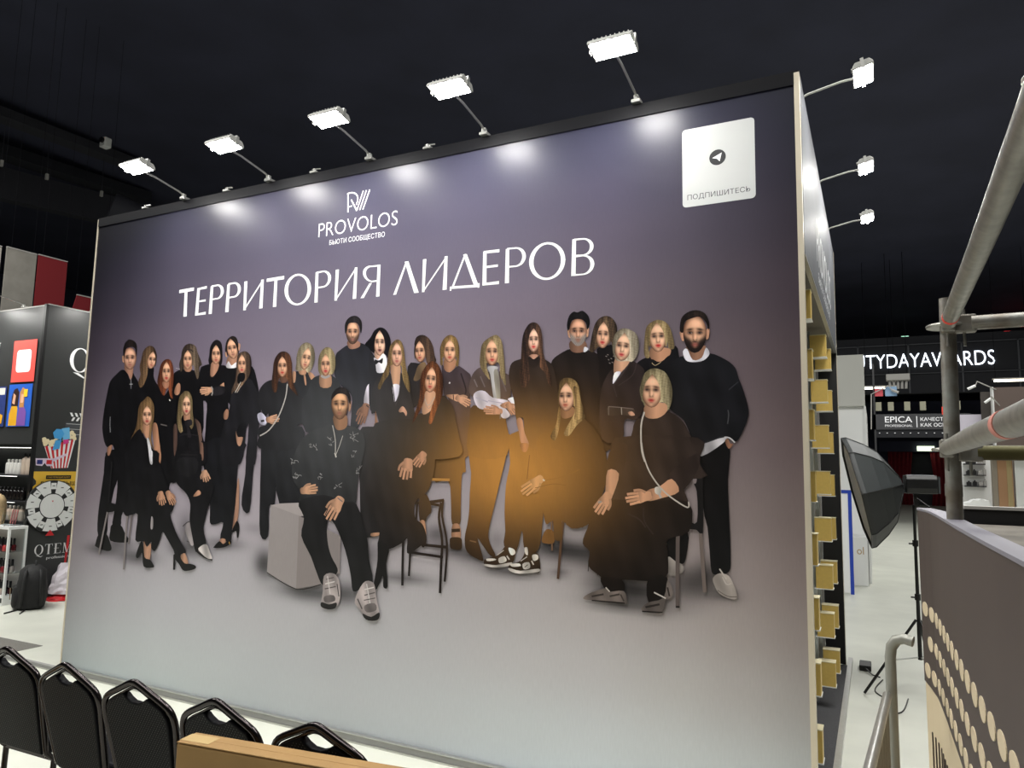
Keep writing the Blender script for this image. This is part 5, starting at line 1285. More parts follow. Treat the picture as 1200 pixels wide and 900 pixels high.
MB().tube([S(6.512, -1.25, 1.918), S(6.495, -2.1, 1.918), S(6.49, -3.05, 1.918)], .0242, 20).build('ledger', M_steel, sc, smooth=True)
MB().tube([S(6.60, -1.22, 2.335), S(7.3, -1.26, 2.335)], .0242, 16).build('ledger', M_rust, sc, smooth=True)
MB().tube([S(6.60, -1.20, 1.905), S(7.3, -1.24, 1.905)], .0242, 16).build('ledger', mat('olive_steel', (92, 88, 52), .5, .5, noise=.3, nscale=14), sc, smooth=True)
for (x, y, z, dx, dy) in ((6.531, -1.22, 2.335, 0, -1), (6.513, -1.21, 1.918, 0, -1), (6.575, -1.21, 2.335, 1, 0), (6.575, -1.20, 1.905, 1, 0)):
    w = .020
    if dx: b = (x-.03-6.53, x+.04-6.53, y-w+1.17, y+w+1.17, z-.03-1.646, z+.03-1.646)
    else: b = (x-w-6.53, x+w-6.53, y-.04+1.17, y+.03+1.17, z-.03-1.646, z+.03-1.646)
    h = B('ledger_head', M_rust, sc, b, bevel=.006)
    MB().tube([S(x+dx*.005, y+dy*.005, z-.075), S(x+dx*.005, y+dy*.005, z+.05)], .005, 8).build('wedge', M_steel, h)
MB().tube([S(6.5315, -1.174, 2.033), S(6.5317, -1.1748, 2.06)], .0251, 20).build('paint_mark', M_redp, sc, smooth=True)
MB().tube([S(6.530, -1.345, 2.335), S(6.5297, -1.375, 2.335)], .0248, 20).build('paint_mark', M_redp, sc, smooth=True)
MB().tube([S(6.491, -2.58, 1.918), S(6.491, -2.62, 1.918)], .0248, 20).build('paint_mark', mat('faded_pink_paint', (196, 128, 116), .7), sc, smooth=True)
p2 = thing('scaffolding', 'near scaffold post end with a slotted rosette at the right edge', 'scaffold', (6.60, -2.37, 1.646))
MB().tube([(.04, -.01, 0), (.04, -.01, 1.15)], .0245, 16).build('post', M_steel, p2, smooth=True)
MB().lathe([(.026, -.005), (.062, -.005), (.064, 0), (.062, .005), (.026, .005)], (.04, -.01, .955), 24).build('rosette', M_steel, p2, smooth=True)

# ------------------------------------------------------------------ crowd barrier
bar = thing('crowd_barrier', 'grey steel crowd barrier with vertical bars beside the stage', 'barrier', (6.30, -.95, 0))
def Bq(x, y, z): return (x-6.30, y+.95, z)
MB().tube([Bq(6.325, -.93, 0), Bq(6.325, -.93, 1.16), Bq(6.33, -.935, 1.20), Bq(6.345, -.94, 1.225), Bq(6.37, -.95, 1.235), Bq(6.40, -.96, 1.23)], .019, 14).build('post', mat('grey_painted_steel', (150, 150, 142), .45, .3), bar, smooth=True)
MB().tube([Bq(6.31, -.96, 1.03), Bq(6.225, -2.15, 1.03)], .016, 12).build('top_rail', M_alu, bar, smooth=True)
MB().tube([Bq(6.31, -.96, .16), Bq(6.225, -2.15, .16)], .014, 10).build('bottom_rail', M_alu, bar, smooth=True)
for k in range(11):
    t = .05+k*.09; x = 6.31-.085*t; y = -.96-1.19*t
    MB().tube([Bq(x, y, .16), Bq(x, y, 1.03)], .0075, 8).build('bar', mat('dull_steel_bar', (128, 122, 112), .45, .5), bar, smooth=True)
MB().tube([Bq(6.30, -.75, .02), Bq(6.325, -.93, .03), Bq(6.36, -1.2, .02)], .014, 8).build('foot', M_alu, bar, smooth=True)

# ------------------------------------------------------------------ softbox on a light stand
sb = thing('softbox_light', 'black octagonal softbox with studio flash head on a stand', 'softbox', (6.55, 2.9, 0))
M_soft = mat('black_nylon', (38, 40, 41), .55, noise=.2, nscale=5, bump=.15, bscale=12)
M_soft2 = mat('black_nylon_panel', (62, 66, 67), .5, noise=.15, nscale=4)
ax = Vector((-.96, -.10, -.22)).normalized()     # the box opens to the left, towards the booth
cen = Vector((-.05, .1, 1.735)); up = (Vector((0, 0, 1)) - ax*ax.z).normalized(); sd = ax.cross(up)
prof = [(.06, 0), (.18, .055), (.30, .115), (.39, .205), (.475, .325), (.478, .36)]
for k in range(8):
    m = MB(); vs = []
    for r, h in prof:
        for a in (k*45, k*45+22.5, k*45+45):
            q = radians(a); kk = .93 if a == k*45+22.5 else 1.0
            vs.append(cen + ax*h + (up*cos(q)+sd*sin(q))*r*kk)
    n = 3
    fs = [(i*3+j, i*3+j+1, (i+1)*3+j+1, (i+1)*3+j) for i in range(len(prof)-1) for j in range(2)]
    m.add(vs, fs); o = m.build('nylon_panel', M_soft2 if k in (0, 1, 6, 7) else M_soft, sb)
    sol = o.modifiers.new('thickness', 'SOLIDIFY'); sol.thickness = .003
for k in range(8):
    q = radians(k*45)
    MB().tube([cen + ax*h + (up*cos(q)+sd*sin(q))*(r+.002) for r, h in prof], .0042, 6).build('rib_seam', M_blackp, sb)
rim = [cen + ax*.36 + (up*cos(radians(a))+sd*sin(radians(a)))*.477 for a in [k*45 for k in range(8)]]
MB().tube(rim, .007, 6, closed=True).build('rim', M_blackp, sb)
MB().add([cen + ax*.35 + (up*cos(radians(k*45))+sd*sin(radians(k*45)))*.46 for k in range(8)], [tuple(range(8))]).build('diffuser', mat('white_diffuser', (230, 230, 228), .8), sb)
hd = MB(); ax0 = Vector((-.985, -.17, 0)).normalized(); sd0 = ax0.cross(Vector((0, 0, 1))); M2 = Matrix.Translation(cen - ax0*.02) @ Matrix((tuple(-ax0)+(0,), tuple(sd0)+(0,), (0, 0, 1, 0), (0, 0, 0, 1))).transposed()
hd.prism([(-.062, -.075), (.062, -.075), (.075, -.03), (.075, .045), (.05, .078), (-.05, .078), (-.075, .045), (-.075, -.03)], .24, lambda u, v, w: M2 @ Vector((w, u, v)))
ho = hd.build('flash_head', M_blackp, sb, bevel=.008)
MB().box(.02, .22, -.03, .03, .0785, .082, M2).build('top_label', mat('pale_label', (206, 212, 220), .4), ho)
MB().box(.2405, .255, -.07, .07, -.07, .07, M2).build('rear_panel', mat('dark_grey_panel', (60, 62, 64), .5), ho)
hm = M2 @ Vector((.085, 0, -.08))
MB().box(-.02, .02, -.02, .02, -.10, .0, Matrix.Translation(hm)).tube([hm+Vector((.0, -.02, -.03)), hm+Vector((.09, -.06, -.10)), hm+Vector((.10, -.06, -.2))], .006, 6).build('tilt_bracket', M_blackp, sb)
px_, py_ = hm.x-.02, hm.y
MB().tube([(px_, py_, .30), (px_, py_, hm.z-.09)], [.017, .011], 10).build('stand_pole', M_blackp, sb, smooth=True)
for z in (.78, 1.22): MB().tube([(px_, py_, z), (px_, py_, z+.05)], .023, 10).tube([(px_, py_, z+.02), (px_-.05, py_, z+.02)], .007, 8).build('pole_clamp', M_blackp, sb)
for a in (200, 300, 75):
    q = radians(a); e = Vector((px_+.45*cos(q), py_+.45*sin(q), .012))
    MB().tube([(px_+.02*cos(q), py_+.02*sin(q), .62), e], .0115, 8).build('stand_leg', M_blackp, sb, smooth=True)
    MB().tube([(px_, py_, .32), Vector((px_, py_, .62)).lerp(e, .55)], .006, 6).build('stand_brace', M_alu, sb)
tag(MB().tube(catmull_open([(6.30, 3.4, .006), (6.24, 3.0, .006), (6.36, 2.7, .006), (6.28, 2.4, .006), (6.42, 2.5, .006), (6.48, 2.9, .006)], 6), .005, 6).build('power_cable', M_blackp), 'thin black cable lying under the softbox stand', 'cable')
pw = thing('power_pack', 'black power adapter on the floor at the booth corner', 'power pack', (6.16, 3.75, 0))
MB().box(-.05, .05, -.11, .11, 0, .05).build('adapter_body', M_blackp, pw, bevel=.008); MB().tube([(.0, -.11, .03), (.06, -.25, .012), (.12, -.3, .012)], .006, 6).build('cord', M_blackp, pw)

# ------------------------------------------------------------------ white booth beyond the stand corner
wb = thing('white_booth', 'white exhibition booth corner with grey header beyond the softbox', 'exhibition stand', (5.8, 9.5, 0))
B('header', mat('pale_grey_header', (196, 196, 190), .6), wb, (-1.5, .39, 0, .5, 2.94, 3.82))
B('wall_panel', M_white, wb, (-1.5, .37, .1, .14, 0, 2.94)); B('corner_post', M_white, wb, (.371, .40, .0, 2.6, 0, 2.94)); B('inner_wall', M_white, wb, (-1.5, .37, 2.4, 2.44, 0, 2.94))
B('plinth', M_white, wb, (.0, .36, -.35, .09, 0, .78), bevel=.01)
fr = thing('sign_frame', 'blue framed white notice board leaning at the booth corner', 'sign', (5.80, 8.2, 0))
Mb = mat('royal_blue', (28, 62, 168), .5)
B('frame_side', Mb, fr, (.12, .17, -.02, .02, .0, 1.55)); B('frame_side', Mb, fr, (-.62, -.57, -.02, .02, .0, 1.55)); B('frame_top', Mb, fr, (-.57, .12, -.02, .02, 1.50, 1.55)); B('board', M_white, fr, (-.57, .12, -.008, .008, .02, 1.50))
Mo = mat('ochre_print', (222, 176, 74), .6)
for (u, v, r) in ((.2, 1.95, .12), (.28, 1.72, .10), (.25, 1.60, .07)):
    MB().prism([(u+r*cos(2*pi*k/14)*(1+.15*sin(k*2.1)), v+r*.8*sin(2*pi*k/14)) for k in range(14)], .002, lambda a, b, w: (a, .0995-w, b)).build('flower_motif', Mo, wb)
text('lettering', 'ol', mat('tan_print', (182, 150, 104), .6), wb, lambda u, v, w: (u, -.3515-w, v), .20, .30, .50, .62)

# ------------------------------------------------------------------ neighbouring black cosmetics booth at the left
M_bb = mat('black_satin_board', (54, 55, 55), .36, noise=.06, nscale=2)
M_bw = mat('booth_white_print', (240, 240, 240), .6)
qb = thing('cosmetics_booth', 'black cosmetics booth with white serif lettering beyond the banner wall', 'exhibition stand', (-3.4, 1.55, 0))
OX, OY = -3.4, 1.55
def on_side(u, v, w): return (.012+w, u-OY, v)       # u = world y, v = height, on the face turned to the aisle
def on_front(u, v, w): return (u-OX, -.012-w, v)     # u = world x, on the face parallel to the banner
B('front_wall', M_bb, qb, (-3.0, -.03, 0, .04, 1.98, 3.80)); B('front_wall_base', M_bb, qb, (-3.0, -.03, .42, .46, 0, 1.98)); B('niche_side', M_bb, qb, (-.07, -.03, .041, .42, 0, 1.98)); B('niche_top', M_bb, qb, (-3.0, -.07, .041, .419, 1.94, 1.98))
B('side_wall', M_bb, qb, (-.03, .01, .0, 4.5, 0, 3.82)); B('corner_trim', M_blackp, qb, (-.032, .014, -.004, .03, 0, 3.825)); B('top_trim', M_grey, qb, (-.032, .014, .031, 4.5, 3.8205, 3.835)); B('top_trim', M_grey, qb, (-3.0, -.033, -.004, .04, 3.8005, 3.815))
# posters on the front face
def rect(name, m, fn, a, b, th=.003, off=0.0, label=None):
    (u0, v0), (u1, v1) = a, b; u0, u1 = min(u0, u1), max(u0, u1); v0, v1 = min(v0, v1), max(v0, v1)
    return MB().prism([(u0, v0), (u1, v0), (u1, v1), (u0, v1)], th, lambda u, v, w: fn(u, v, w+off)).build(name, m, qb, label=label)
r0 = (-4.015, 2.80); r1 = (-3.50, 3.36)
rect('poster', mat('coral_red_poster', (226, 84, 76), .5), on_front, r0, r1, label='coral red panel with a white rounded card')
MB().prism(rounded(-3.92, -3.60, 2.93, 3.23, .05), .002, lambda u, v, w: on_front(u, v, w+.0035)).build('poster_card', M_bw, qb)
rect('poster', mat('blue_poster', (40, 96, 196), .5), on_front, (-4.03, 2.21), (-3.51, 2.77), label='blue poster of two women in yellow and violet tops')
PS = [('top', (226, 168, 40), [(-3.98, 2.22), (-3.80, 2.22), (-3.80, 2.45), (-3.84, 2.52), (-3.93, 2.50), (-3.98, 2.38)]), ('hair', (52, 32, 28), [(-3.95, 2.48), (-3.80, 2.48), (-3.79, 2.66), (-3.84, 2.72), (-3.91, 2.70), (-3.95, 2.6)]), ('face', (224, 172, 140), [(-3.93, 2.52), (-3.87, 2.50), (-3.86, 2.62), (-3.91, 2.65)]),
      ('top', (126, 84, 166), [(-3.80, 2.22), (-3.60, 2.22), (-3.60, 2.40), (-3.66, 2.48), (-3.76, 2.46)]), ('hair', (196, 138, 82), [(-3.76, 2.46), (-3.66, 2.46), (-3.66, 2.70), (-3.71, 2.73), (-3.77, 2.66)]), ('face', (230, 180, 150), [(-3.74, 2.52), (-3.68, 2.52), (-3.68, 2.63), (-3.73, 2.64)]), ('bottle', (244, 200, 50), [(-3.68, 2.60), (-3.60, 2.60), (-3.60, 2.70), (-3.68, 2.70)])]
for i, (n, c, pts) in enumerate(PS): MB().prism(pts, .0006, lambda u, v, w, i=i: on_front(u, v, w+.0036+i*.0007)).build('poster_' + n, mat('poster_ink_%d_%d_%d' % c, c, .5), qb)
rect('poster', mat('night_blue_poster', (44, 60, 120), .5), on_front, (-4.75, 2.21), (-4.09, 2.75), label='dark poster of a yellow taxi and a yellow bottle')
PS = [('banner', (232, 228, 214), [(-4.6, 2.64), (-4.12, 2.64), (-4.12, 2.73), (-4.6, 2.73)]), ('band', (240, 196, 40), [(-4.6, 2.65), (-4.40, 2.65), (-4.40, 2.72), (-4.6, 2.72)]), ('bottle', (246, 206, 40), [(-4.38, 2.45), (-4.24, 2.45), (-4.24, 2.58), (-4.28, 2.62), (-4.35, 2.62), (-4.38, 2.57)]), ('taxi', (240, 176, 40), [(-4.72, 2.25), (-4.14, 2.25), (-4.12, 2.36), (-4.30, 2.42), (-4.62, 2.42), (-4.72, 2.36)]), ('face', (210, 150, 110), [(-4.52, 2.44), (-4.43, 2.44), (-4.42, 2.58), (-4.51, 2.58)]), ('windscreen', (60, 90, 140), [(-4.50, 2.40), (-4.22, 2.40), (-4.26, 2.47), (-4.46, 2.47)])]
for i, (n, c, pts) in enumerate(PS): MB().prism(pts, .0006, lambda u, v, w, i=i: on_front(u, v, w+.0036+i*.0007)).build('poster_' + n, mat('poster_ink_%d_%d_%d' % c, c, .5), qb)
# serif lettering from thick and thin strokes
def stroke(mb, fn, a, wa, b, wb, horiz=False):
    q = [(a[0], a[1]-wa/2), (a[0], a[1]+wa/2), (b[0], b[1]+wb/2), (b[0], b[1]-wb/2)] if horiz else [(a[0]-wa/2, a[1]), (a[0]+wa/2, a[1]), (b[0]+wb/2, b[1]), (b[0]-wb/2, b[1])]
    return mb.prism(q, .002, fn)
def ring(mb, fn, cx, cz, rx, rz, tx, tz, n=28):
    for k in range(n):
        a, b = 2*pi*k/n, 2*pi*(k+1)/n
        mb.prism([(cx+rx*cos(a), cz+rz*sin(a)), (cx+rx*cos(b), cz+rz*sin(b)), (cx+(rx-tx)*cos(b), cz+(rz-tz)*sin(b)), (cx+(rx-tx)*cos(a), cz+(rz-tz)*sin(a))], .002, fn)
def serif(fn, s, x, z, h, parent=qb):
    m = MB(); t = h*.16; th = h*.035
    for ch in s:
        if ch == 'Q':
            w = h*.86; ring(m, fn, x+w/2, z+h/2, w/2, h/2, t*.95, th)
            m.prism([(x+w*.2, z-h*.02), (x+w*.45, z-h*.02), (x+w*.75, z-h*.17), (x+w*1.02, z-h*.08), (x+w*.78, z-h*.24), (x+w*.5, z-h*.14)], .002, fn)
        elif ch == 'T':
            w = h*.74; stroke(m, fn, (x+w/2, z+h), t, (x+w/2, z), t); stroke(m, fn, (x, z+h-th/2), th, (x+w, z+h-th/2), th, True); stroke(m, fn, (x+th/2, z+h), th, (x+th/2, z+h*.78), th*.5); stroke(m, fn, (x+w-th/2, z+h), th, (x+w-th/2, z+h*.78), th*.5); stroke(m, fn, (x+w*.3, z+th/2), th, (x+w*.7, z+th/2), th, True)
        elif ch == 'E':
            w = h*.68; stroke(m, fn, (x+t, z+h), t, (x+t, z), t)
            for zz, ww in ((z+h-th/2, w), (z+h*.52, w*.72), (z+th/2, w)): stroke(m, fn, (x, zz), th, (x+ww, zz), th, True)
            stroke(m, fn, (x+w-th/2, z+h), th, (x+w-th/2, z+h*.78), th*.5); stroke(m, fn, (x+w-th/2, z+h*.24), th*.5, (x+w-th/2, z), th)
        else:
            w = h*.98; stroke(m, fn, (x+w*.14, z+h), th*1.2, (x+w*.14, z), th*1.2); stroke(m, fn, (x+w*.16, z+h), t, (x+w*.5, z), t*.5); stroke(m, fn, (x+w*.84, z+h), th, (x+w*.5, z), th); stroke(m, fn, (x+w*.86, z+h), t, (x+w*.86, z), t); stroke(m, fn, (x+w*.70, z+th/2), th, (x+w, z+th/2), th, True); stroke(m, fn, (x, z+th/2), th, (x+w*.28, z+th/2), th, True); stroke(m, fn, (x+w*.72, z+h-th/2), th, (x+w, z+h-th/2), th, True)
        x += w+h*.16
    return m.build('serif_lettering', M_bw, parent), x
_o, _x = serif(on_front, 'QTEM', -5.46, 3.06, .30)
text('small_lettering', 'professional', M_bw, qb, on_front, -5.0, -4.33, 2.93, 3.0, .01)
yq, zq = (1.913, 2.975)
serif(on_side, 'QTEM', yq, zq, .335)
yq, zq = (1.676, 0.559)
serif(on_side, 'QTEM', yq, zq, .13)
text('small_lettering', 'professional', M_bw, qb, on_side, yq+.16, yq+.50, zq-.075, zq-.03, .01)
# film-themed print on the aisle face
M_red = mat('signal_red', (206, 34, 42), .5); M_sky = mat('sky_blue_print', (72, 160, 222), .5); M_yel = mat('ticket_yellow', (232, 186, 62), .55); M_pop = mat('popcorn_cream', (240, 224, 184), .7); M_lil = mat('lilac_card', (224, 206, 226), .5)
by, bz = (1.855, 1.770)
def fan(pts, m, name, off=.0005): return MB().prism([(by+u, bz+v) for u, v in pts], .0008, lambda u, v, w: on_side(u, v, w+off)).build(name, m, qb)
fan([(-.17, .18), (.23, .30), (.16, -.09), (-.06, -.10)], M_bw, 'popcorn_bucket')
for k in range(6):
    t = k/6+.02; fan([(-.17+.40*t, .18+.12*t), (-.17+.40*(t+.08), .18+.12*(t+.08)), (-.06+.22*(t+.08), -.10+.01*t), (-.06+.22*t, -.10)], M_red, 'bucket_stripe', .0015)
for k in range(22):
    a = rnd.uniform(0, 1); u = -.19+.42*a+rnd.uniform(-.01, .01); v = .20+.12*a+rnd.uniform(-.02, .10); r = rnd.uniform(.022, .034)
    MB().prism([(by+u+r*cos(2*pi*q/9)*(1+.25*sin(q*3.3)), bz+v+r*sin(2*pi*q/9)) for q in range(9)], .001, lambda a_, b_, w, k=k: on_side(a_, b_, w+.001+k*.0002)).build('popcorn', M_pop, qb)
fan([(-.06, .30), (.03, .28), (.07, .36), (.03, .42), (-.04, .42), (-.08, .37)], M_sky, 'blue_jar', .007); fan([(.06, .27), (.15, .30), (.13, .45), (.03, .43)], mat('blue_pouch', (110, 184, 230), .5), 'blue_pouch', .0065); fan([(-.07, .14), (.02, .16), (.04, .28), (-.04, .27)], M_sky, 'blue_tube', .008); fan([(.07, .22), (.14, .24), (.13, .29), (.06, .28)], mat('magenta_print', (214, 62, 140), .5), 'pink_jar', .009)
fan([(-.27, .03), (-.04, .03), (-.05, -.07), (-.12, -.07), (-.15, -.03), (-.18, -.07), (-.26, -.06)], M_lil, 'paper_glasses', .003); fan([(-.05, .03), (.12, .10), (.12, .07), (-.04, -.01)], M_lil, 'glasses_temple', .003); fan([(-.25, .01), (-.18, .01), (-.18, -.045), (-.25, -.045)], mat('lens_blue', (44, 52, 120), .4), 'glasses_lens', .004); fan([(-.13, .01), (-.06, .01), (-.06, -.045), (-.13, -.045)], M_red, 'glasses_lens', .004)
ty, tz = (1.869, 1.490)
MB().prism([(ty-.29, tz+.14), (ty+.38, tz+.14), (ty+.38, tz-.35), (ty-.29, tz-.35), (ty-.29, tz-.06), (ty-.25, tz-.02), (ty-.25, tz+.02), (ty-.29, tz+.06)], .0005, on_side).build('golden_ticket', M_yel, qb)
rect('ticket_band', M_blackp, on_side, (ty-.13, tz+.04), (ty+.20, tz+.09), .0004, .0007); text('ticket_lettering', 'УЧАСТВУЮЩИЙ БИЛЕТ', M_yel, qb, lambda u, v, w: on_side(u, v, w+.0014), ty-.115, ty+.185, tz+.052, tz+.078); text('ticket_lettering', 'РОЗЫГРЫШ', M_blackp, qb, lambda u, v, w: on_side(u, v, w+.0010), ty-.19, ty+.28, tz-.045, tz+.01, .02)
cy, cz = (2.063, 2.269)
rect('clapper_board', mat('clapper_grey', (70, 72, 76), .5), on_side, (cy-.13, cz-.22), (cy+.25, cz+.02), .0006)
for j in range(2):
    for k in range(5): MB().prism([(cy-.06+k*.065, cz+.04+j*.06), (cy-.03+k*.065, cz+.04+j*.06), (cy-.005+k*.065-(.05 if j else 0), cz+.09+j*.06), (cy-.035+k*.065-(.05 if j else 0), cz+.09+j*.06)], .0008, on_side).build('clapper_stripe', M_bw, qb)
for v in (.0, -.07, -.14): rect('clapper_line', M_bw, on_side, (cy-.12, cz+v-.004), (cy+.24, cz+v), .0004, .0008)
# striped carton graphic near the wall edge
sy, sz = (2.119, 0.581)
for k in range(4): MB().prism([(sy-.05+k*.05, sz-.32), (sy-.025+k*.05, sz-.32), (sy+.005+k*.05, sz+.2), (sy-.03+k*.05, sz+.2)], .0006, on_side).build('red_stripe', M_red if k % 2 == 0 else M_bw, qb)

# wheel of fortune in front of the aisle face
wy, wz = (1.827, 1.182)
wh = thing('prize_wheel', 'white prize wheel with black segments on the booth side', 'wheel', (-3.36, wy, wz))
R_ = .335
def onw(u, v, w): return (.012+w, u, v)
MB().prism([(R_*cos(2*pi*k/48), R_*sin(2*pi*k/48)) for k in range(48)], .02, lambda u, v, w: (w-.008, u, v)).build('wheel_disc', mat('wheel_black', (34, 35, 36), .5), wh)
for k in range(14):
    e_ = .16 if k % 2 == 0 else 0; a0 = 2*pi*(k-e_)/14; a1 = 2*pi*(k+1+e_)/14
    if k % 2 == 0: pts = [(R_*.98*cos(a), R_*.98*sin(a)) for a in (a0, (a0+a1)/2, a1)] + [(R_*.5*cos(a), R_*.5*sin(a)) for a in (a1, (a0+a1)/2, a0)]
    else:
        c = (a0+a1)/2; d = .11; pts = [(R_*.9*cos(c-d), R_*.9*sin(c-d)), (R_*.9*cos(c+d), R_*.9*sin(c+d)), (R_*.66*cos(c+d*1.4), R_*.66*sin(c+d*1.4)), (R_*.66*cos(c-d*1.4), R_*.66*sin(c-d*1.4))]
    MB().prism(pts, .002, onw).build('segment', M_white, wh)
    c = (a0+a1)/2; MB().prism([(R_*.78*cos(c)+u, R_*.78*sin(c)+v) for u, v in ((-.018, -.005), (.018, -.005), (.018, .005), (-.018, .005))], .0006, lambda u, v, w: onw(u, v, w+.0022)).build('segment_print', M_blackp, wh)
MB().prism([(R_*.46*cos(2*pi*k/32), R_*.46*sin(2*pi*k/32)) for k in range(32)], .004, lambda u, v, w: onw(u, v, w+.001)).build('hub', M_white, wh)
_o, _x = serif(lambda u, v, w: onw(u, v, w*.4+.0055), 'QTEM', -.125, -.03, .065, wh)
MB().prism([(-.012, .07), (.012, .07), (0, .05)], .001, lambda u, v, w: onw(u, v, w+.0052)).build('hub_mark', M_red, wh)
MB().prism([(-.055, -R_-.045), (.055, -R_-.045), (0, -R_+.03)], .006, lambda u, v, w: onw(u, v, w+.003)).build('pointer', M_red, wh)
MB().tube([(-.03, 0, 0), (-.005, 0, 0)], .03, 12).build('axle', M_alu, wh)

# shelves with bottles in the front niche
M_bot = mat('blush_bottle', (208, 190, 174), .35); M_wbot = mat('white_bottle', (228, 226, 222), .35); M_dbot = mat('black_glass_bottle', (26, 22, 22), .2)
sh_z = [1.58, 1.24, .98]
for z in sh_z: B('shelf', M_darkg, qb, (-2.2, -.075, .05, .40, z-.02, z))
B('shelf_light', mat('shelf_glow', (255, 255, 248), .5, emit=2.2), qb, (-1.4, -.45, .06, .09, 1.552, 1.559)); B('shelf_light', mat('shelf_glow', (255, 255, 248), .5), qb, (-1.4, -.45, .06, .09, 1.212, 1.219)); B('niche_light', mat('shelf_glow', (255, 255, 248), .5), qb, (-2.2, -.1, .2, .24, 1.932, 1.939))
def bottle(x, y, z, r, h, m, capm, lab, grp):
    t = thing('bottle', lab, 'bottle', (x, y, z), 0, grp)
    MB().lathe([(r*.92, 0), (r, .01), (r, h*.68), (r*.8, h*.76), (r*.35, h*.80), (r*.35, h*.84)], (0, 0, 0), 14).build('bottle_body', m, t, smooth=True)
    MB().lathe([(r*.5, h*.84), (r*.5, h*.96), (r*.4, h)], (0, 0, 0), 10).build('bottle_cap', capm, t, smooth=True)
ordn = ['rightmost', 'second from right', 'third from right', 'fourth from right', 'fifth from right', 'sixth from right', 'seventh from right', 'eighth from right']
for k in range(3): bottle(-3.60-k*.10, 1.70, 1.5805, .045, .28, M_bot, M_blackp, '%s tall blush bottle with black cap on the top booth shelf' % ordn[k], 'bottles on the booth shelves')
for k in range(4): bottle(-3.92-k*.085, 1.70, 1.5805, .036, .20, M_wbot, M_wbot, '%s short white bottle on the top booth shelf' % ordn[k], 'bottles on the booth shelves')
for k in range(7): bottle(-3.76-k*.085, 1.68, 1.2405, .033, .17, M_dbot, M_blackp, '%s black glass bottle on the middle booth shelf' % ordn[k], 'bottles on the booth shelves')
for k in range(6): bottle(-3.74-k*.09, 1.68, .9805, .036, .19, M_bot, M_wbot, '%s blush bottle on the lowest booth shelf' % ordn[k], 'bottles on the booth shelves')
wig = thing('wig_head', 'blonde wig on a display head in front of the black shelves', 'wig', (-3.80, 1.385, .9515))
MB().lathe([(.10, 0), (.115, .05), (.12, .12), (.12, .24), (.11, .31), (.08, .36), (.04, .385), (.01, .39)], (0, 0, 0), 18).build('hair', mat('blonde_hair', (214, 186, 142), .5, noise=.25, nscale=26), wig, smooth=True)
MB().lathe([(.06, -.002), (.05, .03), (.05, .12)], (0, -.03, 0), 12).build('neck', mat('display_skin', (206, 164, 134), .5), wig, smooth=True)

# white framed nail polish cabinet
cb = thing('polish_cabinet', 'white framed glass cabinet full of nail polish bottles', 'cabinet', (-3.30, 1.30, 0))
Mgl = mat('clear_acrylic', (236, 242, 244), .05, trans=1.0)
B('base', M_white, cb, (-1.9, .0, .0, .225, .0, .11)); B('plinth_band', M_blackp, cb, (-1.88, -.02, -.004, -.0005, .03, .085)); B('top_frame', M_white, cb, (-1.9, .0, .0, .225, .915, .95)); B('side_frame', M_white, cb, (-.025, .0, .0, .025, .1105, .9145)); B('side_frame', M_white, cb, (-.025, .0, .20, .225, .1105, .9145)); B('back_panel', mat('cabinet_back', (190, 182, 178), .5), cb, (-1.9, -.03, .205, .215, .1105, .9145)); B('glass_side', Mgl, cb, (-.018, -.012, .026, .199, .1105, .9145))
zs = [.112, .38, .64]
for z in zs[1:]: B('glass_shelf', Mgl, cb, (-1.88, -.03, .03, .20, z-.008, z))
pc = [(28, 24, 26), (120, 34, 40), (70, 24, 34), (40, 36, 60), (170, 60, 60), (190, 176, 168), (24, 22, 22)]
pol_mesh = {}
pl_lab = ['bottom', 'middle', 'top']
for i, z in enumerate(zs):
    for j in range(2):
        for k in range(8):
            c = pc[(i*3+j*2+k*5) % 7]; x = -3.375-k*.082-(.04 if j else 0); y = 1.355+j*.085
            t = thing('polish_bottle', 'dark nail polish bottle, %s in the %s row of the %s cabinet shelf' % (ordn[k], ('front', 'rear')[j], pl_lab[i]), 'bottle', (x, y, z+.0006), 0, 'nail polish bottles in the cabinet')
            key = c
            if key not in pol_mesh:
                a = MB().lathe([(.024, 0), (.026, .008), (.026, .06), (.014, .075)], (0, 0, 0), 10).build('glass_body', mat('polish_%d_%d_%d' % c, c, .15), t, smooth=True)
                b = MB().lathe([(.013, .0755), (.014, .15), (.011, .155)], (0, 0, 0), 10).build('brush_cap', M_blackp, t, smooth=True)
                pol_mesh[key] = (a, b)
            else:
                for q in pol_mesh[key]:
                    cc = q.copy(); COL.objects.link(cc); cc.parent = t
for k, (x, w, lab) in enumerate(((-3.45, .16, 'clear acrylic tray on the cabinet top at its right end'), (-4.12, .30, 'clear acrylic tray on the cabinet top beside the wig'))):
    t = thing('acrylic_tray', lab, 'tray', (x, 1.42, .9505)); B('tray_base', Mgl, t, (-w/2, w/2, -.09, .09, 0, .006)); B('tray_front', Mgl, t, (-w/2, w/2, -.09, -.084, .0065, .14)); B('tray_side', Mgl, t, (w/2-.006, w/2, -.0835, .09, .0065, .17)); B('tray_side', Mgl, t, (-w/2, -w/2+.006, -.0835, .09, .0065, .17)); B('tray_back', Mgl, t, (-w/2+.0065, w/2-.0065, .084, .09, .0065, .17))
    for q in range(3):
        s_ = MB().tube([(-.06+q*.05, 0, .012), (-.05+q*.05, .02, .19)], .008, 8).build('lip_gloss', mat('rose_gloss', (196, 122, 122), .2)); s_.location = (x, 1.42, .957); tag(s_, '%s rose lip gloss tube in the acrylic tray %s' % (('left', 'middle', 'right')[q], 'at the cabinet end' if k == 0 else 'beside the wig'), 'lip gloss', 'gloss tubes in the trays')

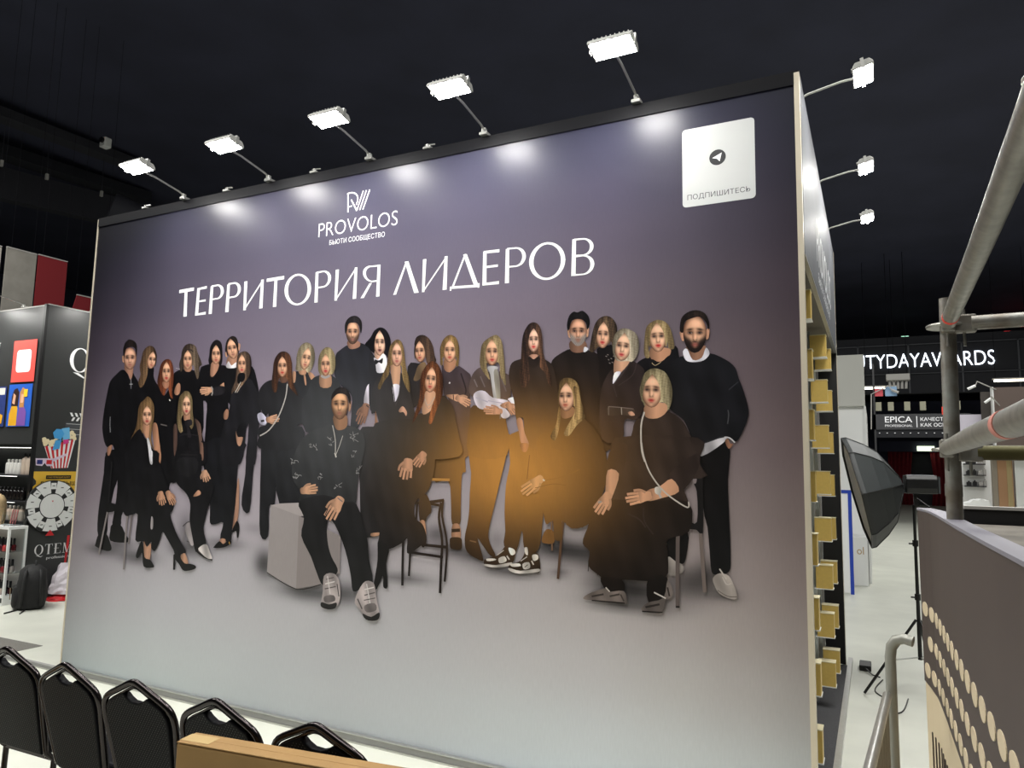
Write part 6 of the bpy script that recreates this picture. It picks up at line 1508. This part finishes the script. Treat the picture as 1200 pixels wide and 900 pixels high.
# backpack and bags on the floor
bpk = thing('backpack', 'black backpack standing on the floor before the cabinet', 'backpack', (-2.93, 1.42, 0), radians(-30))
M_bp = mat('black_canvas', (24, 24, 25), .75, noise=.3, nscale=14, bump=.3, bscale=40)
prof = [(.17, .0), (.215, .03), (.225, .15), (.215, .32), (.18, .44), (.10, .50), (.02, .515)]
m = MB(); n = 20; vs = []
for r, h in prof:
    for k in range(n):
        a = 2*pi*k/n; ex = abs(cos(a))**.6*(1 if cos(a) > 0 else -1); ey = abs(sin(a))**.6*(1 if sin(a) > 0 else -1)
        vs.append((ex*r*1.05, ey*r*.72+.01*sin(h*20+k), h))
m.add(vs, [(i*n+k, i*n+(k+1) % n, (i+1)*n+(k+1) % n, (i+1)*n+k) for i in range(len(prof)-1) for k in range(n)] + [tuple(range(n))[::-1], tuple(range((len(prof)-1)*n, len(prof)*n))])
m.build('pack_body', M_bp, bpk, smooth=True)
m = MB(); vs = []
for r, h in [(.13, .03), (.155, .06), (.155, .2), (.13, .26), (.04, .28)]:
    for k in range(16):
        a = 2*pi*k/16; vs.append((abs(cos(a))**.6*(1 if cos(a) > 0 else -1)*r*1.1, -.13+abs(sin(a))**.6*(1 if sin(a) > 0 else -1)*r*.45, h))
m.add(vs, [(i*16+k, i*16+(k+1) % 16, (i+1)*16+(k+1) % 16, (i+1)*16+k) for i in range(4) for k in range(16)] + [tuple(range(16))[::-1], tuple(range(64, 80))]); m.build('front_pocket', M_bp, bpk, smooth=True)
for sx in (-1, 1): MB().tube(catmull_open([(.17, sx*.07, .46), (.26, sx*.08, .40), (.29, sx*.09, .25), (.26, sx*.10, .10), (.20, sx*.10, .05)], 5), .016, 8).build('shoulder_strap', M_bp, bpk, smooth=True)
MB().tube(catmull_open([(-.06, .02, .50), (-.03, .02, .545), (.03, .02, .545), (.06, .02, .50)], 5), .010, 8).build('grab_handle', M_bp, bpk, smooth=True)
MB().tube([(-.06, -.215, .10), (-.06, -.218, .24)], .005, 6).build('zip_pull', mat('tan_cord', (150, 132, 104), .6), bpk)
for k, (a, b) in enumerate((((.15, -.12, .01), (.32, -.25, .008)), ((.2, -.05, .01), (.42, -.10, .008)))): MB().tube([a, b], .008, 6).build('loose_strap', M_bp, bpk)
def crumple(name, m, loc, rx, ry, h, lab, cat, seed):
    rr = random.Random(seed); mb = MB(); n = 18; vs = []; L = 9
    for i in range(L+1):
        t = i/L; r0_ = (1-.55*t**1.5)
        for k in range(n):
            a = 2*pi*k/n; j = 1+rr.uniform(-.12, .12); vs.append((rx*r0_*cos(a)*j, ry*r0_*sin(a)*j, h*t*(1+rr.uniform(-.06, .06))*(1+.15*cos(a+1)) if i else 0))
    mb.add(vs, [(i*n+k, i*n+(k+1) % n, (i+1)*n+(k+1) % n, (i+1)*n+k) for i in range(L) for k in range(n)] + [tuple(range(n))[::-1], tuple(range(L*n, (L+1)*n))])
    o = mb.build(name, m); o.location = loc; return tag(o, lab, cat)
crumple('paper_bag', mat('lilac_white_bag', (226, 218, 226), .5), (-3.17, 1.99, .078), .19, .19, .34, 'crumpled white bag behind the black backpack', 'bag', 3)
crumple('red_cloth', M_red, (-3.15, 1.98, 0), .22, .24, .055, 'red cloth lying under the crumpled white bag', 'cloth', 5)
MAT = [(-2.575, 0.386), (-0.977, 0.422), (-0.974, 0.164), (-0.699, -0.507)]
tag(MB().prism(MAT, .004, lambda u, v, w: (u, v, w)).build('floor_mat', mat('grey_floor_mat', (124, 122, 116), .95, noise=.2, nscale=90)), 'grey carpet mat lying on the pale floor at the left', 'mat')
# booth arm lamp and hanging banners behind the booth
for (x, y, z, rz, lab) in ((-4.83, 1.57, 3.8165, 0, 'arm floodlight over the front of the black cosmetics booth, left one'), (-3.92, 1.57, 3.8165, 0, 'arm floodlight over the front of the black cosmetics booth, nearest the corner'), (-3.415, 2.18, 3.8365, 90, 'arm floodlight on the aisle side of the black cosmetics booth')):
    o = copy_tree(lamp0); o.location = (x, y, z); o.rotation_euler = (0, 0, radians(rz)); tag(o, lab, 'lamp', 'floodlights of the cosmetics booth')
M_gear0 = mat('thin_black_wire', (14, 14, 18), .9, spec=.1)
def hung(lab, y0, y1, z0, z1, m, slant=0.0):
    t = thing('hanging_banner', lab, 'banner', (-7, (y0+y1)/2, z0)); dy = (y1-y0)/2
    MB().prism([(-dy, 0), (dy, 0), (dy-slant*0, z1-z0), (-dy+slant, z1-z0)], .02, lambda u, v, w: (w, u, v)).build('cloth', m, t)
    MB().box(-.005, .028, -dy+max(0, slant), dy, z1-z0+.001, z1-z0+.02).build('top_rail', M_grey, t)
    for yy in (-dy*.7, dy*.8): MB().tube([(.012, yy, z1-z0+.02), (.012, yy, 10.2-z0)], .003, 4).build('suspension_wire', M_gear0, t)
    return t
hung('grey hanging banner above the cosmetics booth', 2.86, 3.36, 4.0, 5.40, mat('grey_mesh_banner', (150, 146, 138), .8, noise=.2, nscale=4)); hung('dark red hanging banner above the cosmetics booth', 3.39, 3.91, 4.0, 5.41, mat('wine_red_banner', (122, 22, 30), .8)); hung('short slanted red banner beside the wall edge', 4.02, 4.7, 4.3, 4.84, mat('wine_red_banner', (122, 22, 30), .8), .12); hung('pale grey banner cut by the left photo edge', 2.1, 2.78, 4.2, 5.38, mat('pale_mesh_banner', (176, 172, 162), .8), -.0)

# ------------------------------------------------------------------ far end of the hall
M_fasc = mat('dark_fascia', (26, 27, 33), .8)
M_neon = mat('white_light_letters', (236, 244, 255), .5, emit=2.6)
sg = thing('lit_sign', 'row of white illuminated capitals on a dark fascia far down the hall', 'sign', (8.0, 30, 5.5))
B('fascia', M_fasc, sg, (-6.5, 8, .0, .4, -.4, 2.0))
full = 'BEAUTYDAYAWARDS'
text('letters', full, M_neon, sg, lambda u, v, w: (u, -.08-w, v), -3.36, 2.735, .68, 1.27, -.006)
B('gantry_rail', mat('truss_grey', (58, 60, 66), .6), sg, (-6.5, 8, -.1, -.05, 1.62, 1.66), (-6.5, 8, -.1, -.05, .40, .43))
for k in range(8): B('gantry_post', mat('truss_grey', (58, 60, 66), .6), sg, (-6+k*1.9, -5.94+k*1.9, -.1, -.05, -.4, 1.66))
ep = thing('far_booth', 'dark far booth with pale lettering on its grey fascia', 'exhibition stand', (7.8, 24, 0))
B('fascia', mat('slate_fascia', (58, 58, 62), .6), ep, (-1.46, 1.4, .0, .2, 3.29, 3.82))
Mw2 = mat('pale_lettering', (222, 222, 224), .6, emit=.35)
fe = lambda u, v, w: (u, -.012-w, v)
text('lettering', 'EPICA', Mw2, ep, fe, -1.12, -.29, 3.53, 3.74, .01); text('lettering', 'PROFESSIONAL', Mw2, ep, fe, -1.12, -.29, 3.38, 3.46)
B('lettering_bar', Mw2, ep, (-.17, -.145, -.02, -.001, 3.36, 3.74)); text('lettering', 'КАЧЕСТВО', Mw2, ep, fe, -.05, .86, 3.575, 3.70, .01); text('lettering', 'КАК ОСНОВА', Mw2, ep, fe, -.05, 1.06, 3.38, 3.505, .01)
B('booth_post', M_darkg, ep, (-1.46, -1.40, .0, .1, 0, 5.6)); B('booth_post', M_darkg, ep, (1.34, 1.4, .0, .1, 0, 3.29))
B('valance', M_fasc, ep, (-1.46, 1.4, .05, .15, 3.02, 3.285))
for k in range(12): MB().lathe([(.0, 0), (.022, .012), (.022, .03)], (-1.3+k*.235, -.01, 3.15), 8).build('spot', Mw2, ep)
for k, x in enumerate((-1.30, -.92, -.42, .05, 1.05)):
    B('top_speaker', mat('khaki_case', (150, 148, 128), .6), ep, (x-.09, x+.09, .1, .3, 3.95, 4.25))
B('screen', mat('screen_red', (190, 70, 80), .5, emit=.15), ep, (-1.42, -1.15, .0, .03, 4.45, 4.72)); B('screen', mat('screen_blue', (120, 150, 180), .5, emit=.15), ep, (-1.08, -.72, .0, .03, 4.45, 4.78))
lp = thing('arm_lamp', 'white arm lamp bending over the dark far booth', 'lamp', (6.247, 23.950, 3.301))
_l = [Vector(p)-lp.location for p in ((6.247, 23.950, 3.301), (6.287, 23.950, 4.522), (6.824, 23.900, 4.800), (6.923, 23.900, 4.649), (7.128, 23.900, 4.554))]
MB().tube(_l[:4], .022, 8).build('arm', M_grey, lp, smooth=True); MB().tube(_l[3:], .05, 6).build('head', M_grey, lp, smooth=True)
rig = thing('air_curtain', 'grey ceiling unit with hanging tubes above the far booth', 'vent', (7.20, 26.5, 5.0))
MB().tube([(-.3, 0, .5), (-.3, 0, 5.2)], .01, 5).tube([(.3, 0, .5), (.3, 0, 5.2)], .01, 5).build('suspension_wire', M_gear0, rig); B('casing', M_grey, rig, (-.40, .40, -.2, .2, .25, .50), bevel=.03)
for k in range(5): MB().tube([(-.28+k*.14, 0, .25), (-.26+k*.13, 0, -.05)], .05, 10).build('tube', M_grey, rig, smooth=True)
ft = [(6.6, 27.5, 5.1, 'short warm tube light beside the sign'), (10.9, 27.5, 5.25, 'long white tube light under the sign end'), (12.1, 24.0, 4.75, 'tube light cut by the right photo edge')]
for x, y, z, lab in ft:
    t = thing('tube_light', lab, 'lamp', (x, y, z)); MB().tube([(-.55, 0, 0), (.55, 0, 0)], .04, 8).build('tube', mat('tube_glow', (255, 246, 222), .5, emit=5), t); B('reflector', M_grey, t, (-.6, .6, -.1, .1, .05, .09))
    for xx in (-.5, .5): MB().tube([(xx, 0, .09), (xx, 0, 10.2-z)], .008, 5).build('suspension_wire', M_gear0, t)
# red curtains around a dark doorway
M_cur = mat('dark_red_velvet', (140, 24, 38), .8, noise=.3, nscale=6)
cu = thing('stage_curtain', 'dark red curtains parted around a black doorway at the hall end', 'curtain', (8.6, 43, 0))
def drape(x0, x1, lean):
    m = MB(); n = 28; vs = []
    for i in range(n+1):
        t = i/n; x = x0+(x1-x0)*t; w = .09*sin(t*n*1.3)
        vs += [(x, w, 0), (x+lean*(1-t if lean > 0 else t)*.5, w*.8, 1.5), (x, w*.6, 3.0)]
    m.add(vs, [(i*3+k, (i+1)*3+k, (i+1)*3+k+1, i*3+k+1) for i in range(n) for k in range(2)])
    o = m.build('drape', M_cur, cu, smooth=True); s = o.modifiers.new('thickness', 'SOLIDIFY'); s.thickness = .03; return o
drape(-1.55, -.35, -.3); drape(.55, 1.9, .3)
B('dark_wall', M_black, cu, (-5, 8, 1.4, 1.5, 0, 6)); B('backdrop', mat('press_wall', (44, 45, 50), .7, noise=.3, nscale=3), cu, (-.9, 1.0, .5, .55, 0, 2.9)); B('lintel', M_black, cu, (-2.0, 2.4, -.1, .1, 3.0, 3.6))
B('exit_light', mat('exit_glow', (226, 240, 206), .5, emit=2.0), cu, (-.1, .75, -.25, -.15, 3.05, 3.32))
for x in (-3.1, -2.0): B('notice', M_grey, cu, (x, x+.55, -.2, -.15, 4.1, 4.6))
# booths at the right of the aisle
rb = thing('brown_booth', 'brown headed booth with a white room of shelves behind the scaffold', 'exhibition stand', (8.8, 16, 0))
B('header', mat('brown_header', (96, 82, 76), .6), rb, (.05, 1.6, 0, .3, 2.2, 3.85)); B('header_trim', M_white, rb, (.02, .05, -.01, .3, 2.2, 3.86)); B('header_side', mat('brown_header_side', (64, 58, 54), .7), rb, (-.18, .02, .3, .32, 2.2, 3.78))
B('fascia', mat('lilac_fascia', (206, 200, 214), .5), rb, (-.66, .0, .55, .6, 2.62, 3.26))
B('back_wall', M_white, rb, (-.75, 1.6, 2.0, 2.05, 0, 2.9)); B('side_wall', mat('tan_column', (178, 136, 100), .6), rb, (.12, .42, .6, .9, 0, 2.5)); B('column_edge', mat('column_grey', (150, 140, 126), .6), rb, (.02, .115, .6, .9, 0, 2.5)); B('column_panel', mat('gold_panel', (176, 156, 112), .5), rb, (.30, .40, .585, .599, .95, 2.3)); B('white_pier', M_white, rb, (.46, .72, .6, .9, 0, 2.5))
for z in (1.50, 1.78, 2.06): B('wall_shelf', M_darkg, rb, (-.45, .02, 1.75, 1.99, z, z+.03))
for i, z in enumerate((1.53, 1.81, 2.09)):
    for k, (x, w, h, cc) in enumerate(((-.40, .10, .12, 'black'), (-.26, .08, .14, 'black'), (-.14, .09, .13, 'white'), (-.03, .06, .18, 'white'))):
        t = MB().box(x, x+w, 1.80, 1.9, z, z+h*.75).box(x+w*.3, x+w*.7, 1.82, 1.88, z+h*.75, z+h).build('product_jar', M_blackp if cc == 'black' else M_grey, None)
        t.location = (8.8, 16, 0); tag(t, '%s jar %s on the %s far wall shelf' % (cc, ('at the left end', 'second from the left', 'second from the right', 'at the right end')[k], ('lowest', 'middle', 'upper')[i]), 'jar', 'jars on the far white shelves')
for k, z in enumerate((1.15, 1.55, 1.95, 2.3)): B('rack_shelf', M_darkg, rb, (.80, 1.6, .7, 1.0, z, z+.028))
for i in range(4):
    for k in range(4):
        t = MB().box(.82+k*.16, .95+k*.16, .72, .9, (1.181, 1.58, 1.98, 2.33)[i], (1.18, 1.58, 1.98, 2.33)[i]+.2).build('orange_carton', mat('orange_card', (214, 120, 52), .6) if (i+k) % 2 else M_darkg)
        t.location = (8.8, 16, 0); tag(t, '%s carton %s on the %s far rack shelf' % ('orange' if (i+k) % 2 else 'dark', ('at the left end', 'second from the left', 'third from the left', 'at the right end')[k], ('lowest', 'second', 'third', 'top')[i]), 'box', 'cartons on the far rack')
tc = thing('covered_table', 'table under a white sheet with a black triangle motif', 'table', (8.45, 16.9, 0))
m = MB(); nx, ny = 14, 8; vs = []
for j in range(ny+1):
    for i in range(nx+1):
        u = -.38+.76*i/nx; v = -.35+.7*j/ny; e = max(abs(u)/.38, abs(v)/.35); z = 1.12+.10*sin(u*5+1)-(.55*max(0, e-.8)/.2)+.02*sin(i*2.1+j)
        vs.append((u*(1+.12*max(0, e-.8)), v*(1+.1*max(0, e-.8)), z))
m.add(vs, [(j*(nx+1)+i, j*(nx+1)+i+1, (j+1)*(nx+1)+i+1, (j+1)*(nx+1)+i) for j in range(ny) for i in range(nx)]); m.build('sheet', M_white, tc, smooth=True)
B('table_body', M_grey, tc, (-.33, .33, -.3, .3, 0, .95)); MB().prism([(.1, .72), (.3, .72), (.24, 1.0)], .004, lambda u, v, w: (u, -.40-w, v)).build('motif', M_blackp, tc)
for pts, lab in ((((8.918, 16.020, 3.791), (8.514, 15.800, 3.982), (8.476, 15.800, 3.882), (8.320, 15.800, 3.807)), 'white arm lamp on the left of the brown booth header'), (((8.966, 16.020, 3.410), (8.767, 15.800, 3.634), (8.764, 15.800, 3.575), (8.643, 15.800, 3.478)), 'lit white lamp head beside the brown booth header')):
    t = thing('arm_lamp', lab, 'lamp', pts[0]); v_ = [Vector(p)-t.location for p in pts]
    MB().tube(v_[:3], .014, 8).build('arm', M_grey, t, smooth=True); MB().tube(v_[2:], .035, 6).build('head', M_white, t, smooth=True)
# upper gallery lights and red signs far away
gl = thing('gallery_beam', 'dark gallery beam crossing the far hall above the sign', 'beam', (8, 40, 8.2))
B('beam', M_fasc, gl, (-9, 25, 0, .5, 0, .6)); B('exit_plate', mat('green_glow', (170, 230, 200), .5, emit=1.2), gl, (-.15, .2, -.05, 0, .75, 1.0)); B('vent_grille', M_darkg, gl, (-6, -4, -.1, 0, 1.5, 2.0))
rs = thing('red_sign', 'small red glowing characters in the dark far hall', 'sign', (13, 40, 9.0))
for k, (x, z) in enumerate(((-.5, .05), (-.45, -.2), (.2, .35), (.3, .0), (.5, .15), (1.2, -.1))): B('stroke', mat('red_glow', (255, 52, 60), .5, emit=2), rs, (x, x+.28, 0, .05, z, z+.12))

# ------------------------------------------------------------------ dark ceiling gear
M_gear = mat('ceiling_gear', (46, 46, 54), .8)
br = thing('roof_duct', 'long dark duct running along the ceiling at the upper left', 'duct', (-12.000, 6.236, 9.621))
def along(a, b, hw, hh, name, parent, m=M_gear):
    a = Vector(a)-parent.location; b = Vector(b)-parent.location; d = (b-a).normalized(); s = d.cross(Vector((0, 0, 1))).normalized(); u = s.cross(d)
    vs = [p + s*i*hw + u*j*hh for p in (a, b) for i, j in ((-1, -1), (1, -1), (1, 1), (-1, 1))]
    return MB().add(vs, [(0, 1, 2, 3)[::-1], (4, 5, 6, 7), (0, 1, 5, 4), (1, 2, 6, 5), (2, 3, 7, 6), (3, 0, 4, 7)]).build(name, m, parent)
along((-12.000, 3.628, 9.819), (-12.000, 8.832, 10.004), .25, .11, 'duct_run', br)
b2 = thing('gallery_edge', 'broad dark balcony edge in the upper left shadows', 'balcony', (-14.000, 7.463, 9.271))
along((-14.000, 4.558, 9.684), (-14.000, 10.314, 9.974), .3, .14, 'upper_lip', b2, mat('gear_dark', (26, 27, 36), .9)); along((-14.400, 4.815, 8.900), (-14.400, 11.274, 9.498), .2, .42, 'apron', b2)
hang = [((-12.000, 5.157, 9.785), (-12.000, 5.157, 8.743), 'leftmost thin cable hanging from the dark roof duct'), ((-12.000, 6.178, 9.799), (-12.000, 6.204, 8.803), 'middle thin cable hanging from the dark roof duct'), ((-12.000, 7.622, 9.820), (-12.000, 7.632, 8.869), 'thin cable hanging near the leftmost arm floodlight')]
for a, b, lab in hang:
    t = thing('hanging_cable', lab, 'cable', b); d = Vector(a)-Vector(b); MB().tube([(0, 0, 0), d], .008, 5).build('cable', M_gear, t); B('end_weight', M_grey, t, (-.03, .03, -.03, .03, -.1, .05))
pj = thing('ceiling_camera', 'small white camera hung from the dark ceiling', 'camera', (-11.000, 6.996, 9.798))
B('housing', M_white, pj, (-.12, .1, -.1, .1, -.12, .14), bevel=.03); MB().lathe([(.07, 0), (.07, .05)], (.02, -.1, .04), 14, Matrix.Rotation(radians(90), 4, 'X')).build('lens', M_blackp, pj)
dr = thing('ceiling_drum', 'dark round ventilator drum above the wall corner', 'ventilator', (-11.000, 7.316, 8.235))
MB().lathe([(.34, -.9), (.36, 0), (.34, .02), (.25, .03), (.24, -.2)], (0, 0, 0), 24, Matrix.Rotation(radians(72), 4, 'X') @ Matrix.Rotation(radians(-30), 4, 'Y')).build('drum', M_gear, dr, smooth=True)
tr = thing('ceiling_track', 'pair of ceiling rails with a small lit lamp at the top', 'track', (1.355, 9.000, 10.634))
for (u0, v0, u1, v1) in ((650, 0, 735, 125), (706, 0, 770, 105)):
    along(Vector((1.021, 8.000, 10.856)) if u0 == 650 else Vector((2.004, 8.000, 10.571)), Vector((0.906, 13.000, 11.063)) if u0 == 650 else Vector((1.689, 13.000, 11.349)), .015, .012, 'rail', tr)
tl = thing('track_lamp', 'small lit lamp on the ceiling rail above the banner', 'lamp', (1.175, 8.600, 10.836))
B('lamp_body', M_gear, tl, (-.09, .09, -.09, .09, .06, .2)); B('lamp_face', mat('tube_glow', (255, 246, 222), .5), tl, (-.05, .05, -.09, .09, .03, .058))
ct = thing('ceiling_rail', 'thin straight ceiling rail at the upper right', 'track', (8.414, 20.000, 13.575))
along((4.921, 14.000, 10.957), (9.474, 14.000, 10.601), .012, .012, 'rail', ct, mat('rail_grey', (96, 96, 100), .6)); along((7.522, 20.000, 13.921), (10.757, 20.000, 13.935), .05, .1, 'beam', ct)
for (u, v) in ((0, 0),): 
    for k, P_ in enumerate(((7.643, 19.500, 13.961), (9.077, 19.500, 13.822), (10.153, 19.500, 13.427))):
        q = Vector(P_)-ct.location; B('fitting', mat('brass_fitting', (120, 92, 60), .6), ct, (q.x-.06, q.x+.06, q.y-.06, q.y+.06, q.z-.15, q.z+.12))
